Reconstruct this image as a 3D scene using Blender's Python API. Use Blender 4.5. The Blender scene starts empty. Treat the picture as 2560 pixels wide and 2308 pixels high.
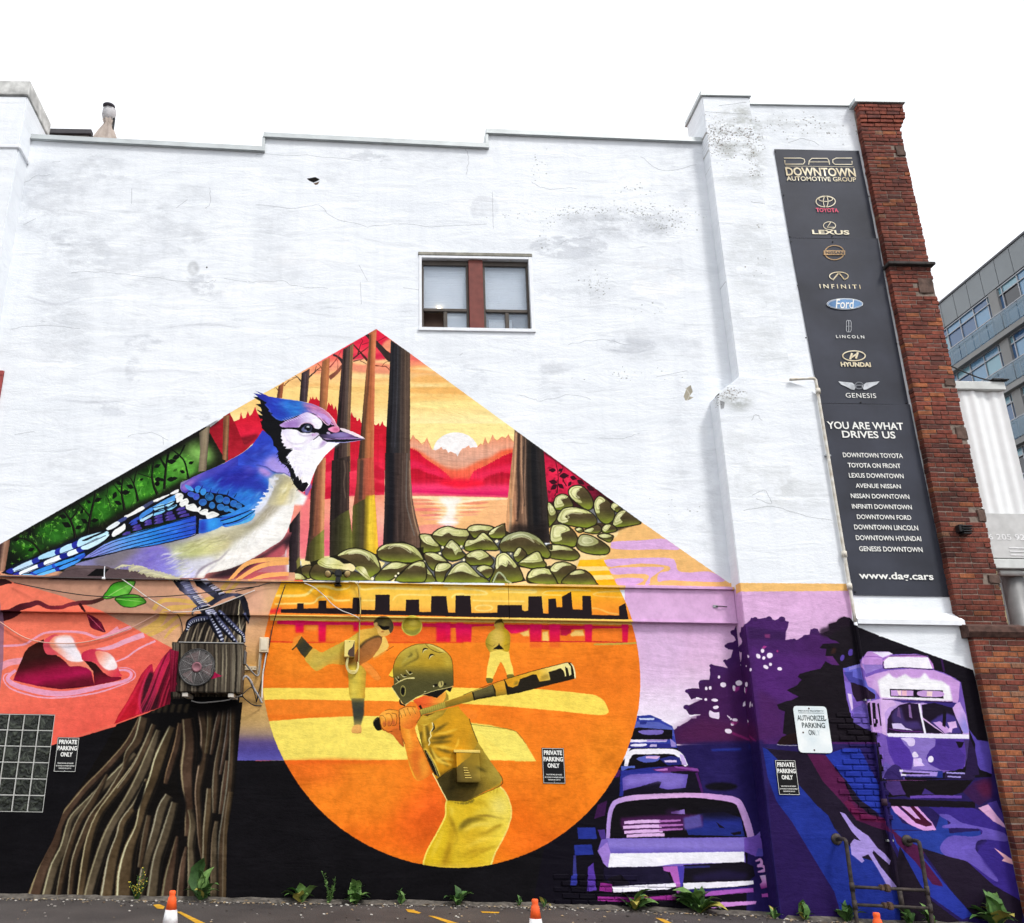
import bpy,bmesh,math,random
from mathutils import Vector,Matrix
import numpy as np
SC=bpy.context.scene; COL=SC.collection
# ---------------------------------------------------------------- camera
F_PX,PITCH,ROLL,CX,CY,CAM=2266.,math.radians(19.4),.017,925.,1154.,(0.,-12.5,1.5)
cam=bpy.data.cameras.new('camera'); cam_o=bpy.data.objects.new('camera',cam); COL.objects.link(cam_o)
cam.sensor_fit='HORIZONTAL'; cam.sensor_width=36.; cam.lens=F_PX/2560.*36.
cam.shift_x=(1280.-CX)/2560.; cam.shift_y=0.; cam.clip_end=2000.
cam_o.location=CAM
cam_o.rotation_euler=(Matrix.Rotation(math.pi/2+PITCH,3,'X') @ Matrix.Rotation(ROLL,3,'Z')).to_euler()
SC.camera=cam_o
# ---------------------------------------------------------------- overcast sky,soft sun
SUN_EL, SUN_AZ = math.radians(52), math.radians(38)
wd=bpy.data.worlds.new('World'); SC.world=wd; wd.use_nodes=True
nt=wd.node_tree; nt.nodes.clear()
sky=nt.nodes.new('ShaderNodeTexSky'); sky.sky_type='NISHITA'; sky.sun_disc=False
sky.sun_elevation=SUN_EL; sky.sun_rotation=math.pi-SUN_AZ
hs=nt.nodes.new('ShaderNodeHueSaturation'); hs.inputs['Saturation'].default_value=.25
mx=nt.nodes.new('ShaderNodeMix'); mx.data_type='RGBA'; mx.inputs['Factor'].default_value=.78
mx.inputs['B'].default_value = (9.4, 9.6, 10.0, 1)
bg=nt.nodes.new('ShaderNodeBackground'); bg.inputs['Strength'].default_value=.1
wo=nt.nodes.new('ShaderNodeOutputWorld')
nt.links.new(sky.outputs[0],hs.inputs['Color']); nt.links.new(hs.outputs[0],mx.inputs['A']); nt.links.new(mx.outputs['Result'],bg.inputs['Color']); nt.links.new(bg.outputs[0],wo.inputs['Surface'])
sl=bpy.data.lights.new('sun','SUN'); sl.energy=1.5; sl.angle=math.radians(11); sl.color=(1.,.97,.93)
so=bpy.data.objects.new('sun',sl); COL.objects.link(so)
so.rotation_euler=Vector((-math.sin(SUN_AZ)*math.cos(SUN_EL),math.cos(SUN_AZ)*math.cos(SUN_EL),-math.sin(SUN_EL))).to_track_quat('-Z','Y').to_euler()
SC.view_settings.view_transform='Standard'; SC.view_settings.look='None'; SC.view_settings.gamma=1.; SC.view_settings.exposure=.70
SC.view_settings.use_curve_mapping=False
SC.render.engine='CYCLES'; SC.cycles.max_bounces=4; SC.cycles.diffuse_bounces=3; SC.cycles.glossy_bounces=2; SC.cycles.transparent_max_bounces=6; SC.cycles.use_denoising=True; SC.cycles.use_adaptive_sampling=True; SC.cycles.adaptive_threshold=.03
# ---------------------------------------------------------------- where a point measured on the photograph lies on the plane y=const
_u=np.array([0,-math.sin(PITCH),math.cos(PITCH)]); _r=np.array([1.,0,0])
_F=np.array([0,math.cos(PITCH),math.sin(PITCH)]); _R=math.cos(ROLL)*_r+math.sin(ROLL)*_u; _U=-math.sin(ROLL)*_r+math.cos(ROLL)*_u
def back(p,y=0.):
 p=np.atleast_2d(np.array(p,float))
 D=((p[:,:1]-CX)/F_PX)*_R-((p[:,1:]-CY)/F_PX)*_U+_F
 t=(y-CAM[1])/D[:,1:2]
 return (np.array(CAM)+D*t)[:,[0,2]]
def at(px,py,y=0.): q=back([(px,py)],y)[0]; return float(q[0]),float(q[1])
# ---------------------------------------------------------------- painter: fills shapes into an in-memory texture (no files)
import numpy as np
class Canvas:
 def __init__(s,w,h,fn,ppu):
  s.w, s.h, s.fn, s.k = w, h, fn, ppu
  s.c=np.ones((h,w,3),np.float32); s.al=np.zeros((h,w),np.float32)
  rg=np.random.default_rng(5)
  def nz(sx,sy):
   g=rg.random((max(4,int(h/sy))+2,max(4,int(w/sx))+2)).astype(np.float32)
   yy=np.linspace(0,g.shape[0]-1.001,h); xx=np.linspace(0,g.shape[1]-1.001,w)
   y0=yy.astype(int); x0=xx.astype(int); fy=(yy-y0)[:,None].astype(np.float32); fx=(xx-x0)[None].astype(np.float32)
   r=g[y0]*(1-fy)+g[y0+1]*fy
   return r[:,x0]*(1-fx)+r[:,x0+1]*fx
  k=ppu
  s.nz={'i': nz(60*k,60*k)*.4+nz(22*k,22*k)*.35+nz(7*k,7*k)*.25-.5,
    'v': nz(7*k,160*k)*.45+nz(3.2*k,90*k)*.4+nz(5*k,9*k)*.15-.5,
    'h': nz(160*k,9*k)*.5+nz(60*k,4*k)*.35+nz(9*k,5*k)*.15-.5,
    'p': nz(110*k,46*k)*.36+nz(36*k,16*k)*.3+nz(12*k,7*k)*.2+nz(4*k,3*k)*.14-.5,
    'f': nz(5*k,5*k)*.5+nz(2.6*k,2.6*k)*.5-.5}
CV=[]; TR=[0.,0.,1.]; CL=[]
def reg(x0,y0,x1,W): TR[:]=[x0,y0,(x1-x0)/W]
def P(s):
 if isinstance(s,str):
  v=np.array(s.replace(',',' ').split(),float).reshape(-1,2)
 else: v=np.array(s,float).reshape(-1,2)
 return v
def tr(v): return v*TR[2]+np.array(TR[:2])
def crom(v,closed=True,n=6):
 m=len(v)
 if m<3: return v
 if closed: a,b,c,d=np.roll(v,1,0),v,np.roll(v,-1,0),np.roll(v,-2,0)
 else:
  e=np.vstack([v[:1],v,v[-1:]]); a,b,c,d=e[:-3],e[1:-2],e[2:-1],e[3:]
 t=(np.arange(n)/n)[None,:,None]
 a,b,c,d=(q[:,None,:] for q in (a,b,c,d))
 r=.5*(2*b+(c-a)*t+(2*a-5*b+4*c-d)*t**2+(3*b-3*c+d-a)*t**3)
 r=r.reshape(-1,2)
 return r if closed else np.vstack([r,v[-1:]])
def col(c): return np.array([int(c[i:i+2],16)/255 for i in (1,3,5)],np.float32)
SS=4
def raster(rings,w,h,pad=0):
 al=np.vstack(rings)
 x0=max(0,int(math.floor(al[:,0].min()))-pad); x1=min(w,int(math.ceil(al[:,0].max()))+2+pad)
 y0=max(0,int(math.floor(al[:,1].min()))-pad); y1=min(h,int(math.ceil(al[:,1].max()))+1+pad)
 if x1<=x0 or y1<=y0: return None
 bw,bh=x1-x0,y1-y0
 acc=np.zeros(bh*SS*(bw+2),np.float32)
 for v in rings:
  p=v-np.array([x0,y0]); q=np.roll(p,-1,0)
  ya,yb=p[:,1]*SS-.5,q[:,1]*SS-.5
  sg=np.where(yb>ya,1.,-1.)
  lo=np.clip(np.ceil(np.minimum(ya,yb)),0,bh*SS).astype(int); hi=np.clip(np.ceil(np.maximum(ya,yb)),0,bh*SS).astype(int)
  n=hi-lo; ok=n>0
  if not ok.any(): continue
  n=n[ok]; idx=np.repeat(np.nonzero(ok)[0],n)
  row=np.arange(n.sum())-np.repeat(np.cumsum(n)-n,n)+np.repeat(lo[ok],n)
  t=(row-ya[idx])/(yb[idx]-ya[idx])
  x=np.clip(p[idx,0]+(q[idx,0]-p[idx,0])*t,0,bw)
  xi=x.astype(int); f=x-xi; s_=sg[idx]
  base=row*(bw+2)+xi
  acc+=np.bincount(base,s_*(1-f),len(acc)).astype(np.float32)
  acc+=np.bincount(base+1,s_*f,len(acc)).astype(np.float32)
 m=np.abs(np.cumsum(acc.reshape(bh*SS,bw+2),1))[:,:bw]
 m=np.minimum(m,1).reshape(bh,SS,bw).mean(1)
 return y0,x0,m
def blur(m,r):
 r=int(round(r))
 if r<1: return m
 for ax in (0,1):
  for _ in range(2):
   p=np.pad(m,[(r+1,r) if a==ax else (0,0) for a in (0,1)],mode='edge')
   c=np.cumsum(p,ax,dtype=np.float64)
   m=((np.take(c,range(2*r+1,c.shape[ax]),ax)-np.take(c,range(0,c.shape[ax]-2*r-1),ax))/(2*r+1)).astype(np.float32)
 return m
def shade(cv,c,y0,x0,hh,ww,mid=(0,0)):
 if isinstance(c,str): return col(c)
 k=c[0]; cs=np.array([col(x) for x in c[-1]])
 yy,xx=np.mgrid[y0:y0+hh,x0:x0+ww].astype(np.float32)
 if k=='l':
  q=tr(P([c[1],c[2]])); v,h=c[1][0]==c[2][0],c[1][1]==c[2][1]
  if v: q[:,0]=mid[0]
  if h: q[:,1]=mid[1]
  a,b=cv.fn(q); d=b-a
  t=(yy-a[1])/d[1] if v else (xx-a[0])/d[0] if h else ((xx-a[0])*d[0]+(yy-a[1])*d[1])/(d @ d)
 else:
  a,b=cv.fn(tr(P([c[1],(c[1][0]+c[2],c[1][1])])))
  t=np.hypot(xx-a[0],yy-a[1])/max(abs(b[0]-a[0]),1e-3)
 t=np.clip(t,0,1)*(len(cs)-1); i=np.minimum(t.astype(int),len(cs)-2); f=(t-i)[...,None]
 return cs[i]*(1-f)+cs[i+1]*f
class clip:
 """restrict following fills to a polygon (crop coords of the moment)"""
 def __init__(s,pts,sm=0,raw=False):
  v=P(pts); v=crom(v) if sm else v
  s.v=v if raw else tr(v)
 def __enter__(s): CL.append({id(c): raster([c.fn(s.v)],c.w,c.h) for c in CV})
 def __exit__(s,*a): CL.pop()
def put(rings,c,a=1.,b=0.,n=0.,nt='i',pt=0.):
 """rings: list of native-px outlines"""
 for cv in CV:
  R=raster([cv.fn(v) for v in rings],cv.w,cv.h,int(b*cv.k*2.2)+1 if b else 0)
  if R is None: continue
  y0,x0,m=R
  if b: m=blur(m,b*cv.k)
  hh,ww=m.shape
  for cl in CL:
   q=cl[id(cv)]
   if q is None: m=m*0; break
   cm=np.zeros_like(m); Y0,X0=max(y0,q[0]),max(x0,q[1]); Y1,X1=min(y0+hh,q[0]+q[2].shape[0]),min(x0+ww,q[1]+q[2].shape[1])
   if Y1>Y0 and X1>X0: cm[Y0-y0:Y1-y0,X0-x0:X1-x0]=q[2][Y0-q[0]:Y1-q[0],X0-q[1]:X1-q[1]]
   m=m*cm
  s=shade(cv,c,y0,x0,hh,ww,(rings[0].min(0)+rings[0].max(0))/2)
  if n: s=s*(1+n*cv.nz[nt][y0:y0+hh,x0:x0+ww])[...,None]+.25*n*cv.nz[nt][y0:y0+hh,x0:x0+ww][...,None]
  if pt: m=m*np.clip(cv.nz['p'][y0:y0+hh,x0:x0+ww]*pt+.45,0,1)
  m=(m*a).astype(np.float32); C=cv.c[y0:y0+hh,x0:x0+ww]
  A=cv.al[y0:y0+hh,x0:x0+ww]; Ao=A+m*(1-A)
  w=(m/np.maximum(Ao,1e-5))[...,None]
  C[:]=C*(1-w)+s*w; A[:]=Ao
def F(pts,c,sm=0,a=1.,b=0.,n=0.,nt='i'):
 v=P(pts); v=crom(v) if sm else v
 put([tr(v)],c,a,b,n,nt)
def ST(pts,w,c,sm=1,a=1.,b=0.,n=0.,nt='i',cap=True):
 """stroke; w = width or list of widths along it, in crop px"""
 v=P(pts); v=crom(v,False) if sm and len(v)>2 else v
 v=tr(v); L=np.concatenate([[0],np.cumsum(np.hypot(*np.diff(v,axis=0).T))]); t=L/max(L[-1],1e-6)
 ws=np.atleast_1d(np.array(w,float)); ws=np.interp(t,np.linspace(0,1,len(ws)),ws)*TR[2]/2 if len(ws)>1 else np.full(len(v),ws[0]*TR[2]/2)
 d=np.gradient(v,axis=0); d /= np.maximum(np.hypot(*d.T),1e-6)[:,None]; nn=np.stack([-d[:,1],d[:,0]],1)
 l,r=v+nn*ws[:,None],v-nn*ws[:,None]
 put([np.vstack([l,r[::-1]])],c,a,b,n,nt)
def EL(cx,cy,rx,ry,c,rot=0.,a=1.,b=0.,n=0.,nt='i',pt=0.):
 t=np.linspace(0,2*math.pi,49)[:-1]; e=np.stack([np.cos(t)*rx,np.sin(t)*ry],1)
 R_=np.array([[math.cos(rot),math.sin(rot)],[-math.sin(rot),math.cos(rot)]]); e=e @ R_+np.array([cx,cy])
 put([tr(e)],c,a,b,n,nt,pt)
def RING(cx,cy,rx,ry,w,c,rot=0.,a=1.,b=0.):
 t=np.linspace(0,2*math.pi,49); R_=np.array([[math.cos(rot),math.sin(rot)],[-math.sin(rot),math.cos(rot)]])
 e=np.stack([np.cos(t)*rx,np.sin(t)*ry],1) @ R_+np.array([cx,cy])
 ST(e,w,c,sm=0,a=a,b=b)
RG=random.Random(11)
def HATCH(p0,p1,n,spread,length,ang,w,cols,a=.7,b=0.,jit=.25):
 """n brush hairs spread round the segment p0-p1"""
 for i in range(n):
  t=RG.random(); x=p0[0]+(p1[0]-p0[0])*t+RG.uniform(-1,1)*spread; y=p0[1]+(p1[1]-p0[1])*t+RG.uniform(-1,1)*spread
  A=math.radians(ang+RG.uniform(-1,1)*60*jit); L=length*RG.uniform(.5,1.2)
  dx,dy=math.cos(A)*L,math.sin(A)*L
  ST([(x,y),(x+dx*.5+RG.uniform(-.1,.1)*L,y+dy*.5+RG.uniform(-.1,.1)*L),(x+dx,y+dy)],[w*.3,w,w*.1],RG.choice(cols),a=a,b=b)
def JAG(pts,amp,step,lean=0.):
 """feathery zig-zag along a polyline (crop px)"""
 v=crom(P(pts),False,10); L=np.concatenate([[0],np.cumsum(np.hypot(*np.diff(v,axis=0).T))])
 n=max(3,int(L[-1]/step)); t=np.linspace(0,L[-1],n*2+1)
 q=np.stack([np.interp(t,L,v[:,0]),np.interp(t,L,v[:,1])],1); d=np.gradient(q,axis=0); d /= np.maximum(np.hypot(*d.T),1e-6)[:,None]
 nn=np.stack([-d[:,1],d[:,0]],1)
 for i in range(1,len(q),2): q[i]+=nn[i]*amp*RG.uniform(.5,1.3)+d[i]*lean*amp
 return q
def TREES(x0,x1,y0,y1,n,hmin,hmax,base):
 """spiky conifer skyline from x0..x1 following y0..y1, closed down to base"""
 pts=[(x0,base)]
 for i in range(n):
  t=(i+.5)/n; x=x0+(x1-x0)*t; y=y0+(y1-y0)*t; h=RG.uniform(hmin,hmax); hw=abs(x1-x0)/n/2
  s=1 if x1>x0 else -1
  pts+=[(x-s*hw,y+h*.1),(x-s*hw*.55,y-h*.25),(x-s*hw*.6,y-h*.2),(x-s*hw*.3,y-h*.6),(x-s*hw*.35,y-h*.52),(x,y-h),(x+s*hw*.35,y-h*.52),(x+s*hw*.3,y-h*.6),(x+s*hw*.6,y-h*.2),(x+s*hw*.55,y-h*.25)]
 pts+=[(x1,y1),(x1,base)]
 return pts
def LEAF(x,y,L,ang,c,w=.32,a=1.):
 A=math.radians(ang); e=[]
 for t,s in [(0,0),(.25,w*.75),(.5,w),(.75,w*.6),(1,0),(.75,-w*.6),(.5,-w),(.25,-w*.75)]:
  e.append((x+L*(t*math.cos(A)-s*math.sin(A)*.9),y+L*(t*math.sin(A)+s*math.cos(A)*.9)))
 F(e,c,sm=1,a=a)
# ---------------------------------------------------------------- mural: gable picture (forest,lake,sun,stones)
def mural_upper():
 TR[:]=[0,0,1]
 HOUSE='-40 1383 0 1360 942 821.5 1605 1304 1832 1462 1860 1490 -40 1490'
 with clip(HOUSE):
  F('560 800 1400 800 1400 1350 560 1350',('l',(900,830),(905,1080),['#e32347','#e62c4c','#f4806a','#fbc98a','#fbd98c','#f9d184','#fde6a2','#fdeeb4']),n=.06,nt='h')
  reg(640,810,1020,1976)
  for q,c,a in [('1260 470 1400 440 1560 470 1760 430 1760 520 1560 500 1400 530 1260 500','#fbdc9a',.8),('1260 545 1430 530 1560 560 1760 540 1760 640 1540 640 1260 600','#f3977a',.75),
      ('960 500 1110 470 1110 560 960 600','#f6a58c',.6),('700 590 860 560 860 630 700 640','#f08a70',.5),('1250 380 1460 400 1460 440 1250 460','#d81f4e',.7),
      ('1560 380 1750 370 1750 440 1560 450','#d01c46',.8),('1250 640 1760 660 1760 710 1250 700','#fde2a0',.8),('950 770 1110 800 1110 850 950 840','#f3bd72',.6),
      ('360 740 560 730 560 800 360 830','#f3bf7a',.5),('1250 800 1740 790 1740 850 1250 880','#f6c678',.7),('690 780 840 770 840 800 690 810','#eeb06a',.6),('1250 900 1730 890 1730 950 1250 960','#f5c87e',.5),
      ('1540 700 1740 690 1740 740 1540 750','#f0b068',.4)]:
   F(q,c,sm=1,a=a,b=3,n=.1,nt='h')
  reg(960,800,1340,2019)
  for q,c,a in [('0 300 150 220 330 210 360 300 560 330 620 420 360 400 0 420','#f6b583',.8),('360 330 460 350 640 400 700 470 520 440 360 430','#e63a56',.9),('360 450 560 480 760 540 830 590 560 560 360 540','#f08f70',.85),
      ('360 480 500 500 640 530 740 560 560 545 360 525','#e25a5c',.7),('360 620 560 600 760 640 940 700 700 700 360 690','#f4b46c',.85),('400 760 620 730 860 770 1050 790 760 830 400 820','#f3b668',.75),
      ('360 900 700 880 1100 900 1300 990 800 980 360 960','#f2b565',.8),('360 1010 700 990 1000 1010 700 1050 360 1050','#f4be70',.5),('360 640 600 630 860 690 560 660','#fde7ac',.8),('360 860 560 850 840 870 560 880','#fde9ae',.7),
      ('360 1090 900 1070 1400 1090 1500 1150 1000 1160 360 1150','#fdea9c',.8)]:
   F(q,c,sm=1,a=a,b=2.5,n=.12,nt='h')
  for x,y in [(420,700),(520,690),(640,705),(760,720),(880,740),(470,830),(600,815),(740,830),(900,850),(1020,880),(560,960),(700,950),(860,960)]:
   RING(x,y+40,62,40,6,'#e8a85c',a=.35,b=.8)
  reg(600,950,940,1996)
  F('-700 1400 -700 900 -300 700 0 570 10 520 22 465 35 520 50 560 90 545 105 500 122 455 140 500 150 525 180 500 205 450 228 390 250 450 275 500 300 520 420 700 420 1500','#cf1a34',n=.12,nt='v')
  F('-300 760 0 620 200 560 320 640 320 900 0 1080 -300 1100',('l',(0,560),(0,1000),['#da1f38','#e62446','#b01c30']),a=.9,b=4,n=.15)
  F('-420 960 -200 820 40 830 260 780 240 860 60 980 -100 1040 -300 1120','#7d1626',sm=1,a=.85,b=4)
  for q in ['-380 980 -150 860 60 900 150 860','-330 1040 -100 930 100 950 200 900','-300 1090 -60 1000 60 1010']:
   ST(q,[4,26,6],'#c23a3a',a=.55,b=2);
  ST('-350 1010 -120 890 80 920',[4,22,6],'#3a0a12',a=.6,b=2)
  reg(640,810,1020,1976)
  F('690 1010 705 985 715 940 725 975 735 965 745 935 757 975 775 975 790 938 803 975 822 990 835 1000 835 1400 690 1400','#c8182f')
  F('905 1100 930 1100 940 1040 953 1013 968 1045 978 1060 992 1028 1008 1075 1020 1110 1030 1085 1042 1062 1052 1100 1062 1130 1080 1800 905 1800','#c8182f')
  F('1190 1200 1235 1205 1240 1170 1250 1138 1263 1180 1280 1205 1293 1215 1306 1205 1318 1255 1335 1250 1350 1213 1362 1250 1372 1280 1380 1282 1380 1900 1190 1900','#cc1a30')
  F('1530 1310 1550 1300 1560 1312 1585 1300 1602 1282 1615 1325 1632 1300 1650 1258 1666 1305 1680 1318 1692 1330 1720 1340 1720 1900 1530 1900','#cc1a30')
  reg(680,1150,1060,2019)
  F('350 -350 1500 -350 1500 480 350 560',('l',(900,-200),(900,500),['#cc1a32','#e02444','#ee3052','#e01c3c','#d81a48']),a=.92,n=.18,nt='v')
  for q in ['720 60 820 20 860 90 800 140 700 150','1030 10 1110 0 1140 80 1090 140 1030 130','1370 70 1430 90 1500 130 1500 250 1370 230','720 380 800 360 800 500 720 500','1370 300 1500 330 1500 420 1370 400']:
   F(q,'#c01432',sm=1,a=.75,b=2)
  for q in ['720 190 820 170 820 300 720 330','1030 150 1140 150 1140 330 1030 360']:
   F(q,'#f23a5a',sm=1,a=.5,b=6)
  F('200 520 720 515 1000 478 1500 455 1500 1330 200 1330',('l',(800,480),(800,1300),['#f4907c','#f7a08a','#f08484','#ee7a86','#f6b0a0']),n=.08,nt='h')
  F('380 640 470 420 520 400 500 1280 380 1300','#f07a80',a=.8,b=4)
  F('1020 480 1100 470 1100 640 1060 900 1030 650','#f8c0a0',a=.8,b=4)
  F('1380 470 1500 465 1500 1120 1420 1130',('l',(1440,470),(1440,1130),['#f4a07e','#f8bca2','#f09090']),a=.9)
  F('700 1060 760 1050 780 1270 700 1280','#e8607c',a=.8,b=4)
  reg(960,1020,1340,2019)
  F('340 200 1740 200 1740 720 340 720',('l',(0,200),(0,620),['#fce89a','#fce79a','#fbe29a']),a=.85,n=.05,nt='h')
  EL(960,575,300,258,'#f6f2f0',n=.05)
  F('340 1200 340 420 370 400 392 352 420 400 450 410 500 470 520 480 548 450 560 430 578 385 592 440 610 500 640 545 690 555 740 535 765 510 790 545 830 540 860 590 890 570 930 590 960 600 985 640 1010 580 1050 530 1080 525 1135 490 1150 525 1200 515 1245 520 1290 470 1320 490 1350 382 1375 460 1400 470 1430 420 1452 345 1475 410 1510 430 1575 375 1620 400 1660 340 1680 400 1710 440 1740 450 1740 1200',('l',(0,420),(0,800),['#e59a78','#e8ac90','#dca890','#e0a083']),n=.18,nt='v')
  for q in ['340 440 370 410 392 356 420 400 500 470 548 450 578 390 592 440 640 545','1245 520 1290 470 1320 490 1350 386 1375 460 1400 470 1452 350 1475 410 1510 430 1575 375 1620 400 1660 345 1680 400 1730 450']:
   ST(q,8,'#e07a4e',sm=0,a=.8)
  F('340 1200 340 520 420 540 520 590 640 670 760 750 860 800 960 815 1080 800 1180 740 1280 690 1420 650 1560 560 1700 530 1740 530 1740 1200',('l',(0,560),(0,950),['#e9603c','#ee7850','#f06a4c','#f4604e']),b=5,n=.2,nt='v')
  F(JAG('340 1000 340 560 405 540 470 575 530 640 600 690 680 740 740 780 800 830 860 880 900 940 900 1200 340 1200',14,30),('l',(340,560),(800,960),['#cc1230','#d8143a','#ee2848']),n=.2,nt='v')
  F('340 690 430 690 520 740 600 790 700 800 800 880 820 940 600 880 480 800 340 800','#ee2a5c',a=.75,b=5)
  F(JAG('1120 1000 1160 880 1220 810 1300 780 1380 740 1460 690 1560 640 1640 600 1720 580 1740 590 1740 1200 1120 1200',16,34),('l',(1700,560),(1250,960),['#c80f30','#d61538','#ee2c50']),n=.2,nt='v')
  F('1180 900 1300 850 1440 800 1560 760 1740 720 1740 840 1560 860 1380 910 1260 950','#f0305e',a=.7,b=6)
  F(JAG('340 1120 340 830 450 800 560 845 680 875 760 910 860 950 900 1000 900 1160 340 1160',16,32),('l',(0,820),(0,1040),['#b80f2c','#c81432','#e82a56']),n=.2,nt='v',b=.6)
  F(JAG('1230 1100 1320 950 1390 890 1470 870 1570 840 1660 860 1740 850 1740 1140 1230 1140',16,34),('l',(0,850),(0,1040),['#b81030','#c41432','#e02a50']),n=.2,nt='v',b=.6)
  F('780 960 900 940 1300 960 1300 1050 1000 1070 760 1020','#f41a3c',sm=1,b=6)
  F('340 1010 700 1000 1000 1060 1400 1020 1740 1010 1740 1190 340 1150',('l',(0,1000),(0,1170),['#f03866','#f23c70','#e8246a','#e23a70']),b=5,n=.1,nt='h')
  ST('400 1110 700 1105 1000 1130 1400 1140 1640 1165',[4,12,14,10],'#c81458',a=.7,b=1)
  F('340 1120 700 1140 1100 1160 1660 1170 1660 1190 340 1175','#f0807c',a=.8,b=3)
  F('340 1160 1660 1185 1660 1720 340 1720',('l',(400,1180),(1300,1650),['#f2a07a','#f5b27c','#f8c484','#f8bd86']),n=.06,nt='h')
  F('340 1165 900 1170 1640 1190 1600 1212 1300 1225 1000 1245 800 1240 600 1210 340 1195','#fbe6b4',sm=1,b=1)
  F('640 1220 1100 1210 1010 1330 1060 1400 980 1500 700 1500 760 1400 740 1300','#fbd6a0',sm=1,a=.9,b=6)
  for q,c in [('340 1200 560 1205 640 1222 540 1235 340 1230','#ee9a7a'),('340 1250 600 1255 700 1268 560 1280 340 1270','#ee8f78'),('400 1330 640 1320 760 1335 700 1360 500 1365 400 1350','#ee7f78'),('500 1415 680 1400 770 1415 680 1432 500 1430','#ee8a82'),('560 1470 720 1462 800 1470 700 1482 560 1480','#ee9088'),
                     ('1040 1258 1200 1240 1400 1240 1300 1272 1120 1275','#ee9072'),('1080 1325 1200 1312 1400 1310 1260 1332','#ee9a7a'),('1000 1385 1100 1365 1300 1370 1160 1390','#ee8f74'),('960 1420 1200 1400 1260 1415 1040 1430','#f4a888'),('860 1470 940 1460 1000 1470 920 1480','#e8a0a0'),
                     ('480 1560 700 1540 960 1570 800 1640 500 1660','#f29a8c')]:
   F(q,c,sm=1,a=.85,b=1.2)
  for q,w in [('380 1240 640 1240 800 1250 1000 1245 1300 1215 1600 1196',[2,10,34,30,12,3]),('540 1290 760 1292 1000 1290 1240 1290',[2,16,22,3]),('620 1345 860 1350 1150 1345 1350 1340',[2,20,14,2]),('640 1385 820 1390 1000 1390',[2,22,4]),('620 1440 850 1440 1060 1440',[2,24,3]),('600 1475 850 1480 1040 1470',[2,12,2])]:
   ST(q,w,'#fdf0cc',a=.95,b=.8)
  F('740 1190 1040 1195 960 1290 960 1400 920 1460 1000 1520 900 1555 800 1540 720 1525 770 1470 830 1400 840 1320','#fcf6f0',sm=1,a=.85,b=4)
  ST('700 1515 860 1510 1000 1512',[3,34,3],'#fffdfc',b=1); ST('740 1545 870 1545 960 1548',[2,14,2],'#f4e8f4',b=1)
  reg(640,810,1020,1976)
  for q,w,c in [('1270 480 1360 460 1420 430',[16,8,4],'#5a3028'),('1360 470 1450 520',[10,5],'#6a382c'),('1260 250 1360 360 1455 470',[14,20,34],'#4a2824'),('1265 450 1340 390 1470 290',[22,14,8],'#5a2c26'),('1330 390 1360 280 1390 220 1370 185',[16,10,6,4],'#4a2420'),('1385 265 1475 235',[8,4],'#4a2420'),('1355 370 1400 400',[10,6],'#4a2420'),
      ('1440 130 1580 260 1700 390 1770 450',[40,60,70,110],'#3a2c2a'),('1580 225 1700 160',[10,6],'#6a1a28'),('1550 535 1640 545 1700 550 1745 600',[14,10,12,8],'#7a3a2c'),('1645 545 1680 500 1735 475',[8,6,5],'#7a3a2c'),
      ('1010 395 1080 430 1140 500',[26,30,46],'#3a2c30'),('960 700 1060 620 1130 530',[60,44,30],'#8a5240'),('1065 600 1070 520 1060 460',[10,6,4],'#a04a40'),('960 560 1040 470 1110 350',[18,10,4],'#9a3a3a'),('690 690 770 620 800 590 850 555',[22,16,12,6],'#3a2a2c'),('770 620 790 540',[8,4],'#3a2a2c'),('800 595 860 600',[8,4],'#5a3a34'),
      ('880 590 820 520 800 500',[34,12,6],'#a0603c'),('590 740 550 690 515 665',[18,12,8],'#3a2a2c'),('540 690 480 690',[6,3],'#4a3230'),('370 800 430 740 530 690',[16,9,4],'#8a5838'),('420 745 440 715',[6,3],'#8a5838'),('480 720 490 690',[5,3],'#8a5838'),('295 860 270 825 240 830',[14,7,4],'#7a4a34')]:
   ST(q,w,c,n=.2,nt='v')
  def trunk(q,base,lines,dark,light,n=.3):
   F(q,base,n=n,nt='v')
   with clip(q):
    for s,w,c,a in lines: ST(s,w,c,a=a,b=1.2)
  trunk('300 800 370 755 345 960 275 960',('l',(285,0),(365,0),['#5a3830','#8a5038','#b0683c']),[],0,0)
  trunk('600 635 705 575 690 780 670 1010 570 1010 588 780',('l',(580,0),(700,0),['#2a2024','#3c3036','#4a3a3e','#5c4440']),[('650 640 632 1000',10,'#8a7678',.5),('690 600 672 1000',12,'#7a5c50',.6)],0,0)
  trunk('870 480 965 430 955 700 925 1120 830 1070 845 700',('l',(840,0),(960,0),['#6a4030','#94603e','#b87448','#a86444']),[('945 450 935 1100',8,'#d08850',.5)],0,0)
  reg(640,810,1020,1976)
  trunk('1140 325 1275 245 1255 640 1238 1100 1228 1470 1235 1920 1000 1920 1040 1470 1080 1000 1110 640',('l',(1060,900),(1250,900),['#2a1e22','#3c2c2e','#4a3a36','#54443c','#8a6844']),
              [('1165 330 1140 700 1100 1200 1060 1800',14,'#14100f',.7),('1200 300 1180 700 1150 1300 1120 1800',10,'#7a6a62',.45),('1240 270 1225 700 1205 1200 1200 1800',16,'#b08a64',.65),('1262 260 1248 700 1232 1100 1225 1800',7,'#c89a6a',.8),('1215 300 1195 800 1180 1300',6,'#8a8078',.5),('1100 1000 1080 1400 1060 1800',26,'#1a1416',.6)],0,0)
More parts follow.
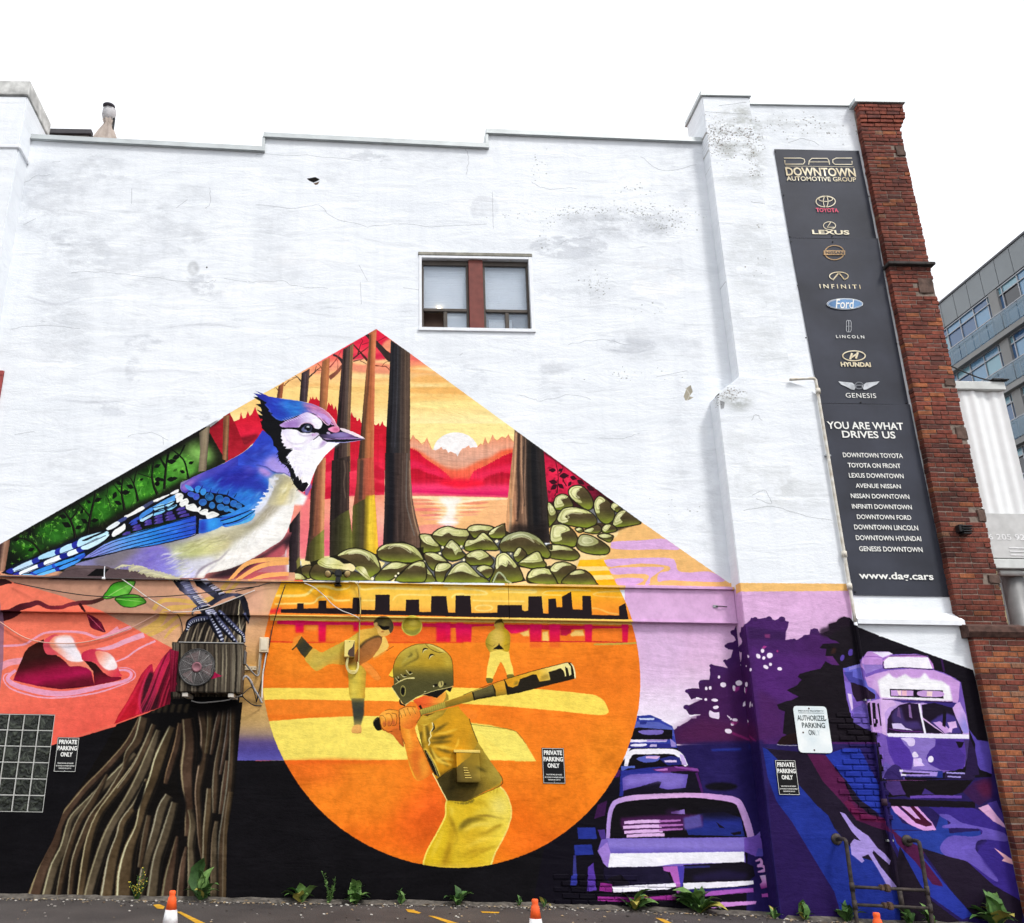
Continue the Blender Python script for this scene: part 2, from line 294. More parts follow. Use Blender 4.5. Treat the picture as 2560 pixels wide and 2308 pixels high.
  trunk('1480 110 1575 62 1555 500 1545 1100 1535 1920 1320 1920 1370 1400 1430 700 1470 300',('l',(1390,1100),(1545,1100),['#5a4030','#8a5a3a','#b46c44','#c8744a','#c4704c']),
              [('1530 100 1520 700 1490 1400 1470 1900',16,'#d88a58',.45),('1490 130 1470 700 1420 1300 1400 1900',26,'#4a342a',.55),('1385 1200 1370 1500 1350 1900',34,'#3a2a24',.6),('1560 100 1545 800 1538 1900',6,'#e0a070',.7)],0,0)
  trunk('1760 205 2010 375 2008 1900 1690 1900 1700 1400 1745 560',('l',(1720,1000),(1980,1000),['#1e1c1e','#26242a','#2c2a2c','#4a3c36','#5c4a3e']),
              [('1790 260 1780 900 1740 1500 1720 1900',20,'#14141a',.8),('1850 260 1840 900 1810 1600',9,'#5c5c66',.6),('1900 320 1890 900 1880 1800',12,'#6a5a50',.5),('1800 300 1795 800 1770 1600',7,'#50565e',.55),('1950 340 1945 900 1950 1800',10,'#8a745e',.6)],0,0)
  reg(680,1150,1060,2019)
  trunk('580 120 630 0 720 -40 700 900 690 1400 440 1400 470 1150 500 900 520 420',('l',(500,500),(710,500),['#3a2a26','#5a3c30','#8a5440','#c08058','#d89a6a']),[('640 0 600 500 560 1000',20,'#a8684a',.5),('560 300 540 700 510 1000',24,'#2e2220',.6),('690 0 680 500 670 900',8,'#e8b080',.5)],0,0)
  trunk('800 0 1040 -60 1030 640 1030 660 1075 1400 770 1400 775 800 790 400',('l',(780,400),(1035,400),['#241c1c','#2c2422','#3a2e2a','#4a3a34']),[('870 0 850 700 840 1300',16,'#16100f',.6),('960 0 980 150 960 300 985 500',10,'#a08a74',.6),('1010 20 1015 300 1010 640',8,'#8a6a50',.7),('930 0 920 700',10,'#5a4c46',.5)],0,0)
  trunk('1140 -20 1355 -40 1370 450 1385 640 1420 1230 1075 1230 1070 900 1085 600 1130 300',('l',(1110,300),(1370,300),['#8a4a38','#6a4636','#b05a44','#cc6448','#c86448']),[('1200 0 1190 300 1180 520',46,'#4a3630',.75),('1330 0 1345 440',6,'#e09060',.5)],0,0)
  F('780 830 900 720 1030 655 1075 1000 1080 1300 770 1300',('l',(790,1000),(1070,1000),['#2a241c','#3c3a24','#5a5a2e','#7a7a3a']),n=.35,nt='v')
  F('1080 605 1180 540 1370 450 1385 640 1425 1250 1075 1200 1070 900',('l',(1090,800),(1400,800),['#5e5c2a','#4a482a','#4a4028','#c8a830','#f0c838','#e8b838']),n=.25,nt='v')
  F('1250 470 1340 460 1390 1190 1300 1180 1255 900',('l',(1260,0),(1390,0),['#a08a28','#f2d040','#f4cc40','#eab830']),a=.9,b=2,n=.2,nt='v')
  F('470 1150 560 1030 700 915 700 1400 435 1400',('l',(470,1100),(700,1100),['#3c3420','#4e4a26','#7a7834','#96944a']),n=.3,nt='v')
  F('235 860 380 670 375 1290 395 1500 230 1510',('l',(240,0),(380,0),['#181214','#2a2024','#3c3034','#5a4844']),n=.35,nt='v')
  F('330 1330 375 1270 400 1500 345 1500','#8c8a40',a=.8,b=1)
  ST('370 700 365 1000 355 1280',8,'#8a6a60',a=.7,b=1)
  Q='1510 -100 1840 -100 1850 200 1870 500 1920 750 1980 980 2080 1080 2080 1300 1480 1130 1500 700'
  F(Q,('l',(1500,400),(1880,400),['#2a2222','#1e1c22','#3a2e2c','#4c3c36','#5a463c','#6a5244']),n=.4,nt='v')
  with clip(Q):
   for s,w,c,a in [('1590 -100 1590 500 1570 1200',70,'#15151c',.7),('1800 -100 1790 500 1830 750 1900 1000',14,'#8a8a84',.6),('1835 0 1845 400 1880 700 1950 1000',12,'#c8a07c',.7),('1740 0 1740 500 1760 1000',10,'#7a6a5e',.5),('1680 200 1670 700 1680 1100',12,'#6a544a',.5),('1870 600 1900 800 1990 1050',8,'#e0b890',.6)]: ST(s,w,c,a=a,b=1)
  reg(960,1020,1340,2019)
  Q='1740 280 1780 310 2150 560 2230 1790 1610 1760 1630 1400 1690 800 1730 450'
  F(Q,('l',(1650,1000),(2100,1000),['#e0a878','#c8926c','#6a5040','#8a6a54','#3a302a','#282422','#201e20','#302826']),n=.35,nt='v')
  with clip(Q):
   for s,w,c,a in [('1760 320 1750 700 1720 1100 1680 1500 1650 1700',26,'#eab488',.7),('1800 320 1790 800 1800 1200 1770 1500',34,'#3a2c26',.85),('1830 350 1830 800 1860 1100 1840 1400',14,'#d8a884',.8),('1885 400 1885 750 1870 1100 1900 1600',14,'#b08a70',.75),('1860 500 1855 900 1870 1300',12,'#241c1a',.8),('1930 480 1930 1000 1950 1700',40,'#241f1e',.8),('1990 520 2000 1100 2030 1700',60,'#15151a',.75),('1740 1100 1750 1300 1760 1480',26,'#d09878',.6),('1690 1200 1690 1500 1660 1700',30,'#9a8a70',.6)]: ST(s,w,c,a=a,b=1)
  F('1690 1550 1760 1530 2000 1560 2160 1500 2160 1760 1640 1760','#1c1616',a=.75,b=6)
  reg(1260,1060,1860,2019)
  F('335 180 940 600 940 720 380 690 360 500',('r',(450,420),480,['#e8264e','#c81c44','#7a1030','#3a0a18']),n=.4)
  for i in range(70):
   x=RG.uniform(370,720); y=RG.uniform(300,660)
   if y>235+(x-345)*.72: LEAF(x,y,RG.uniform(18,40),RG.uniform(0,360),RG.choice(['#f04a68','#a01238','#e03058','#5a0c20']),a=.5)
  for q in ['450 580 460 430 440 320 455 300','470 420 500 370 480 330','530 520 500 460 515 430','430 600 450 560']: ST(q,[9,6,4],'#3a0a18')
  for x,y,L,an in [(440,385,60,180),(470,435,80,-5),(450,490,70,190),(450,505,70,140),(460,500,60,40),(545,520,50,-60),(460,395,45,-30),(560,440,60,20),(620,470,70,30),(700,520,70,30)]: LEAF(x,y,L,an,'#3a0a1c')
  ST('345 235 640 430 940 650',[26,34,30],'#2a0812',a=.6,b=2)
  F('380 850 640 840 1170 800 1400 960 1990 1330 1990 1400 0 1400 0 1240 400 1130','#f0c27c',n=.05)
  F('100 1200 600 1000 900 860 980 870 900 1100 640 1180 240 1380 0 1400','#f6d79c')
  F('1170 815 1400 970 1980 1330 1980 1380 1000 1370 860 1120 920 960','#f0be7a',b=1)
  for q in ['905 1010 930 985 1150 975 1365 965 1480 1050 1300 1050 1100 1055 920 1045','850 1140 1100 1125 1300 1120 1420 1130 1450 1170 1470 1230 1560 1245 1740 1240 1860 1318 1600 1320 1400 1310 1300 1320 1310 1250 1390 1230 1380 1190 1180 1170 1000 1185 880 1195','905 1210 1100 1200 1330 1200 1330 1225 1240 1290 1230 1340 1190 1345 1220 1270 1100 1255 920 1260','940 1300 1100 1290 1180 1305 1120 1345 990 1365']:
   F(q,'#dcb0dc',sm=1,n=.04)
  F('640 1140 840 1135 870 1195 620 1195','#fcc224'); F('700 1230 890 1225 910 1265 740 1270','#fcbd20'); F('770 1305 930 1300 960 1365 780 1365','#fbb41c')
  F('620 1195 870 1195 890 1228 690 1235','#fbdf90'); F('740 1270 910 1265 930 1302 770 1308','#fbdf90')
  def stone(q,hl='',dk=0,hlc=('#cfd08e','#e4e2aa'),gl='#7a8a2a',sm=1,sh='#57492f'):
   v=P(q); x0,y0=v.min(0); x1,y1=v.max(0)
   F(q,('l',(0,y0),(0,y1),['#6a5f3a',sh,'#4e4428','#6a6a30',gl]),sm=sm,n=.25)
   ST(np.vstack([v,v[:1]]),9*.3364/TR[2]*.5,'#1e1a10',a=.9) if sm==0 else put([tr(crom(v))],'#1e1a10',a=0)
   with clip(q,sm):
    F([((x0+x1)/2-(x1-x0)*.42,y1-(y1-y0)*.22),((x0+x1)/2,y1-(y1-y0)*.1),((x0+x1)/2+(x1-x0)*.42,y1-(y1-y0)*.25),((x0+x1)/2+(x1-x0)*.4,y1+5),((x0+x1)/2-(x1-x0)*.4,y1+5)],'#8f9c30',a=.55,b=(y1-y0)*TR[2]*.07)
    if hl:
     w=P(hl); hy0,hy1=w[:,1].min(),w[:,1].max()
     F(hl,('l',(w[:,0].min(),hy0),(w[:,0].max(),hy1),[hlc[0],hlc[1],hlc[0],'#a8a868']),sm=1,n=.2)
     c_=w.mean(0)
     for f,cc in ((.72,'#8e8e56'),(.5,'#f0eec2')):
      ww=(w-c_)*f+c_-np.array([0,(hy1-hy0)*.05]); ST(np.vstack([ww,ww[:1]]),(hy1-hy0)*.06,cc,a=.55,b=.4)
   ST(np.vstack([crom(v),crom(v)[:1]]),3.2/TR[2],'#231e12',sm=0,a=.85,b=.3)
  F('370 660 640 600 760 700 940 700 1160 820 950 900 760 900 620 850 400 850','#241a14',a=.8,b=2)
  stone('370 660 430 700 450 780 400 850 380 850','370 660 420 690 435 750 390 760')
  stone('425 640 450 600 500 585 550 610 585 680 540 720 450 720 425 690','425 640 460 590 545 590 530 620 480 630 510 680 450 700 430 690')
  stone('545 560 580 520 650 515 710 560 755 650 740 710 690 715 600 650 560 610','545 570 590 520 660 525 620 560 610 610 660 650 640 660 580 630')
  stone('760 660 790 610 830 605 900 660 935 740 925 800 870 840 810 810 770 740','765 660 800 605 855 640 800 680 810 740 775 740')
  stone('900 690 930 655 1000 710 960 740 920 720','900 690 940 655 970 680 940 700 930 720')
  stone('920 820 960 740 1020 720 1155 820 1090 850 940 865','920 820 965 745 1030 725 980 790 1000 820 940 850 925 850')
  stone('450 790 500 710 590 695 700 720 770 770 785 830 720 870 600 860 480 830','450 800 490 720 560 700 700 700 760 750 600 740 520 770 545 810 500 830 460 830')
  stone('600 880 640 865 675 890 640 910','600 880 640 866 660 880 620 895'); stone('670 895 740 860 800 845 830 890 780 920 700 910','680 890 740 870 760 880 730 905 690 905')
  stone('825 880 860 840 920 845 955 890 900 910 840 910','830 880 860 842 900 850 860 900')
  stone('400 870 440 840 530 850 600 910 625 980 590 1030 500 1020 400 990','400 870 440 842 520 850 555 890 480 920 490 970 400 980')
  stone('790 940 840 915 920 935 915 970 880 990','800 935 850 920 910 940 850 955')
  stone('620 980 650 930 720 930 820 980 890 1040 870 1090 760 1095 660 1070 615 1030','625 990 650 930 740 940 800 990 740 1020 660 1020',hlc=('#a8a878','#c8c89a'))
  stone('360 1020 430 1010 560 1030 640 1100 590 1145 450 1135 380 1110','365 1020 450 1015 540 1035 580 1060 480 1055 390 1060')
  reg(1000,1290,1380,2019)
  F('280 240 440 230 900 160 1240 130 1400 180 2000 560 2019 890 0 890 300 500','#17140c',a=.85)
  for q in ['830 440 880 435 930 480 900 510','1120 460 1330 455 1330 490 1270 550 1220 520','640 590 700 610 840 575 700 640','1600 670 1740 700 1680 800 1700 880 1620 760','1920 570 2019 560 2019 650 1960 660','450 810 480 810 500 880 460 880','1500 890 1680 855 1900 880 2000 900']: F(q,'#f3d098')
  stone('270 240 420 250 520 370 550 430 520 470 300 480 280 320','275 250 410 245 510 370 500 395 430 385 330 345',sh='#3e3826')
  stone('430 250 510 170 640 130 760 160 900 180 930 240 870 350 830 400 700 340 580 400 470 320','440 240 510 170 640 135 760 165 890 180 925 230 880 265 720 255 640 215 560 260 480 250')
  stone('900 170 960 120 1080 110 1240 140 1180 230 1100 250 1000 290 950 250','900 175 960 122 1100 112 1235 140 1190 185 1080 180 980 195',sh='#4a4230')
  stone('1180 230 1230 170 1380 100 1400 120 1410 250 1370 290 1230 290','1180 240 1230 165 1390 100 1300 160 1250 220 1200 240')
  stone('860 390 900 310 1000 300 1100 215 1180 260 1310 410 1300 450 1140 450 900 460','862 390 910 305 1000 310 1050 250 1110 215 1240 340 1150 300 1030 340 960 370 890 395')
  stone('1325 370 1400 260 1560 200 1700 205 1850 280 1950 400 2010 500 1960 560 1850 520 1700 510 1500 475 1370 470 1330 420','1330 360 1400 262 1560 205 1700 210 1850 290 1960 420 1820 320 1650 270 1500 290 1390 330',hlc=('#9aa074','#bcc09a'))
  stone('0 350 120 370 230 440 310 540 320 600 160 600 80 650 0 650','0 355 120 375 240 460 320 580 250 550 140 440 0 400')
  stone('330 490 440 475 540 510 630 590 650 620 560 620 470 720 400 680 340 580','340 490 440 475 550 520 635 590 560 590 470 570 430 540')
  stone('610 390 680 310 740 340 800 400 840 470 880 520 800 570 700 590 610 560 560 480','610 390 680 312 740 345 830 460 780 470 745 510 700 430 650 420',hlc=('#c4c68e','#dcdca6'))
  stone('880 520 970 460 1090 445 1180 500 1250 580 1240 630 1200 660 1090 650 950 650 880 600','890 510 970 460 1090 447 1190 520 1100 560 1050 575 990 540 920 540')
  stone('1510 520 1560 430 1610 415 1690 510 1570 610','1510 515 1570 415 1615 430 1570 520')
  stone('1270 640 1290 530 1370 480 1440 500 1560 640 1600 700 1640 840 1480 880 1250 890 1190 870 1250 740','1275 640 1290 530 1370 482 1450 520 1555 640 1520 680 1450 590 1420 670 1350 640 1290 700')
  stone('1575 620 1680 540 1800 470 1860 480 1910 580 1950 640 1900 690 1740 690 1590 650','1580 610 1690 540 1800 472 1850 480 1880 540 1900 590 1780 610 1640 610')
  stone('0 760 80 680 180 610 320 615 380 700 450 790 450 880 0 890','10 750 80 680 190 612 320 618 430 770 370 760 270 690 170 680')
  stone('470 690 520 620 640 615 690 660 620 760 580 870 500 870 470 790','475 690 520 622 640 617 680 660 600 715 490 730')
  stone('590 860 640 770 720 660 820 610 900 620 1050 770 1180 880 590 890','630 780 720 660 820 612 900 622 1060 780 1030 800 900 750 800 730 690 760')
  stone('1020 690 1080 650 1160 650 1240 690 1240 760 1170 825 1080 750','1020 690 1080 652 1150 655 1230 690 1150 700 1060 735')
  stone('1240 880 1290 770 1330 745 1390 800 1440 860 1490 885','',sh='#5a5030'); ST('1240 880 1290 770 1330 745 1390 800 1420 850 1490 885',22,'#b8c49a',a=.9)
  stone('1700 770 1760 710 1880 680 1980 700 2019 790 2019 890 1720 880','1705 780 1760 712 1880 682 1980 700 2010 760 1900 770 1800 780 1720 830')
  stone('1960 400 2019 380 2019 440','')
  for x,y,r in [(572,410,17),(820,398,17),(535,490,16),(1290,330,22),(327,603,17),(855,577,17),(1478,495,14)]: EL(x,y,r,r,'#f4ecc8')
  reg(1260,1060,1860,2019)
  stone('200 1280 240 1220 320 1205 390 1215 420 1270 450 1345 300 1345 215 1320','205 1280 240 1222 320 1208 390 1225 400 1260 320 1255 230 1290')
  stone('390 1220 430 1170 500 1155 570 1175 610 1210 540 1290 470 1345 430 1280','395 1220 430 1172 500 1157 580 1180 500 1195 440 1240')
  stone('495 1340 560 1250 640 1220 720 1250 780 1330 770 1350','555 1260 600 1230 660 1228 680 1250 610 1262')
  reg(680,1150,1060,2019)
  F('180 1600 400 1380 900 1240 1400 1240 2019 1150 2019 1620 180 1620','#1a170e',a=.8)
  for q in ['390 1320 510 1340 520 1390 400 1400','700 1270 780 1270 760 1300 700 1310','1410 1320 1510 1360 1450 1440','440 1600 500 1565 600 1590 640 1610','1040 1605 1100 1580 1190 1600','1560 1600 1640 1560 1680 1620','380 1310 440 1310 440 1340 385 1335']: F(q,'#f3e0a0',n=.1)
  stone('870 1270 960 1200 1080 1165 1220 1180 1370 1250 1420 1330 1450 1450 1390 1510 1280 1560 1130 1420 1000 1330','880 1265 960 1200 1080 1167 1220 1185 1380 1270 1430 1420 1330 1310 1180 1240 1020 1240')
  stone('1400 1210 1470 1130 1620 1095 1780 1100 1920 1160 2010 1280 2000 1330 1850 1360 1600 1350 1440 1310','1405 1200 1470 1130 1620 1097 1780 1105 1930 1170 2015 1310 1900 1230 1750 1150 1580 1130 1470 1180')
  stone('400 1420 520 1390 560 1480 520 1560 440 1560 400 1490',''); stone('510 1480 560 1390 640 1370 900 1400 1060 1450 1290 1590 700 1600 560 1580 515 1540','')
  F('610 1350 680 1295 800 1290 900 1330 960 1370 1060 1370 1110 1420 1080 1470 960 1450 860 1440 760 1430 650 1400',('l',(620,1300),(1000,1450),['#b4b45a','#e6e4b0','#ddd890','#f0e0a8']),sm=1,n=.15)
  ST('630 1360 720 1410 800 1420',9,'#7a7a30',a=.7); ST('650 1340 740 1385 850 1385 950 1400',8,'#8c8c40',a=.6)
  stone('1370 1560 1450 1460 1560 1370 1660 1345 1800 1370 1860 1370 1760 1450 1680 1520 1560 1600 1400 1610','1460 1450 1560 1370 1680 1348 1800 1375 1700 1430 1560 1440')
  stone('1650 1570 1740 1480 1880 1360 2030 1350 2030 1610 1680 1610','1720 1490 1880 1362 2030 1352 2030 1420 1960 1400 1860 1400')
  F('1110 1430 1170 1405 1240 1430 1300 1540 1350 1590 1280 1580 1180 1500',('l',(1120,1420),(1300,1560),['#a8a850','#e8e4b4','#c0bc70']),sm=1); ST('1150 1430 1220 1500 1300 1560',8,'#7c7c3a',a=.7)
  stone('180 1590 240 1510 320 1490 400 1510 460 1580','240 1540 290 1495 390 1505 440 1575 340 1570')
  for x,y,r in [(1685,1500,14),(1650,1535,16),(1340,1570,22)]: EL(x,y,r,r,'#f4ecc8')
 TR[:]=[0,0,1]
def mural_green():
 HOUSE='-40 1383 0 1360 942 821.5 1605 1304 1832 1462 1860 1490 -40 1490'
 TR[:]=[0,0,1]
 with clip(HOUSE):
  F('470 1110 575 1030 590 1060 640 1180 470 1180','#a81a2c',n=.3)
  F('-40 1300 500 1040 528 1085 565 1150 560 1480 -40 1480',('l',(100,1350),(560,1100),['#10180f','#12200f','#14240f','#1c1a10']),n=.4)
  reg(0,1100,440,2019)
  for x,y,rx,ry,c,a in [(300,1230,180,90,'#2c6a1c',.8),(600,1060,200,130,'#2f7420',.9),(820,960,170,130,'#347c22',.8),(1120,800,200,160,'#337e20',.9),(1400,640,190,150,'#35801f',.9),(1680,560,190,170,'#3f8c28',.95),(1900,400,170,180,'#46942e',.95),(2100,300,200,150,'#6cb848',.9),(420,1280,120,70,'#3a8a20',.7),(2300,150,160,110,'#8ac060',.9),(1250,900,150,60,'#2c6a1c',.7)]:
   EL(x,y,rx,ry,c,rot=.5,a=a,b=14,n=.5)
  for i in range(240):
   t=RG.random(); x=140+2050*t; y=1240-900*t+RG.uniform(-190,190)
   k=RG.random()
   if k<.45: LEAF(x,y,RG.uniform(25,70),RG.uniform(0,360),RG.choice(['#5cc02c','#7ed648','#3c8e20','#1e5214','#92dc62','#17300f']),w=.28,a=.55)
   elif k<.8:
    for j in range(4): ST([(x,y),(x+26*math.cos(j*1.5+k*9),y+26*math.sin(j*1.5+k*9))],[7,2],RG.choice(['#8ee04a','#6cc838']),a=.7)
   else: ST([(x,y),(x+RG.uniform(-25,25),y-60),(x+RG.uniform(-50,50),y-120)],[7,5,2],RG.choice(['#4a9e2c','#86c85c','#6ab844']),a=.6)
  ST('-60 1260 700 790 1400 400 2020 50 2500 -230',[40,90,100,90,60],'#141012',a=.75,b=5)
  ST('380 1330 900 1130 1450 850 2020 560 2300 400',[40,90,100,110,90],'#171210',a=.85,b=6)
  for q,w in [('200 1110 300 1135 400 1190 490 1310',[10,16,22,30]),('290 1130 280 1050',[14,8]),('410 1080 330 1010',[5,3]),('730 790 810 910 850 1010 870 1130',[16,24,30,36]),('815 910 880 830 920 750',[20,14,8]),('1010 1080 1040 880 1080 700 1100 590',[34,32,26,18]),('1035 870 960 780 880 700',[20,16,10]),('1085 710 1150 680',[8,5]),('1435 800 1410 660 1400 560 1420 420',[34,26,20,14]),('1395 610 1340 540 1300 490',[18,12,8]),('1590 700 1560 560 1510 440 1450 400',[30,24,16,8]),('1540 500 1560 400 1585 330',[18,14,10]),('1810 620 1770 520 1750 400 1770 240',[34,26,20,14]),('1750 430 1660 400 1590 380',[14,10,8]),('1890 560 1910 300 1935 130',[30,26,14]),('1910 300 1880 250 1840 200',[14,12,6]),('1250 500 1230 640',[8,5]),('1275 770 1250 680 1210 620',[8,7,5])]:
   ST(q,w,'#0d0f0a'); ST(np.array(P(q))+[6,0],[x*.18 for x in w],'#8a7a5a',a=.35)
  for x,y,L,an in [(820,990,115,205),(870,1010,80,-20),(1010,950,90,215),(1050,925,90,-10),(1090,700,90,-25),(1050,720,60,215),(1400,600,100,-5),(1340,590,90,115),(1400,735,90,205),(1400,510,80,215),(1540,545,90,200),(1650,440,50,160),(1775,310,80,-25),(1780,450,90,-5),(1920,450,100,-5),(1890,460,60,200),(1930,250,100,-10),(1990,200,80,-20),(770,880,90,190),(930,840,60,-60),(400,1240,80,160),(330,1080,60,-50),(160,1150,70,-20)]: LEAF(x,y,L,an,'#0c110a')
  EL(1810,497,28,28,'#050505')
  reg(0,1000,900,2019)
  F('1120 180 1180 140 1160 395 1115 400 1125 280',('l',(1120,0),(1175,0),['#6a6050','#9a8a70','#5a5044']),n=.3,nt='v')
  F('1255 90 1290 80 1280 340 1250 330',('l',(1255,0),(1290,0),['#7a4a34','#a87a54','#4a3a30']),n=.3,nt='v')
  F('0 790 60 780 30 960 0 975',('l',(0,0),(55,0),['#4a3430','#b08a74','#8a6450','#6a4a40']),n=.3,nt='v')
  for q in ['960 270 1010 310 1040 350 1060 440','1010 310 1040 250','920 490 930 390 950 290','930 380 900 320']: ST(q,[7,9,11],'#0d0f0a')
  for x,y,L,an in [(970,325,40,-10),(1060,355,32,-20),(965,440,35,-10),(1040,405,32,200),(960,345,30,200)]: LEAF(x,y,L,an,'#0c110a')
 TR[:]=[0,0,1]
def mural_bird():
 # ---- soft shadow of the bird on the picture
 reg(0,1000,900,2019)
 F('380 940 800 800 1300 760 1500 740 1640 740 1600 860 1450 960 1250 1000 1120 1010 300 1010',('l',(700,800),(1400,950),['#6a5a5c','#8a6a64','#a86a64','#c86a70']),n=.1)
 F('1150 1000 1260 945 1400 900 1500 850 1580 790 1660 720 1640 800 1560 880 1440 950 1300 1000','#241a22',a=.9,b=6)
 F('1200 1010 1350 970 1600 800 1622 1010',('l',(1300,880),(1600,1010),['#6a3440','#a84a58','#c85c68','#c06a64']),a=.9,b=5,n=.1)
 for q in ['1290 1010 1380 920 1480 895 1622 890','1330 1010 1420 950 1500 920 1622 910','1400 1015 1480 985 1560 975 1622 972']: ST(q,[18,26,22],'#f2b26c')
 F('290 1000 400 930 500 960 640 935 760 945 940 995 940 1010 280 1010','#5a4a4c',a=.8,b=3)
 F('490 985 540 945 615 945 580 985','#0c0a0c')
 # ---- body
 reg(260,1160,700,2019)
 BODY='-330 1150 0 1050 250 960 640 880 1060 720 880 270 1000 160 1350 0 1600 -140 1750 -250 1900 -120 2040 60 2140 120 2180 300 2180 520 2080 820 1900 960 1650 1110 1400 1210 1190 1250 1120 1310 780 1310 560 1260 300 1210 120 1195 0 1160'
 F(BODY,('l',(900,950),(1700,1150),['#8a86b4','#c8c6b0','#dcd8c0','#eeece4','#f6f4f0']),sm=1,n=.08)
 with clip(BODY,1):
  F('0 1060 300 960 640 920 800 960 860 1080 900 1250 760 1320 500 1270 200 1200 0 1180',('l',(200,1000),(860,1250),['#8a8088','#8c80c0','#8878cc','#8a82d4','#a8a8dc']),a=.95,b=6,n=.15)
  F('-100 1060 0 1050 280 960 460 960 300 1060 150 1130 0 1170 -100 1170','#7c747c',a=.9,b=8)
  F('640 900 900 860 1200 830 1420 760 1640 640 1800 480 1960 330 2060 200 2160 140 2160 340 2000 520 1800 700 1560 860 1300 960 1000 1020 800 1000',('l',(900,900),(2000,300),['#b0b098','#c2bc90','#b8b090','#aaa488','#9a9078','#b0a890']),a=.9,b=9,n=.2)
  F('760 980 1000 900 1300 880 1480 860 1420 980 1200 1040 960 1080 820 1080',('l',(800,960),(1450,900),['#c8cca0','#c4c884','#d0cc90','#c8bc90']),a=.9,b=8,n=.2)
  F('1080 1320 1120 1180 1300 1100 1420 1000 1700 960 1900 800 2060 560 2160 360 2190 500 2100 820 1900 970 1640 1120 1380 1220 1180 1270 1130 1320','#f5f2ec',a=.97,b=7)
  F('820 1300 900 1150 1060 1080 1250 1060 1300 1100 1160 1180 1070 1300','#dcdcec',a=.85,b=8)
  F('860 1320 940 1220 1020 1180 1060 1240 1030 1320','#c8c8f4',a=.8,b=6)
  HATCH((500,1000),(760,1080),36,70,170,160,14,['#6a5cc4','#9a90dc','#a89ae0','#7a74b8'],a=.5,b=1.5)
  HATCH((800,1000),(1000,1180),40,60,150,158,13,['#e8e6da','#c8ccaa','#b8b8d8','#f0eee4'],a=.65,b=1)
  HATCH((1000,930),(1500,850),46,60,190,160,11,['#d8d8a4','#a8a470','#e4e0bc','#8e8860'],a=.5,b=1)
  HATCH((900,1240),(1040,1290),20,30,120,150,12,['#f4f4f4','#9aa0d8','#d4d0a8'],a=.6,b=1)
  HATCH((1950,500),(1400,1150),60,60,120,120,8,['#ffffff','#e8e4d8','#d8d0c8'],a=.5,b=.8)
  HATCH((300,1130),(700,1250),24,30,110,165,11,['#6a5ab4','#a69adc'],a=.4,b=1)
  ST('1050 1310 1100 1220 1200 1150 1330 1090 1420 1000 1450 970',[10,22,14,12,5],'#6a5a70',a=.65,b=2)
  ST('1150 1290 1210 1220 1300 1140',[8,12,4],'#8a80a0',a=.5,b=2)
 F(JAG('120 1195 240 1165 330 1160 290 1215 420 1215 400 1245 520 1250 480 1275 600 1285 560 1300 700 1310 760 1330 900 1330 700 1250 500 1200 320 1150',18,40),'#ccc8a0',a=.85)
 for q in ['130 1195 220 1160 330 1165','290 1212 400 1170 500 1190','400 1235 480 1215 540 1225','470 1262 540 1245 620 1260','550 1280 620 1265 680 1275','640 1300 720 1290 790 1305']: ST(q,[3,24,6],'#d6d2ac')
 # ---- back and wing
 WING='885 280 900 235 1000 160 1200 70 1380 -10 1560 -110 1700 -200 1800 -180 1900 -60 2019 40 2060 110 2000 120 1950 180 1900 160 1920 230 1960 290 1900 260 1900 330 1830 320 1870 380 1800 380 1850 430 1770 430 1800 480 1770 520 1700 620 1560 690 1400 720 1350 700 1200 680 1060 560 940 360'
 F(WING,('l',(950,100),(1700,600),['#5a48b8','#3a3cb0','#2c34a8','#2848bc','#2f6cd0','#3a80d8']),n=.2)
 with clip(WING):
  F('880 290 900 235 1010 160 1200 60 1100 160 1000 240 950 310','#a078c8',a=.9,b=5)
  F('1000 160 1380 -20 1600 -120 1500 0 1250 130 1100 220','#5a54bc',a=.7,b=8)
  F('1250 200 1600 60 1750 60 1760 140 1500 200 1300 260','#2a2698',a=.9,b=10)
  F('1420 150 1700 130 1860 200 1900 330 1700 330 1500 260','#2c2c9c',a=.75,b=10)
  F('1760 20 1860 40 1960 110 1880 150 1780 80','#b894d8',a=.95,b=6); F('1650 0 1780 60 1700 110 1600 60','#6a58c0',a=.6,b=8)
  F('1100 200 1250 170 1300 260 1400 300 1500 330 1520 420 1300 330 1150 290','#2f86d8',a=.75,b=10)
  F('1500 300 1700 280 1800 400 1760 520 1600 600 1520 480','#2f80d4',a=.8,b=10)
  HATCH((1150,260),(1700,420),40,60,160,-35,16,['#3aa0e4','#2c50c4','#2434a8','#4a8ae0'],a=.45,b=2)
  HATCH((1300,100),(1700,150),30,70,200,-28,18,['#4a50c8','#2a2a94','#5a5ec8'],a=.4,b=3)
  HATCH((1750,300),(1650,560),20,40,130,-40,14,['#55a8e8','#2c50c4','#8ab4ec'],a=.5,b=1.5)
 for y,x in [(385,1800),(430,1770),(475,1750),(510,1700),(330,1840),(280,1880)]:
  ST([(x-10,y+12),(x+60,y),(x+140,y-30)],[8,26,10],'#eef0fa')
 F('1880 170 1960 110 2019 100 2060 200 1960 400 1880 500 1780 600 1700 680 1560 720 1700 600 1790 510 1860 420 1930 310 1960 260','#c6c2c0',a=.85,b=4)
 F('1760 470 1820 440 1900 330 1960 265 1930 340 1870 450 1790 545 1700 600','#e0e4f4',a=.9,b=2)
 F('780 400 860 290 940 330 1030 280 1200 320 1420 350 1600 460 1660 500 1500 560 1350 610 1200 640 1090 620 1060 590 900 620 720 640 600 680 420 740 240 760 160 820 0 900 -60 860 100 740 400 560 560 420','#0f1018')
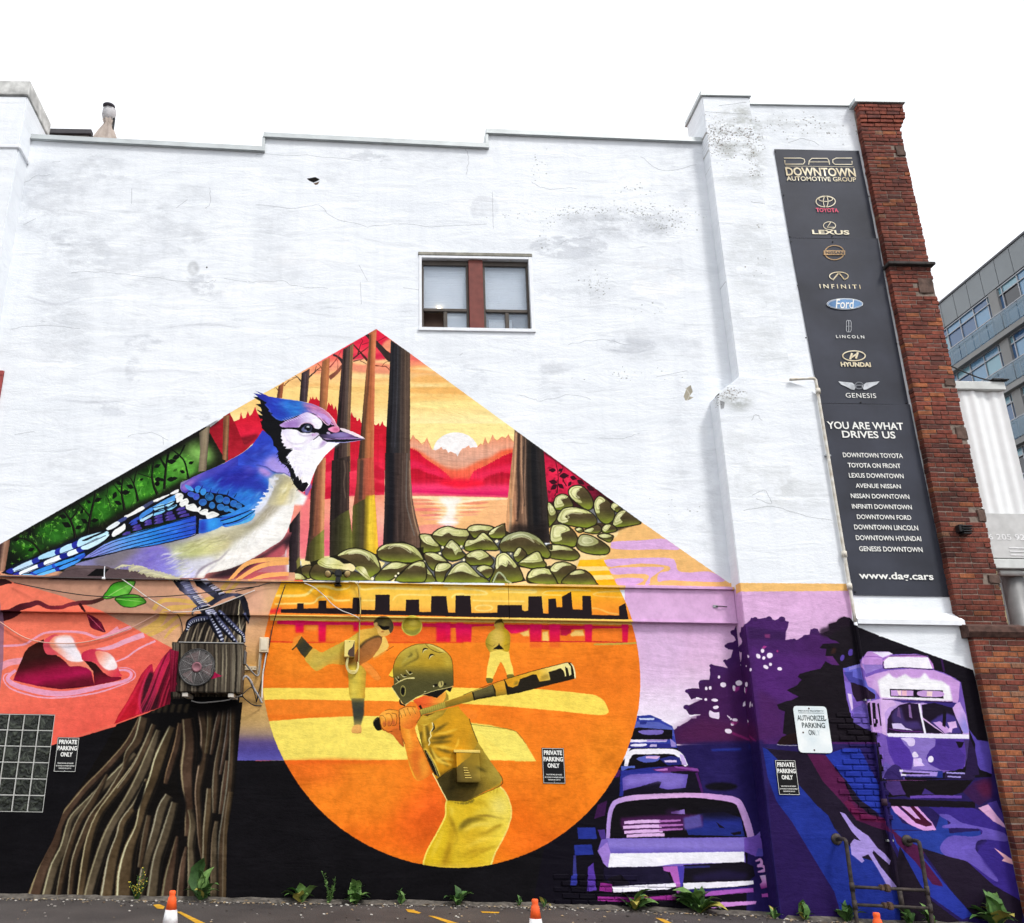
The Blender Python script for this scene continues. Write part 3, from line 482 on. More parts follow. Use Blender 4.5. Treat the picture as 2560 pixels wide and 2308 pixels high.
 for x,y,rx,ry,r_,c in [(985,270,60,22,-.6,'#5aa0e8'),(1085,285,36,42,-.5,'#3a86dc'),(1145,315,34,40,-.4,'#3a90dc'),(1010,345,46,30,-.3,'#3c54c0'),(1065,370,36,40,-.4,'#4450c0'),(1215,370,50,46,0,'#1e5a98'),(1330,395,46,46,0,'#225ea0'),(1410,415,42,44,0,'#2a5ab4'),(1495,450,42,40,0,'#2a66bc'),(1550,475,40,34,-.2,'#2f6cb8'),(1140,435,46,40,.1,'#2f62b4'),(1245,470,34,40,0,'#2c68b0'),(1345,490,42,40,0,'#2f6cb4'),(1412,512,36,36,0,'#2f72b8'),(1470,530,40,20,-.4,'#3a84c8')]:
  EL(x,y,rx,ry,c,rot=-r_); EL(x+8,y+ry*.35,rx*.6,ry*.35,'#4a9cd8',rot=-r_,a=.45,b=2); RING(x,y,rx*.92,ry*.9,5,'#6ab0e8',rot=-r_,a=.35)
 for q in ['1210 350 1240 270','1290 360 1330 290','1420 350 1440 300','1500 380 1530 330','1100 310 1140 240']: ST(q,[14,3],'#141c44')
 for q,c in [('1330 600 1450 560 1600 490 1700 450 1640 520 1500 580','#3a8adc'),('1350 650 1500 610 1650 560 1740 520 1700 580 1560 640 1400 670','#3a94dc'),('1390 705 1520 680 1660 620 1740 560 1700 640 1560 690','#5ab4ec'),('1090 650 1200 625 1330 615 1340 660 1380 690 1250 760 1120 790 1080 760','#2f7ed8')]: F(q,c,sm=1,n=.2)
 F('1100 640 1180 640 1180 780 1090 790','#3038b0',a=.8,b=6); F('1200 640 1330 620 1300 730 1200 740','#40aaf0',a=.7,b=6)
 for q in ['1340 650 1500 600 1700 520','1370 690 1550 640 1740 530','1080 640 1070 700 1075 800']: ST(q,[10,14,6],'#0a0f1c')
 F('800 370 830 335 890 330 920 360 910 400 960 390 980 430 970 460 1030 450 1060 470 1080 500 1110 480 1120 510 1100 540 1160 510 1200 520 1200 550 1250 540 1290 550 1330 575 1270 610 1190 625 1170 585 1120 575 1080 545 1010 535 950 510 940 470 900 490 870 460 880 430 840 440 830 390','#f2f2ee',sm=1)
 for q in ['850 380 900 350 910 380','890 440 950 410 960 430','960 490 1030 460 1060 480','1100 550 1170 530 1190 550','1200 590 1260 560 1300 580']: ST(q,[3,10,3],'#b8b8b4',a=.7,b=1)
 ST('860 290 700 390 480 520 250 650 60 740 -40 800',[46,64,64,62,40,20],'#12121a')
 for q,c in [('770 330 850 285 865 300 850 325 780 345','#f4f4f2'),('555 430 600 400 740 345 750 355 640 415 570 435','#f4f4f2'),('430 490 545 420 570 440 470 505','#4a5074'),('240 590 290 570 430 485 470 510 340 580 260 615','#f4f4f2'),('160 650 245 600 270 625 190 670','#46508a'),('30 740 60 710 150 655 190 675 120 730 50 755','#eef4f8')]: F(q,c,sm=1)
 F('95 810 120 760 200 710 245 680 250 740 190 790 120 830','#f6f6f4',sm=1)
 for q,c in [('820 375 800 360 560 490 600 520 800 440','#5aa0e4'),('720 460 780 420 810 430 780 460 740 485','#aadcf4'),('720 510 780 480 840 460 830 485 760 525','#8ccef2'),('580 510 620 470 690 455 700 490 640 510 590 530','#9cd4f2'),('570 590 600 550 690 510 700 545 620 580','#84c8f2'),('410 600 440 560 560 490 560 540 480 590 420 640','#4a90e0'),('420 640 470 600 560 560 560 590 450 655','#b8e0f6'),('310 690 350 655 380 650 390 675 330 700','#3a4cb8'),('290 680 330 640 400 600 410 630 340 660','#3a58c4')]: F(q,c,sm=1,n=.1)
 for x,y,L in [(840,520,95),(850,560,100),(880,595,105),(710,570,85),(715,605,100),(720,635,110),(590,605,85),(590,640,90),(590,672,95),(480,660,70),(480,690,75),(340,720,85),(345,750,95),(225,800,85)]:
  ST([(x-8,y+10),(x+L*.4,y-8),(x+L,y-20)],[10,36,26],'#4a3c96'); ST([(x,y+2),(x+L*.3,y-8)],[6,18],'#9a88d0',a=.7,b=1.5)
 for q in ['560 500 690 470 820 420','560 560 700 520 830 470','440 620 560 560','700 470 720 560 700 620','570 540 575 680','820 500 860 600','690 560 710 650']: ST(q,9,'#141830')
 PRI='-240 1080 0 920 150 850 400 770 700 690 1000 600 1065 595 1080 640 1070 720 1065 790 980 830 800 880 600 920 400 950 270 970 60 1020 -130 1070'
 F(PRI,('l',(-100,1000),(1050,700),['#8a90dc','#7aa0e4','#4a98e8','#2f8ae4','#2c6cdc','#2c48c0']),n=.12)
 F('1060 590 1100 600 1090 800 1060 800','#0c0f1e')
 with clip(PRI):
  for q in ['-160 1040 100 900 500 790 1060 650','-160 1060 150 930 560 820 1060 690','-150 1075 200 955 600 850 1060 740','0 1040 300 965 700 870 1060 790','-180 1030 60 890 420 775 1000 610']: ST(q,[3,9,9,7],'#0e1430')
  HATCH((200,900),(1000,680),30,60,200,-14,14,['#5ab8f4','#2858d0','#9ac0f0'],a=.35,b=2)
 ST('-240 1085 60 1030 280 975 600 925 980 835 1075 795',[6,12,10,10,12,10],'#0c0f1c',a=.9)
 # ---- tail
 reg(0,1100,440,2019)
 F('20 1520 150 1430 500 1290 850 1130 960 1090 1230 1020 1260 1060 1200 1180 1020 1290 960 1360 800 1450 600 1520 440 1555 200 1560','#0f1524')
 for q,c in [('75 1500 150 1460 165 1505 130 1530','#2a34a0'),('165 1465 370 1370 400 1420 190 1505 165 1495','#c8e4fa'),('370 1375 450 1335 460 1385 400 1420','#28329c'),('460 1325 630 1255 660 1310 470 1365','#b4e0f8'),('635 1265 700 1230 705 1290 650 1315','#28329c'),('705 1235 830 1180 850 1240 710 1300','#bfe4fa'),('830 1185 900 1150 910 1200 850 1240','#2a32a0'),('900 1150 980 1100 1220 1040 1240 1085 1100 1130 910 1220','#c4ecfc'),
                 ('160 1530 240 1505 250 1545 160 1550','#2a34a0'),('240 1505 440 1420 460 1455 260 1540','#eef8fe'),('440 1420 520 1390 535 1430 460 1465','#20288c'),('520 1385 690 1315 710 1360 540 1435','#f4fbfe'),('690 1315 780 1285 800 1330 720 1365','#20288c'),('780 1285 880 1245 910 1285 800 1330','#ecf8fe'),('880 1245 960 1205 975 1255 910 1285','#252d98'),('950 1210 1240 1080 1220 1130 1100 1210 980 1255','#d4f2fa'),
                 ('350 1525 400 1500 440 1525 400 1550','#2c40b0'),('400 1500 600 1425 620 1460 430 1530','#3a90e4'),('600 1425 650 1410 670 1440 620 1465','#2c50c0'),('650 1410 860 1340 880 1360 670 1440','#3f9aea'),('860 1335 970 1290 960 1320 880 1360','#3478dc'),('440 1535 640 1470 660 1495 560 1530 450 1555','#6abef4'),('640 1470 700 1450 710 1480 660 1500','#2434a4'),('700 1450 910 1365 940 1360 880 1410 720 1480','#4a9cf0'),('900 1345 980 1305 970 1340 920 1365','#3058cc'),('200 1555 330 1530 400 1555','#88c8f0')]:
  F(q,c,sm=1,n=.08)
 for q in ['180 1500 420 1410 700 1300 1000 1190 1220 1090','250 1540 500 1440 800 1335 1000 1260']: ST(q,7,'#182044')
 F('950 1145 1100 1080 1220 1030 1200 1060 1080 1110 990 1150','#0c0f18',sm=1)
 # ---- neck and head
 reg(600,950,940,1996)
 F('300 280 420 300 600 560 1100 470 1300 560 1440 680 1400 760 1180 830 900 900 800 1000 800 1300 900 1480 880 1600 800 1530 740 1400 560 1100 380 760 340 560','#0e0f14')
 F('620 720 900 740 1160 780 1290 860 1180 1000 900 1120 700 1010 620 860','#ece6f2')
 F('60 1060 200 960 240 1000 120 1120','#3a48c0')
 F('1000 470 1200 540 1320 600 1400 660 1330 660 1200 580','#c890c8')
 NECK='-20 1120 180 960 340 730 460 820 520 960 590 1080 600 1200 700 1260 750 1380 740 1420 660 1370 540 1360 440 1310 380 1270 200 1240 -20 1250'
 F(NECK,('l',(200,800),(560,1350),['#3a44c0','#3048c0','#3c5cd0','#6a6cd8','#a8a0e4']),n=.2)
 with clip(NECK):
  F('400 1150 520 1100 600 1200 720 1300 740 1420 560 1360 440 1300 360 1240','#b09ce0',a=.9,b=8); F('60 1060 250 1000 400 900 460 1000 300 1160 160 1240 40 1230','#2c349c',a=.7,b=10)
  HATCH((100,1100),(400,1000),24,60,140,-30,20,['#3a64d8','#2c34a4','#5a70dc'],a=.5,b=3)
 ST('240 1240 400 1275 460 1320 540 1355 660 1365 740 1410',[6,12,12,10,6],'#28306c',a=.85,b=1)
 F('280 1300 380 1290 440 1340 430 1400 350 1400 290 1350','#b890d8',a=.6,b=8)
 F('640 960 800 980 1180 830 1280 900 1480 910 1400 970 1260 1100 1140 1260 1070 1420 1030 1540 940 1640 860 1600 800 1500 760 1380 700 1200 640 1060',('l',(700,1000),(1200,1300),['#dcd4ee','#f0eef6','#fbfafa','#ffffff']),n=.04)
 F('860 1440 900 1300 980 1210 1000 1300 960 1420 900 1500','#ece0c0',a=.7,b=6); F('800 1010 900 1000 860 1080 800 1090','#c4a8d0',a=.6,b=6)
 HATCH((900,1050),(900,1450),40,70,130,115,9,['#c8c0e4','#ffffff','#b8b0d4','#e8e0d0'],a=.55,b=1)
 F('1140 1010 1280 900 1480 905 1380 980 1240 1060','#ffffff',a=.9,b=5)
 ST('1050 1010 1180 990 1280 915',[4,12,8],'#a890c0',a=.6,b=2)
 F('1230 870 1290 905 1200 970 1160 980','#b494cc',a=.8,b=3)
 F('500 1380 620 1370 740 1420 800 1530 880 1620 960 1680 1000 1700 940 1830 400 1830 480 1640 540 1500',('l',(500,1500),(950,1700),['#a8a498','#b8b090','#d8cca0','#f0ece0','#fcfcfa']),b=3,n=.15)
 F('620 1560 740 1500 700 1640 620 1760 560 1830 600 1640','#e4d890',a=.8,b=8)
 HATCH((600,1500),(900,1700),34,60,150,120,12,['#fffdf6','#c8c0a0','#e8e0c0','#a8a088'],a=.5,b=1.5)
 F(JAG('440 1430 540 1380 600 1400 540 1520 480 1660 400 1760 280 1800 340 1700 420 1580',46,80),'#dcdce4',a=.85,b=1)
 BLK='195 240 320 245 420 310 350 330 410 430 420 450 480 540 560 600 640 580 1000 500 1200 560 1300 640 1330 615 1350 660 1410 650 1340 700 1300 760 1200 800 1080 770 900 770 800 700 640 700 600 740 630 800 620 870 680 950 720 1000 810 990 720 1080 680 1130 730 1180 750 1240 800 1320 830 1420 860 1400 880 1470 900 1450 920 1510 990 1490 1010 1530 960 1620 915 1640 860 1600 800 1530 790 1450 745 1400 745 1330 700 1280 680 1240 620 1220 575 1150 570 1100 555 1090 590 1040 560 1000 500 960 490 880 450 820 400 780 330 700 320 600 340 580 280 500 340 520 260 430 350 470 310 400 240 350 330 360 300 300'
 F(BLK,'#0e0f14')
 for q in ['200 240 330 300 420 320','240 350 340 370 400 460','255 430 340 490 400 560','270 495 330 550','300 600 350 640']: ST(q,[3,30,60],'#0e0f14')
 for q in ['560 1060 700 1110','580 1100 700 1150','590 1160 720 1200','620 1200 740 1240','660 1240 760 1290']: ST(q,[2,14,3],'#b8b4e8' if RG.random()<.3 else '#0e0f14')
 F('660 1000 730 1010 815 990 740 1070 690 1130 745 1115 700 1190 765 1160 725 1240 790 1205 760 1290 820 1260 800 1370 850 1320 830 1410 860 1400 880 1350 900 1440 925 1400 940 1500 965 1440 985 1500 1005 1470 1030 1540 1070 1420 1100 1300 1000 1100 900 1030','#f8f6fb')
 HATCH((760,1100),(940,1420),30,40,110,112,9,['#d4cce8','#ffffff','#c4bcdc'],a=.6,b=.8)
 for x,y in [(560,1060),(570,1110),(590,1160),(630,1205),(680,1250),(735,1330),(770,1420),(800,1500),(860,1590)]: ST([(x+50,y-30),(x+10,y),(x-24,y+34)],[26,14,2],'#0e0f14')
 F('1030 1540 1050 1500 1060 1560 1000 1680 970 1690 960 1620','#8a6cb0',a=.9)
 CREST='225 150 330 190 430 235 560 260 760 285 920 310 1080 350 1220 410 1310 480 1390 570 1420 640 1470 700 1400 680 1360 620 1300 600 1200 560 1100 490 1000 470 900 500 800 540 700 580 620 595 540 570 470 510 490 490 420 450 440 430 370 360 400 330 300 270 205 185 320 210'
 F(CREST,('l',(330,300),(1400,520),['#2c34a0','#2a40b8','#2c64c8','#3a70c8','#8a70b8','#c484b0','#d890b4']),n=.15)
 with clip(CREST):
  F('600 340 900 340 960 420 880 500 700 480 560 420','#2f88d8',a=.75,b=10); F('450 380 620 400 760 500 640 580 480 500','#2a34a8',a=.7,b=10)
  F('900 330 1100 370 1280 470 1400 620 1300 560 1140 450 980 400','#e888a8',a=.75,b=6); F('1040 440 1200 480 1290 580 1300 640 1200 560 1080 500','#b090d4',a=.9,b=5)
  ST('600 262 900 300 1100 350 1280 450 1400 600 1440 680',[6,14,16,16,18,14],'#fbd8d8',b=1)
  HATCH((450,330),(900,420),34,60,170,12,16,['#4a9ce4','#2434a4','#5a70cc','#2c50c4'],a=.45,b=2)
  HATCH((1000,400),(1280,520),20,30,150,32,9,['#f4b8c8','#9a78b8','#c8a0d8'],a=.6,b=1)
 ST('370 340 440 430 470 500 560 575 660 590',[4,10,8,10,4],'#6a80dc',a=.8,b=1)
 F('1180 560 1240 560 1290 640 1330 640 1350 600 1320 560 1240 500 1150 490','#c8a0dc',sm=1); ST('1140 500 1220 590 1290 655 1335 640',[5,14,16,8],'#f0c0e0')
 BR='590 660 640 620 720 580 830 545 900 500 980 470 1060 490 1140 540 1200 590 1215 640 1190 700 1140 715 1090 690 1060 640 990 620 920 640 870 690 760 690 640 690'
 F(BR,('l',(600,640),(1200,640),['#c4a4dc','#a880c4','#b898d4','#d8c8ec','#f0eaf6','#f4f0fa']),sm=1,n=.1)
 with clip(BR,1): F('1060 560 1160 580 1200 640 1170 690 1110 670','#faf8fc',a=.8,b=6); F('640 640 800 600 900 620 840 680 680 690','#a078c0',a=.6,b=6)
 for i in range(14):
  x=660+i*34; y=590-i*9 if i<10 else 500+(i-10)*14
  ST([(x+30,y+24),(x-6,y-4),(x-34,y-26)] if i<10 else [(x-20,y+20),(x+10,y),(x+30,y-30)],[12,7,2],'#e6d8f4',a=.9)
 ST('860 690 920 635 1000 620 1070 650 1100 690',[4,14,16,16,10],'#e4c0e0',a=.9)
 F('640 700 760 695 860 700 930 660 1000 640 1060 670 1090 730 1040 770 960 770 900 730 800 712','#0c0d12',sm=1)
 EL(1000,705,92,72,'#0b0c12'); F('905 720 960 680 1000 740 1060 745 1010 765 940 760','#7a7cac',sm=1,a=.8,b=1); EL(1003,700,55,50,'#181a22'); RING(1003,700,56,52,10,'#6a70a0',a=.7,b=1)
 EL(1005,685,24,18,'#d8dce8',b=1); EL(975,735,18,9,'#9aa4cc',a=.9,b=1); EL(1000,715,26,22,'#05060a')
 CH='610 780 640 730 720 715 840 730 920 780 1040 800 1120 770 1165 780 1150 830 1080 870 1000 930 900 980 800 980 720 960 690 900 640 870'
 F(CH,('l',(640,760),(1100,900),['#e4dcf0','#f8f6fa','#fbfafc','#d8c8e4']),sm=1,n=.05)
 ST('640 800 700 880 780 930 900 930 1000 880',[4,12,16,12,4],'#c0acd4',a=.7,b=2); ST('850 740 900 800 980 815 1060 800 1150 780',[4,14,14,14,8],'#a890c0',a=.8,b=2)
 EL(1075,800,14,22,'#c8a0d4'); EL(1105,795,14,22,'#d8b0dc'); ST('1080 875 1150 820 1170 800',[5,14,6],'#0f1016')
 F('630 850 700 900 740 960 800 990 730 990 650 930','#c0a0d0',a=.7,b=3)
 F('640 760 605 800 625 830 605 850 640 880 610 905 655 930 640 965 690 975 670 1005 735 1000 815 992 780 950 690 880','#f2eaf6')
 F('1165 800 1240 770 1320 720 1380 690 1480 700 1600 730 1740 790 1845 860 1760 880 1600 900 1480 912 1280 905 1220 870','#15161e')
 F('1170 800 1300 790 1500 760 1600 780 1700 830 1500 840 1340 850 1240 855',('l',(1200,800),(1650,820),['#3a3048','#6a5a8c','#8a78b0','#6a4a80']),sm=1)
 F('1480 700 1600 730 1740 790 1845 860 1720 830 1600 780 1500 740','#f6e4ec',sm=1)
 F('1220 870 1340 860 1500 842 1700 840 1800 858 1600 866 1400 866 1280 875','#a884c0',sm=1,a=.9)
 ST('1180 830 1240 855 1340 858',[8,12,6],'#c8b0d8',a=.8); ST('1290 905 1500 912 1700 890 1845 862',[4,12,10,3],'#a8a8e0',a=.9)
 F('1300 710 1360 680 1430 680 1470 710 1460 750 1400 770 1330 745',('l',(1310,700),(1460,740),['#e898c0','#e080a8','#d8749c']),sm=1); EL(1410,720,34,18,'#c05a84',a=.7,b=2); RING(1400,720,60,32,6,'#f4c0d4',a=.6,b=1)
 EL(1305,775,30,16,'#b8a8c8',rot=.3); F('1300 800 1480 770 1640 800 1560 825 1400 820','#9a88c4',a=.6,b=3)
 ST('1170 810 1260 880 1330 900',[6,10,5],'#0f1016')
 TR[:]=[0,0,1]
def mural_left():
 TR[:]=[0,0,1]
 F('-60 1436 760 1452 760 1897 -60 1930','#ea6a56',n=.06)
 F('-60 2400 -60 1905 130 1862 300 1812 440 1757 640 1720 640 1901 720 1899 720 1800 2000 1900 2000 2400','#100e12',n=.15)
 reg(0,1430,640,2019)
 F('110 75 -20 60 -20 110 60 200 0 -10 2330 0 2330 1470 1900 1470 1370 600 800 300 480 180','#d8a482',n=.05)
 F('110 80 480 185 820 310 1370 600 1420 600 1560 560 2200 580 2200 40 0 20',('l',(900,60),(1700,500),['#b88a74','#c89a80','#dca880','#dcb088']),n=.06)
 F('700 70 1400 70 1500 300 1250 360 820 300 480 180','#c4967c',a=.6,b=12)
 F('1750 560 2200 300 2200 1130 1880 1130',('l',(0,500),(0,1250),['#d8a87c','#d6a868','#c8a064','#b89868']),b=4,n=.08)
 F('1880 1040 2360 1030 2360 1480 1870 1482',('l',(0,1080),(0,1470),['#cca468','#c8a468','#bc9c6c','#a08878','#5e4e84','#524890','#5e58a8']),n=.1)
 F('1400 80 2100 70 2100 330 1700 400','#dca690',a=.6,b=14)
 for q,w in [('1220 300 1290 230 1420 225 1560 240 1700 200 1760 140 1830 60',[30,34,30,30,40,40,30]),('1120 470 1250 400 1330 300 1450 280 1560 270',[50,60,50,36,20]),('1170 500 1300 430 1400 350 1480 330',[30,40,30,10]),('1300 520 1360 450 1420 410',[14,26,16]),('1640 240 1760 200 1850 120 1930 40',[20,26,26,20])]: ST(q,w,'#dcb45c',a=.85)
 CO='-20 70 110 80 480 185 820 310 1370 600 1360 640 1200 730 910 1190 600 1290 -20 1440'
 with clip(CO):
  F(CO,('l',(200,300),(600,1300),['#ee7c62','#ef7a60','#ee6e5a','#ea6252']),n=.08)
  ST('-20 580 180 570 260 530 350 480 480 465 660 475 780 515 900 480 1040 430',[14,18,16,16,18,20,22,30,30],'#e8a0b4')
  ST('940 440 860 490 780 515',[40,30,16],'#e8a0b4',a=.9); ST('1140 490 1000 540 880 590 760 610',[44,40,36,20],'#e8a8bc'); ST('1230 540 1100 600 1000 670 900 710',[16,14,14,10],'#eaa8ba')
  ST('-20 760 80 710 200 690 340 640',[60,50,46,30],'#e8a0b0',a=.9)
 ST('130 770 80 810 70 850 160 900 380 950 560 950 800 900 1000 850 1040 800 1000 770 940 770',[20,36,44,46,44,40,40,34,26,24,14],'#e8a0bc')
 ST('120 790 50 800 35 850 100 920 300 980 500 985 760 950 980 880 1065 830 1060 780 1000 750 920 755',[6,10,12,12,12,12,12,12,12,10,8,5],'#eaa4b8')
 F('110 850 140 770 180 680 200 630 230 590 350 525 360 600 480 670 540 720 640 740 720 760 750 890 600 910 480 920 300 895 150 860',('l',(300,600),(330,920),['#3a1410','#34120f','#4a0f18','#8a0f38','#a8124a','#6a0f28']),n=.2)
 F('345 570 370 520 430 490 480 495 580 510 620 600 660 690 740 740 750 800 700 760 640 735 560 740 520 700 480 655 420 650 370 640',('l',(360,520),(640,720),['#d85060','#d8505c','#e88068','#ea8a70']),sm=1)
 F('400 540 450 500 560 500 600 580 650 660 660 700 560 700 500 660 430 610 400 580',('l',(420,540),(640,650),['#ee9878','#f0ac98','#f4d8d8','#f8f0f0']),sm=1,b=1)
 F('440 520 520 500 580 520 600 590 640 650 640 690 580 670 520 620 450 570','#f2eaf0',sm=1,a=.9,b=4)
 F('750 890 740 780 700 730 660 690 700 690 760 720 820 790 880 820 960 825 960 840 900 860',('l',(760,720),(800,890),['#2a0e0c','#3a1014','#6a0f24','#8a1434']),n=.2)
 F('655 690 650 640 700 610 760 605 840 620 900 660 930 730 950 790 965 815 900 825 850 810 800 760 750 710 700 700',('l',(680,640),(940,800),['#c83050','#d84858','#e87060','#d83a50']),sm=1)
 F('760 620 840 625 900 670 930 750 860 770 800 730 770 680',('l',(770,640),(920,740),['#ec8a70','#f4b8a8','#f8ecec','#f4e0e0']),sm=1,b=1)
 ST('-20 350 90 330 180 280 260 260 320 245 400 280 500 280 560 260 650 245 740 240 830 210',[90,70,60,46,36,30,30,30,36,34,26],('l',(0,0),(830,0),['#3a1216','#4a1620','#6a2430','#8a2c38','#5a2428','#4a3026']),n=.3)
 ST('640 250 660 280 690 320',[20,22,10],'#3a1218'); ST('-20 90 60 80 110 90',[60,50,10],'#3a1a1c')
 for q,c in [('825 200 860 150 900 100 960 80 1075 75 1050 140 1020 180 940 195 860 215',['#2e7a1c','#4aa82c','#7ac850','#2a6a1a']),('920 215 960 190 1040 180 1110 190 1165 240 1110 265 1060 280 990 275 950 250',['#2a6a18','#3f9a26','#66b83c','#2a6c18'])]:
  F(q,('l',tuple(P(q).min(0)),tuple(P(q).max(0)),c),sm=1); v=crom(P(q)); ST(np.vstack([v,v[:1]]),8,'#1a3a12',sm=0,a=.8)
 ST('850 205 940 150 1050 95',[6,8,3],'#9ad070'); ST('930 215 1030 225 1150 240',[6,8,3],'#8aca60')
 F('690 330 740 345 800 390 825 440 833 472 770 455 720 430 705 380',('l',(700,340),(820,460),['#8a1c3a','#5a1028','#7a1834','#4a0f20']),sm=1); ST('700 340 760 400 825 465',[5,6,3],'#d8607c')
 RED='905 1195 940 1120 1000 1030 1060 920 1120 800 1180 730 1205 720 1215 790 1280 680 1350 600 1440 640 1560 600 1700 700 1500 1000 1400 1020 1130 1110'
 F(RED,('l',(950,1100),(1450,700),['#b81828','#c01a34','#a81838','#b01a40','#8a1838']),n=.35)
 with clip(RED):
  F('1115 1110 1105 1000 1130 870 1180 780 1215 790 1230 900 1270 1010 1250 1080','#3a1420',a=.95,b=3);
  for i in range(26):
   x=1200+i*14; ST([(x-120+i*4,1120),(x-30,950),(x+40,760),(x+110,600)],[4,14,12,4],RG.choice(['#e03858','#5a0f24','#7a1430','#3a0c1a','#d83060']),a=.75,b=1)
  for q in ['930 1170 1010 1040 1080 920 1180 740','1080 1120 1110 1000 1140 860 1190 760']: ST(q,[10,22,16,6],'#e0304a',a=.7,b=2)
 ST('1125 1115 1105 1050 1110 960 1150 840 1200 740',[10,18,14,10,5],'#d0305a',a=.9,b=1)
 # ---- post the bird stands on
 POST='1345 620 1380 580 1440 480 1480 420 1560 360 1640 300 1760 250 1900 200 1950 230 1945 420 1930 560 1900 700 1890 1060 1880 1350 1300 1350 1350 1000'
 F(POST,'#2a2420',n=.3,nt='v')
 with clip(POST):
  for i in range(30):
   x=1350+i*20+RG.uniform(-4,4); ST([(x-40,1100),(x-10,800),(x+20,560),(x+90+RG.uniform(-20,20),240)],[6,16,14,5],RG.choice(['#16120f','#6a5e50','#8a7e6c','#463c34','#14100e']),a=.85,b=.7)
  for i in range(9):
   x=1440+i*52; ST([(x,620),(x+50,460),(x+90,380)],[4,13,3],'#c0b094',a=.85,b=.6)
  ST('1905 210 1890 330 1900 560 1880 900 1880 1350',[8,12,12,12,10],'#d8ccaa',a=.8)
  F('1330 1000 1900 960 1900 1060 1700 1040 1400 1060','#0a090b',a=.9)
 reg(420,1500,700,1456)
 F('60 540 990 560 980 1260 60 1240','#3c352d',n=.3,nt='v')
 for i in range(34):
  x=90+i*27+RG.uniform(-6,6); ST([(x,545),(x+RG.uniform(-6,6),850),(x-14+RG.uniform(-6,6),1250)],[10,RG.uniform(10,26),12],RG.choice(['#17130f','#6c6254','#8c8270','#4c443a','#15110e','#544a3e']),a=.9,b=.6)
 for x in (640,715,760,855,915,945): ST([(x,570),(x+6,800),(x-14,1230)],[5,11,5],'#d8ccac',a=.8,b=.5)
 F('40 630 180 680 200 760 130 870 150 1000 200 1090 120 1180 30 1190','#8e1838',n=.4,nt='v'); F('560 1030 610 905 640 940 690 975 720 980 640 1010','#a81c4c',n=.3,nt='v')
 for i in range(9): ST([(50+i*18,1180),(70+i*16,900),(90+i*14,640)],[4,9,4],RG.choice(['#d84a6c','#4a0c20','#c02850']),a=.7,b=.6)
 reg(0,1430,640,2019)
 F('1355 50 1500 55 1530 130 1600 220 1680 290 1690 350 1600 330 1570 280 1500 200 1430 150',('l',(1400,150),(1560,100),['#12131a','#3a3a4c','#7a7a96','#4a4a5c','#1c1c26']),n=.4)
 F('1530 50 1620 55 1680 130 1760 170 1880 170 1930 180 1960 240 1980 340 1960 410 1930 300 1900 220 1850 190 1760 220 1680 270 1640 250 1700 210 1620 150 1560 110',('l',(1600,60),(1900,260),['#14151c','#4a4a60','#2a2a38','#5a5a74','#1c1c26']),n=.4)
 for q,w in [('1640 300 1680 380 1720 460 1760 560',[80,64,54,20]),('1680 310 1740 400 1800 470 1870 560',[40,56,46,16]),('1730 310 1800 380 1870 450 1920 500 1930 560',[30,44,40,28,6]),('1640 360 1560 370 1500 400 1470 470',[50,56,50,8]),('1590 280 1540 300 1525 340',[30,18,5]),('1930 330 1965 400',[30,6])]:
  ST(q,[x*1.15 for x in w],'#10111a'); ST(np.array(P(q))+[6,-6],[x*.62 for x in w],'#767aa4',a=.9,b=1)
  v=crom(P(q),False,8)
  for i in range(2,len(v)-2):
   d=v[i+1]-v[i-1]; d=d/max(np.hypot(*d),1e-3); nn=np.array([-d[1],d[0]]); k=w[0]*.28 if len(w) else 10
   ST([v[i]+nn*k*.3,v[i]-nn*k*1.1],[12,6],'#e4e8f4' if i % 2 else '#181a26',a=.85)
 for (xa,ya,xb,yb,k) in [(1440,70,1670,330,46),(1600,60,1760,180,30)]:
  for i in range(22):
   t=i/21; x=xa+(xb-xa)*t; y=ya+(yb-ya)*t; ST([(x-k*.4,y+6),(x+k,y-10)],[13,6],RG.choice(['#a8aacc','#dcdcec','#0f1018','#7a7ca4']),a=.85,b=.4)
 F('-20 90 0 90 36 400 30 700 0 960 -20 960','#8a6a84',a=.8)
 TR[:]=[0,0,1]
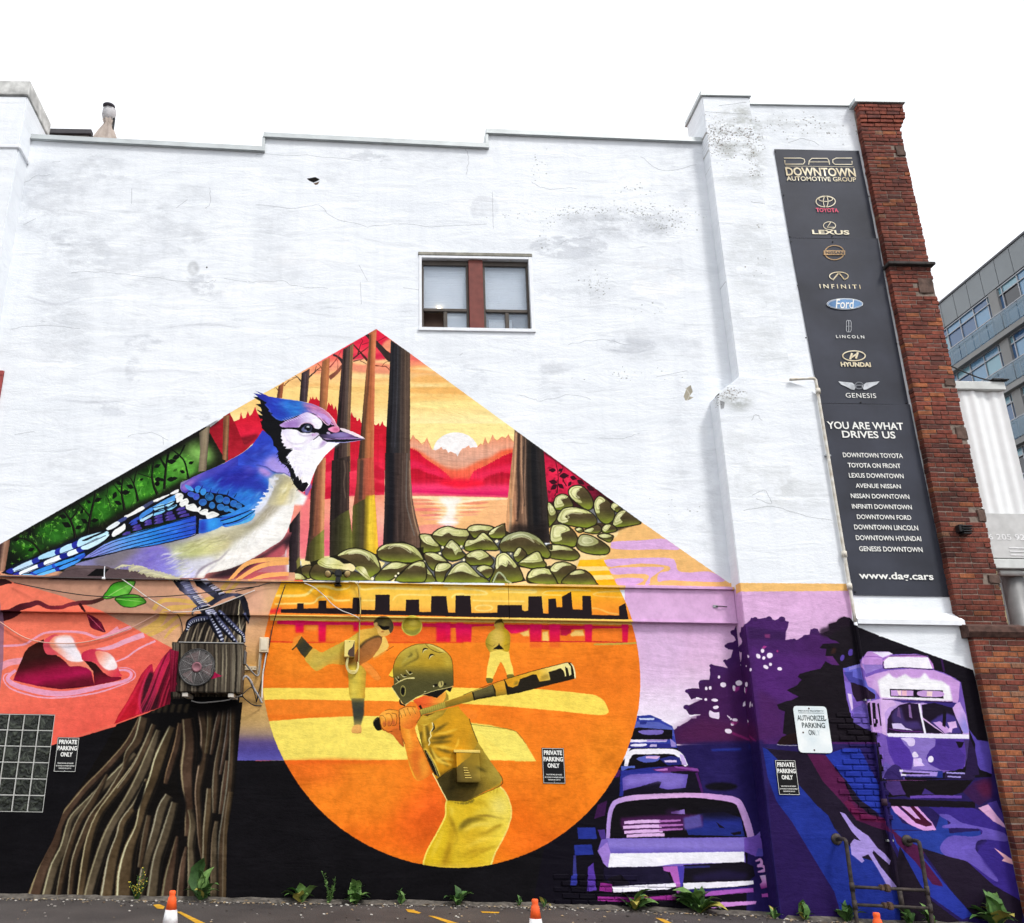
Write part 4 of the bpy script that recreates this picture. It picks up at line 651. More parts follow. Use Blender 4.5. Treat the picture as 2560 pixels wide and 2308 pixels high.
def mural_stump():
 reg(60,1760,640,1992)
 ST_='20 1660 130 1400 250 1170 350 900 500 680 700 350 800 170 1020 90 1240 0 1880 -20 1850 300 1820 700 1750 1100 1740 1690 0 1690'
 F(ST_,'#0d0907',n=.2)
 with clip(ST_):
  def root(q,w,c='#4a3a2a',hl='#b0a890',a=.95):
   v=P(q); w=np.array(w,float)
   ST(q,w*1.06,c,a=a,b=1.2,n=.45)
   d=np.gradient(v,axis=0); d /= np.maximum(np.hypot(*d.T),1)[:,None]; nn=np.stack([d[:,1],-d[:,0]],1)*(np.interp(np.linspace(0,1,len(v)),np.linspace(0,1,len(w)),w)*.42)[:,None]
   ST(v+nn*.98,w*.26,'#070504',a=.85,b=1.6); ST(v-nn*.96,w*.12,hl,a=.95,b=.7)
  for q,w,hl in [('1010 100 900 330 700 560 560 700 430 860 320 1020 280 1180 180 1400 100 1650',[30,60,60,60,70,90,110,120,130],'#a89a74'),
   ('960 420 760 640 560 830 430 960 390 1060 350 1230 270 1400 200 1660',[40,70,60,50,60,80,90,90],'#c8c4a0'),('720 600 600 830 480 1010 400 1230 340 1450 300 1660',[20,70,60,60,60,50],'#a8a488'),('900 480 740 770 600 950 520 1130 440 1350 400 1660',[30,60,60,70,60,50],'#c8c4a4'),
   ('1080 250 980 500 820 720 660 930 580 1130 540 1330 490 1660',[30,70,70,60,70,80,70],'#d8d0a8'),('1040 110 990 300 900 420 860 540',[90,90,60,20],'#b8b494'),('1120 170 1060 340 960 540 820 730',[40,60,60,50],'#c8c4a4'),('1160 220 1080 460 1000 640 900 820 760 1050 680 1250 600 1500 560 1660',[40,90,90,80,80,90,90,90],'#a8a080'),
   ('1060 640 970 850 860 1010 830 1130 770 1330 720 1660',[30,60,70,80,110,130],'#c8c4a8'),('1280 190 1180 450 1120 640 1040 850 990 1050 920 1240 880 1450 870 1660',[60,110,100,90,70,110,150,160],'#e0dcb4'),('1250 780 1190 900 1140 1100 1060 1350 1000 1660',[70,90,90,80,60],'#b8b49c'),('1080 950 1050 1120 1000 1400',[40,60,40],'#8a8670'),('1300 840 1270 960 1220 1130 1150 1350 1110 1660',[60,80,90,90,110],'#a8a48c'),
   ('1350 160 1320 350 1250 580 1220 680',[50,60,60,30],'#c0a078'),('1410 120 1430 330 1410 560 1420 800 1430 950 1400 1130',[100,120,130,100,100,30],'#a89a78'),('1430 900 1460 1030 1440 1200 1450 1450 1450 1660',[40,70,60,80,90],'#a8a080'),('1320 1130 1290 1320 1260 1480 1240 1660',[20,70,100,120],'#8a8668'),('1400 1220 1370 1400 1350 1660',[20,60,80],'#a89880'),
   ('1530 60 1560 260 1540 500 1500 740 1510 960 1520 1180 1540 1330',[70,80,80,60,50,40,20],'#c0a890'),('1600 50 1600 220 1570 420',[50,50,30],'#98947c'),('1600 720 1590 900 1570 1100 1560 1330 1540 1660',[50,70,60,50,70],'#b8b49c'),('1690 60 1660 200 1610 430',[40,50,20],'#c8c8b4'),('1730 50 1700 300 1660 500 1650 700 1640 930',[40,40,40,60,30],'#a8a894'),('1770 40 1750 280 1690 600',[30,40,20],'#b8c0c0'),('1750 480 1730 700 1690 940',[30,60,30],'#a8a890'),('1800 20 1790 400 1770 700 1730 950 1700 1200 1690 1660',[50,50,60,50,60,70],'#9aa094'),('1660 1000 1640 1200 1640 1660',[30,60,70],'#a08a70'),('1780 750 1740 1100 1730 1660',[40,50,50],'#8a8070')]:
   root(q,w,RG.choice(['#4a3a2a','#54442f','#5a4e3c','#503c2e']),hl)
  for q in ['1040 660 1010 800 960 900 990 800 1030 700','1330 560 1340 700 1380 880 1340 1100','1500 330 1520 420 1500 520']: ST(q,[20,40,30],'#0a0808',b=2)
  F('1020 95 1240 10 1880 -30 1860 60 1500 110 1400 80 1300 180 1200 210 1100 130','#0c0a0c',a=.75,b=6)
  for x in (1110,1160,1210,1270,1330,1390): ST([(x,70),(x+10,30),(x+26,-20)],[30,36,30],'#3a3226',b=2)
 TR[:]=[0,0,1]
def mural_circle():
 TR[:]=[0,0,1]
 t=CIRC
 with clip('-50 1441 709 1455.5 1848 1476 1848 2400 -50 2400'),clip(t,1,raw=True):
  put([crom(P(t))],('l',(1100,1400),(1150,2170),['#fbcf2e','#fbb026','#f58a24','#f07f22','#f08322','#ef8020','#ee7418','#f0861c']),n=.1)
  reg(620,1420,1660,2019)
  for x,y,rx,ry,c,a in [(500,1100,260,200,'#f49028',.5),(850,1250,130,160,'#ea6420',.7),(1600,1150,200,200,'#f28a20',.5),(300,980,180,60,'#ea6a22',.7),(1500,1350,260,90,'#ec6a1c',.6),(620,1330,240,80,'#ec6c1c',.6),(1400,700,240,60,'#ef7a20',.5),(700,500,120,60,'#ee7c20',.5),(1750,420,130,160,'#f08020',.5),(250,480,160,60,'#f09028',.5),(920,1100,60,160,'#e65c20',.6),(1330,1000,120,100,'#f08422',.5),(1750,900,120,150,'#f09022',.5)]: EL(x,y,rx,ry,c,a=a,b=26,n=.3)
  F('0 585 400 580 900 575 1100 580 1400 585 1620 605 1700 620 1740 660 1730 710 1500 690 1200 665 900 650 500 640 0 645','#f8dc60',sm=1,n=.08)
  F('0 645 500 640 900 660 1100 690 1050 740 600 720 300 725 0 745','#ef8428',sm=1,n=.1); ST('0 715 250 720 480 700',[10,20,6],'#e8701c',a=.6,b=3)
  F('60 745 300 725 560 715 900 720 1080 760 1300 790 1350 850 1400 935 1200 930 900 925 600 930 130 930','#f6e06a',sm=0,n=.08)
  F('1060 745 1180 760 1300 790 1350 850 1400 935 1300 935','#f4e26e',b=1)
  ST('1080 755 1200 770 1300 790 1350 850',[3,4,4,3],'#6a6a28',a=.6)
  ST('120 945 400 935 700 940',[16,26,8],'#e8641e',a=.7,b=4)
  F('100 225 1890 245 1890 375 1680 360 80 358','#f07a24',n=.1)
  F('110 228 1890 250 1890 275 1200 262 600 256 110 252','#f4d876',n=.06)
  reg(640,1440,1160,2019)
  F('210 430 400 425 700 440 1200 445 2019 460 2019 500 1300 480 1000 470 700 470 400 470 210 460','#e0145a',n=.15)
  for x0,x1,y1 in [(385,470,545),(610,685,635),(945,1000,530),(1750,1895,635),(1950,2019,640),(1060,1090,470),(1360,1390,480)]:
   F([(x0,450),(x1,450),(x1-4,y1),(x0+4,y1)],('l',(0,460),(0,y1),['#f0146c','#e01248','#d81838']),b=1.5)
  ST('140 632 500 640 780 640',[10,9,4],'#d82020',a=.9,b=.6); ST('1280 640 2019 640',8,'#d4301c',a=.9,b=.6)
  F('1300 480 1750 475 1750 630 1300 635','#ea5a28',a=.5,b=5); F('700 500 940 490 940 620 700 630','#f4842a',a=.8,b=4); F('480 480 600 475 600 520 490 520','#f6a848',a=.7,b=4)
  reg(1120,1440,1640,2019)
  F('0 460 400 462 900 470 1760 485 1760 500 1300 510 1000 520 800 500 700 540 620 555 540 480 380 480 0 500','#d4164a',n=.15); F('560 480 780 480 780 530 640 555 600 530','#ee1464',a=.8,b=2)
  for x0,x1,y1 in [(-20,25,635),(80,235,635),(795,915,630),(985,1095,635),(1330,1405,635),(1690,1755,640)]:
   F([(x0,465),(x1,465),(x1-6,y1),(x0+6,y1)],('l',(0,470),(0,y1),['#f0146c','#dc1450','#e01c3c']),b=1.2)
  for q in ['700 550 790 520 790 580 740 580','920 540 975 530 985 625 920 625','1190 560 1240 520 1310 520 1330 575 1200 580']: F(q,'#f2c870',sm=0,b=1)
  F('1095 500 1200 510 1200 545 1150 575 1095 570','#b81440',b=1); ST('800 632 1300 632 1740 640',9,'#cc1c30'); F('1410 510 1690 510 1690 620 1410 620','#f4822a',a=.9,b=2)
  ST('1420 660 1600 655 1850 645',[16,20,16],'#c8a848'); F('800 640 910 640 910 690 800 690','#d8502a',a=.5,b=3); F('990 640 1090 640 1090 690 990 690','#d8502a',a=.5,b=3)
  reg(640,1440,1160,2019)
  F('100 20 2019 30 4000 60 4000 400 150 380',('l',(0,80),(0,370),['#fbc72c','#fbbc2c','#f7a832','#f28a2e']),a=.95)
  F('900 100 2019 100 2800 110 2800 380 1000 340','#f8d060',a=.7,b=10)
  F('130 330 260 310 250 360 130 370','#e8283c',a=.8,b=3)
  for q,w in [('200 195 400 195 500 180 580 110 680 105 800 135 900 120 920 90',[20,26,26,26,24,26,20,8]),('190 275 400 270 560 265 620 210 720 205 780 240 920 238',[14,16,18,16,16,20,16]),('1010 95 1040 135 1200 120 1400 125 1680 130 1690 100',[14,20,24,26,22,10]),('1330 240 1380 190 1500 185 1700 190',[8,14,14,12]),('1820 100 2019 100',[20,24]),('1900 215 1940 180 2019 175',[10,14,12]),('1030 240 1160 240',[12,12])]: ST(q,w,'#fbe48a',a=.9,b=1)
  reg(1120,1440,1640,2019)
  for q,w in [('0 130 200 130 340 150 370 180 200 185 60 190 40 220',[20,20,20,18,14,12,8]),('420 150 500 130 700 140 840 145 820 165 600 160 440 160',[14,18,18,20,12,12,8]),('240 240 400 245 740 250',[14,12,14]),('260 315 300 290 400 290 430 315 380 340 290 335 260 315',12),('910 180 960 150 1100 145 1260 140 1380 150',[10,16,14,14,8]),('1400 180 1480 160 1680 150',[12,12,8]),('1400 180 1480 200 1730 212',[10,10,8]),('1390 315 1450 320 1560 360 1650 372',[12,14,14,12]),('920 185 1100 190',[10,10])]: ST(q,w,'#fbe58c',a=.85,b=1)
  F('1390 180 1640 190 1760 300 1800 420 1400 380','#f28f2a',a=.5,b=12)
  reg(640,1440,1160,2019)
  F('250 325 405 320 410 268 470 268 470 320 612 315 612 245 690 240 690 315 940 315 948 212 1025 212 1025 330 1160 332 1163 185 1302 185 1302 340 1455 340 1460 232 1585 232 1588 352 1698 352 1705 198 1848 198 1866 358 1935 358 1940 192 2019 192 2019 395 250 360','#241a1e')
  reg(1120,1440,1640,2019)
  F('-20 190 -20 358 72 358 75 195 216 195 228 362 476 358 480 285 715 285 718 335 745 345 775 338 778 200 905 200 920 365 972 368 970 225 1042 222 1050 305 1105 305 1102 205 1190 155 1206 325 1300 330 1298 195 1380 195 1392 380 1655 385 1652 300 1715 265 1745 425 -20 395','#241a1e')
  reg(640,1440,1160,2019)
  EL(1518,480,100,95,'#d8d05a'); EL(1518,478,88,84,'#a89a34'); F('1440 460 1500 430 1600 440 1600 500 1540 520 1450 500','#c8b238',sm=1,a=.9,b=3); EL(1530,445,44,40,'#f0dc60',b=5); F('1440 510 1520 530 1600 500 1570 560 1520 570 1460 550','#8c8a3a',sm=1,a=.8,b=2)
  mural_pitcher(); mural_fielder(); mural_batter()
 TR[:]=[0,0,1]
def mural_pitcher():
 reg(700,1530,1020,1765)
 F('940 640 1090 700 1190 800 1190 900 1180 1100 1160 1190 980 1190 950 900 930 750',('l',(940,900),(1190,900),['#c8a83a','#d8c250','#d4b844','#c09430']),sm=1,n=.1)
 F('990 1180 1170 1180 1165 1400 1120 1560 1030 1560 1010 1350',('l',(0,1140),(0,1560),['#c0a848','#4a4a38','#3c3e36','#4a4a3a','#a89a54']),n=.15,b=1)
 F('1030 1555 1120 1555 1130 1650 1090 1665 1000 1655 1000 1600','#eab062',sm=1); ST('1000 1655 1060 1665 1125 1655',5,'#a0682c',a=.7)
 F('350 630 440 510 500 505 580 550 700 490 880 400 1000 330 1110 270 1140 400 1100 640 900 720 700 710 540 800 480 790 400 710',('l',(450,500),(620,780),['#e0b44e','#d0b048','#ccb44c','#d8a43c']),sm=1,n=.12)
 F('450 560 600 600 800 560 880 640 640 700 520 760 440 680','#c8ac50',a=.6,b=6)
 F('230 470 310 330 370 400 460 490 350 625 290 560',('l',(250,400),(420,560),['#5a4a24','#3e3c2c','#3c3a2c','#5a5028']),n=.15); F('160 500 200 350 310 300 300 360 240 440 170 515','#ee9434',a=.95,b=1); ST('175 515 240 450 310 330',[16,22,8],'#4a4020')
 F('1100 240 1280 215 1340 180 1420 320 1200 380 1110 460 1080 420',('l',(1150,240),(1300,340),['#e8b850','#dcb04a','#caa040']),sm=0,n=.1)
 F('1110 470 1200 390 1320 330 1400 330 1420 390 1380 480 1300 600 1240 650 1100 730 1040 640 1050 560',('l',(1150,400),(1250,650),['#9a6434','#a06838','#a86c38','#b87030']),sm=1,n=.2)
 ST('1105 480 1200 390 1340 330 1400 340 1420 400',[40,30,24,30,14],'#4a3c24',a=.9,b=1.5)
 F('1420 340 1460 340 1500 430 1500 480 1440 540 1290 620 1370 500 1410 410','#ecc466',sm=1,n=.06)
 ST('1290 640 1420 570 1500 510 1570 465',[24,20,14,5],'#f09a3a'); ST('1470 530 1575 465',6,'#7a3a1c')
 F('1130 720 1220 690 1300 770 1390 890 1370 930 1310 920 1220 830','#f0923a',sm=1,b=1); ST('1220 690 1320 790 1395 890 1370 935 1300 920',5,'#c87024',a=.7)
 F('1300 150 1340 90 1420 65 1520 90 1570 160 1565 240 1500 310 1430 330 1370 310 1340 230 1310 190','#e2b862',sm=1)
 F('1300 130 1350 80 1440 62 1530 95 1570 170 1565 240 1530 285 1500 240 1440 240 1380 200 1340 170',('l',(1320,100),(1560,260),['#5a5034','#6a6040','#8a7c46','#5a5038','#4a4430']),sm=1,n=.15)
 F('1370 170 1430 190 1510 190 1510 225 1450 245 1400 220','#15120f',sm=1); EL(1420,265,22,10,'#a86a34',b=1); EL(1330,160,24,26,'#e8c070')
 F('890 600 1040 620 1090 730 1000 740 900 680','#5a3c1c',a=.6,b=4)
 TR[:]=[620,1420,1040/2019]
def mural_fielder():
 reg(1160,1530,1480,2019)
 F('360 1030 370 880 410 700 420 610 540 570 710 600 740 760 780 880 790 990 690 990 640 860 600 790 580 780 540 860 480 1000 460 1045','#f4dc68',sm=0,n=.08)
 F('360 1035 460 1045 450 1105 390 1115 362 1090','#6a6430',sm=1); F('685 985 780 975 790 1010 700 1040','#7a6a2c',sm=1)
 F('345 480 380 370 430 300 500 250 480 200 500 150 540 118 590 118 630 150 640 200 640 250 700 290 735 380 735 490 715 600 680 620 560 590 440 620 400 610',('l',(360,400),(730,400),['#a8922c','#c8ac40','#d8b850','#d4b048','#c0a020','#a88a24']),sm=1,n=.12)
 F('490 180 510 140 550 118 600 120 640 180 600 160 540 165','#6a5c2c',sm=1); F('440 330 560 300 650 340 650 440 540 490 440 440','#d8bc5a',a=.7,b=8)
 F('460 580 550 510 560 485 575 520 640 580','#17130c'); ST('350 480 450 530 500 500',5,'#5a4a18',a=.8); ST('735 490 640 530',5,'#5a4a18',a=.7)
def mural_batter():
 reg(960,1800,1320,1680)
 PA='740 930 860 940 1000 930 1200 830 1360 770 1430 850 1480 980 1490 1100 1450 1250 1380 1400 1300 1550 1250 1760 460 1740 470 1640 520 1500 620 1320 720 1120 725 1000'
 F(PA,('l',(600,1200),(1450,1150),['#d8b41e','#e2c02e','#dcb828','#e4c83c','#e8d050']),n=.12)
 with clip(PA):
  F('740 1060 840 1300 800 1450 760 1740 640 1740 760 1400','#b8901a',a=.85,b=8); F('860 1300 900 1200 1000 1140 1200 1150 1050 1190 920 1260','#8a7a2a',a=.9,b=4); F('1060 1110 1180 1095 1280 1110 1420 1150 1280 1130','#8a7020',sm=1,a=.9,b=2)
  EL(1340,1000,70,80,'#f4eca8',b=18); EL(1250,1220,60,40,'#f0e490',a=.7,b=14); ST('1210 1290 1300 1240 1400 1210',[6,26,6],'#a8841a',a=.7,b=2); ST('1000 1620 1150 1530 1350 1440',[6,30,8],'#b08c1c',a=.7,b=3); ST('1020 1100 1200 1040 1240 1080',[6,20,6],'#f0dc70',a=.6,b=5)
  F('520 1480 640 1320 740 1120 780 1250 700 1500 640 1740 500 1740','#e0c028',a=.6,b=10); ST('850 1330 860 1400 820 1450',[14,20,6],'#9a7a1a',a=.7,b=3); F('900 1300 1200 1250 1350 1350 1100 1480 880 1520','#dcb430',a=.6,b=14)
  for q,w,c,a in [('760 1090 830 1260 850 1330',[8,34,12],'#8a6c14',.8),('900 1270 960 1180 1080 1140 1220 1150',[10,40,30,6],'#6e5a18',.8),('930 1300 1060 1220 1240 1200',[8,40,10],'#f4e27c',.7),('1100 1330 1240 1290 1380 1220',[8,36,8],'#9a7a18',.75),('960 1480 1120 1400 1330 1340',[8,40,8],'#f0d860',.6),('880 1600 1060 1520 1320 1480',[8,34,8],'#a07e16',.7),('760 1000 800 1050 780 1110',[10,30,8],'#f2dc68',.7),('1000 980 1160 960 1240 1040',[6,30,8],'#b8941c',.6),('560 1600 620 1450 700 1260',[10,40,10],'#f2d658',.6),('700 1690 740 1560 780 1420',[20,40,10],'#9a7614',.7)]: ST(q,w,c,a=a,b=3.5)
  F('500 1690 1240 1700 1240 1760 480 1750','#f0cc50',a=.8,b=6)
 v=crom(P('740 930 725 1000 720 1120 620 1320 520 1500 470 1640 470 1740'),False); ST(v,20,'#f4dc60',sm=0); ST('1360 770 1430 850 1480 980 1490 1100 1450 1250 1380 1400 1300 1550 1250 1700',18,'#f4e07a',a=.9)
 SH='390 30 480 60 560 20 620 -60 744 -140 876 -170 900 -125 960 -60 1000 -20 1040 100 1100 250 1160 340 1250 480 1340 600 1385 680 1360 760 1200 820 1060 900 960 940 860 935 740 930 690 830 620 680 570 610 460 340'
 F(SH,('l',(500,300),(1250,600),['#c89824','#d0981e','#cc941e','#a88a2a','#b89430']),n=.12)
 with clip(SH):
  F('620 680 850 540 1000 420 1100 260 1250 480 1400 700 1200 820 960 940 740 940',('l',(700,800),(1300,500),['#4e4420','#5e4e22','#6e5c24','#98802c','#b09a40']),n=.15)
  F('640 640 830 560 860 780 720 900','#3e3414',a=.85,b=7); F('900 420 1080 300 1180 470 1080 560 940 560','#8a6e1c',a=.6,b=8); ST('700 820 900 760 1130 720',[10,40,8],'#2c2610',a=.6,b=4); ST('1020 640 1180 640 1330 660',[8,34,8],'#c8ac4c',a=.6,b=4); F('1100 480 1300 620 1340 680 1200 700 1100 600','#a8923a',a=.5,b=10)
  F('400 40 560 20 600 -20 560 130 540 220 470 330 420 200','#b89028',b=3)
  for q,w in [('560 150 640 100 760 20',[10,26,6]),('550 210 680 200 820 170',[16,36,6]),('540 260 660 250 800 240',[14,30,6]),('620 320 700 350 820 380',[10,26,6]),('530 300 600 420 700 480 760 540',[10,34,36,8]),('440 130 430 250 470 320',[20,30,20]),('500 60 520 150 520 260',[16,30,14]),('1060 540 1120 560 1200 600',[8,30,6]),('840 760 1000 770 1140 750',[40,40,10])]: ST(q,[z*1.25 for z in w],'#4a4018',a=.85,b=2.4)
  for q,w in [('470 60 480 160 500 260',[10,16,6]),('560 20 560 130 540 220',[8,14,8]),('600 160 720 140 860 100',[6,22,6]),('580 300 720 310 820 330',[8,28,6]),('560 320 640 460 800 520',[8,40,10]),('600 460 700 440 820 460',[6,30,8]),('880 200 860 280 820 340',[6,16,4])]: ST(q,[z*1.2 for z in w],'#f4cc50',a=.85,b=2.2)
  F('470 330 520 350 600 520 660 640 640 660 590 620 520 460','#17130e'); ST('470 335 510 350 600 500 660 650',[16,22,20,10],'#d8b848')
  ST('500 360 580 500 640 660',[6,8,5],'#f4e898',a=.8)
 ST('570 610 640 740 740 930',12,'#f8e8a0'); ST('1000 -20 1040 100 1100 250',8,'#3a3010',a=.9); ST('640 680 750 590 830 550',[6,5,4],'#2a2410'); ST('740 930 860 936 960 940 1100 880 1360 760 1385 680 1340 600',[5,6,6,6,6,10,4],'#4a3c12',a=.85); ST('565 20 580 80 545 140 555 180 530 220 540 260 525 290',12,'#f0e4a8'); ST('580 30 590 90 560 130',[4,22,4],'#1c180c')
 F(JAG('780 930 860 950 960 945 1060 910 1040 960 930 985 840 965',14,30),'#7a6c24',a=.8,b=1)
 for x in (1210,1250,1290,1330): ST([(x,800),(x-10,850)],[12,4],'#a8881c',a=.7,b=1)
 AR='200 -60 380 -60 400 20 365 90 400 200 470 360 560 560 580 610 460 690 400 710 350 660 300 520 260 340 240 260 200 150 180 60'
 F(AR,('l',(220,250),(480,200),['#d87c24','#ee9a30','#ea8a2c','#e8862a','#d8701e']),n=.1)
 with clip(AR): F('300 400 400 300 440 560 420 690 340 620','#d86a24',a=.8,b=8); F('400 480 480 400 540 560 460 660','#f0a038',a=.7,b=6); ST('300 20 290 140 330 300',[10,26,8],'#f6b048',a=.7,b=3); ST('240 300 300 520 380 700',[8,16,10],'#f4c040',a=.9,b=1)
 ST('390 190 470 360 575 600',[5,7,5],'#4a2c10'); ST('190 60 200 160 250 270',[14,10,5],'#3a2010',a=.8)
 F('0 40 100 100 160 60 190 90 240 300 180 260 110 170 0 110',('l',(60,60),(200,240),['#e88a2c','#c86a28','#b05a24']),sm=1)
 reg(920,1580,1300,2019)
 F('600 900 740 840 900 850 1040 780 1080 880 1000 960 760 1100 680 1080 660 960',('l',(700,900),(1000,950),['#e8602c','#ec6c30','#f09038','#f0a840']),n=.1)
 F('1040 790 1070 830 1080 890 1020 920 1000 940 1040 860','#a08a34'); F('700 1110 860 1060 1060 1010 1000 1100 860 1190 760 1230 660 1210',('l',(720,1120),(1000,1080),['#c8a030','#b89830','#a88a2c']),sm=0); ST('700 1170 860 1120 1000 1060',[6,20,6],'#d8b848',a=.8,b=2); F('740 1100 900 1060 800 1110','#4a2c14',a=.9); ST('690 970 720 1020 720 1110',[30,26,10],'#1c160e')
 reg(920,1580,1300,2019)
 F('700 1020 1030 920 1390 790 1660 690 1820 630 2019 560 2019 800 1850 820 1690 850 1410 900 1040 1000 710 1100',('l',(1300,800),(1340,940),['#c8942c','#a8842c','#8a7428','#6a5c20']),n=.15)
 F('1395 790 1660 690 1700 830 1420 900',('l',(1500,740),(1540,880),['#6a6238','#5a522e','#2a2418']),n=.2); F('1660 690 1820 630 1850 820 1700 850 1680 760',('l',(1740,660),(1780,840),['#d8a030','#d09a2c','#8a7428'])); ST('1395 790 1410 850 1420 900',16,'#1a160e'); ST('1660 690 1690 770 1700 850',[10,22,10],'#2a2414'); ST('1420 890 1700 830',[10,14],'#17130c')
 F('690 1030 1030 920 1035 1000 710 1100',('l',(860,980),(880,1060),['#c8b44c','#b0a044','#7c7430']));
 for i in range(11): ST([(730+i*28,1015-i*9),(742+i*28,1085-i*9)],8,'#5a5424',a=.6,b=1)
 reg(1160,1530,1480,2019)
 F('640 1065 900 980 1250 880 1640 785 1700 790 1770 1040 1740 1045 1350 1140 900 1260 690 1300','#241e14',n=.15)
 F('650 1060 1100 925 1640 788 1690 850 1700 980 1670 1000 1640 880 1600 850 1620 1000 1600 1010 1580 920 1530 880 1340 940 1370 1060 1200 1090 1150 980 1100 975 890 1050 860 1150 770 1185 700 1160',('l',(700,1100),(1650,850),['#d89a24','#e0a82c','#e8b83c','#f0dc80','#f4e8a0']),n=.1)
 F('780 1150 830 1080 870 1080 850 1140','#8a7428',a=.8,b=2); F('1200 1080 1220 1000 1330 960 1360 1050','#a88a34',a=.8,b=3); ST('1690 800 1740 880 1760 1040',[14,26,22],'#f4ecb8'); ST('1670 800 1720 900 1740 1040',[6,12,8],'#17130c')
 ST('640 1065 690 1170 690 1300',14,'#17130c'); ST('0 1300 300 1180 640 1060 1100 920 1640 785',7,'#1c180c',a=.85); ST('690 1300 1000 1230 1740 1045',6,'#1c180c',a=.6)
 reg(920,1580,1300,2019)
 F('75 1190 100 1150 150 1130 200 1270 150 1300 120 1290 85 1240','#15110d',sm=1); ST('85 1180 105 1155 130 1145',5,'#d8c890',a=.8)
 F('420 1030 480 1000 560 985 640 990 690 1040 700 1120 640 1220 560 1280 440 1240 420 1120',('l',(450,1000),(640,1240),['#f0a848','#ee9c38','#e88430','#d86c24']),sm=1,n=.08)
 F('160 1110 230 1040 320 1020 400 1040 430 1120 430 1240 380 1300 260 1310 190 1280',('l',(200,1040),(380,1300),['#f4b04a','#f0a038','#e8842c','#d8682a']),sm=1,n=.08)
 F('300 1310 380 1270 430 1300 450 1420 480 1500 400 1440 340 1360','#d06c28',sm=1)
 for q,w in [('165 1110 200 1100 240 1150 240 1230 215 1245',6),('240 1080 300 1080 330 1150 310 1230 270 1240',6),('320 1070 380 1090 390 1170 370 1230 330 1235',6),('430 1060 460 1130',6),('480 1020 510 1110',6),('530 1000 570 1100',6),('600 1000 640 1080',6),('420 1030 425 1180 430 1300',12),('690 1040 705 1110 650 1200',6),('160 1120 190 1260 260 1315 330 1310',7),('230 1040 300 1020 400 1035',6),('420 1025 520 985 640 990',6)]: ST(q,w,'#4a2810',a=.85)
 for x,y in [(225,1210),(285,1205),(345,1195)]: EL(x,y,22,34,'#b85a34',a=.75,b=2)
 for x,y in [(225,1130),(285,1115),(350,1110),(450,1070),(500,1050),(560,1040),(620,1040)]: EL(x,y,20,34,'#f8c05a',a=.6,b=3)
 HE='350 600 340 560 345 450 390 330 470 240 580 180 700 152 830 155 960 200 1060 270 1115 350 1130 420 1140 700 1060 740 900 770 720 830 620 880 520 950 490 960 430 880 320 720 350 690'
 F(HE,('l',(640,200),(660,900),['#c8b24a','#c0a43c','#b0942c','#7a6c2c','#54502c','#4c4a2a','#5a5634']),n=.12)
 with clip(HE):
  F('760 150 900 200 1000 270 1060 260 1140 330 1140 250 900 130','#e0d070',sm=0); F('440 430 500 250 620 200 680 300 560 420 460 480','#a8983e',a=.7,b=8); F('700 250 860 260 1060 330 1110 470 900 480 700 440','#c09a28',a=.6,b=14); EL(1070,400,30,70,'#e0c858',a=.7,b=8)
  F('340 620 420 560 600 500 800 520 1140 500 1140 720 900 780 620 890 500 960 420 880 330 720','#54502c',a=.6,b=12); ST('460 460 560 400 670 330 640 220',[6,12,16,6],'#4a421c',a=.8,b=1.5); ST('450 430 520 350 640 310',[4,10,4],'#e8dc90',a=.6,b=2); ST('540 330 590 290 560 260',[10,14,5],'#4a421c',b=2)
 F('280 570 340 470 350 600','#f0d44c'); ST('285 575 345 605',5,'#5a4a18')
 F('720 830 900 770 1060 740 1130 715 1100 790 1050 760 920 870 860 850','#1a1510');
 for q in ['370 600 420 660','400 580 440 640','440 555 480 590 520 580','510 500 560 555 595 540']: ST(q,7,'#f0e8b0')
 for x,y in [(420,622),(500,570),(570,530)]: EL(x,y,20,14,'#17140c',rot=.4)
 ST('360 690 430 650 520 610 625 605',[8,10,14,18],'#e4d890'); ST('770 155 840 220 940 265 1010 260',[6,6,6,5],'#3a3214'); ST('345 600 345 450 390 330 470 240 580 180 700 152 830 155 960 200 1060 270 1115 350 1135 480 1140 710',7,'#3a3214',a=.85)
 ST('320 720 430 890 490 965 530 940 620 880 720 830 900 770 1060 735 1140 712',[8,10,10,8,8,8,8,7],'#e8d890',a=.95); ST('430 890 440 940 500 975',[16,26,14],'#1a150e')
 EL(472,775,38,74,'#a89e5a'); EL(470,775,30,62,'#5a562e'); EL(468,778,24,50,'#0f0d0a')
 for x,y in [(765,225),(850,305)]: F([(x-38,y+45),(x-30,y),(x-5,y-22),(x+45,y-5),(x,y),(x-22,y+25)],'#15110b',sm=1); ST([(x-30,y+48),(x-14,y+12),(x+30,y)],[4,10,3],'#f8f0c0')
 EL(975,685,34,46,'#b8ac6a',rot=.3); ST('975 640 985 700',12,'#3a341c'); EL(905,700,30,20,'#1c180e'); EL(1030,685,18,14,'#1c180e'); EL(880,712,9,12,'#e8e0b0'); ST('750 790 775 782',8,'#e0d8a0')
 TR[:]=[0,0,1]
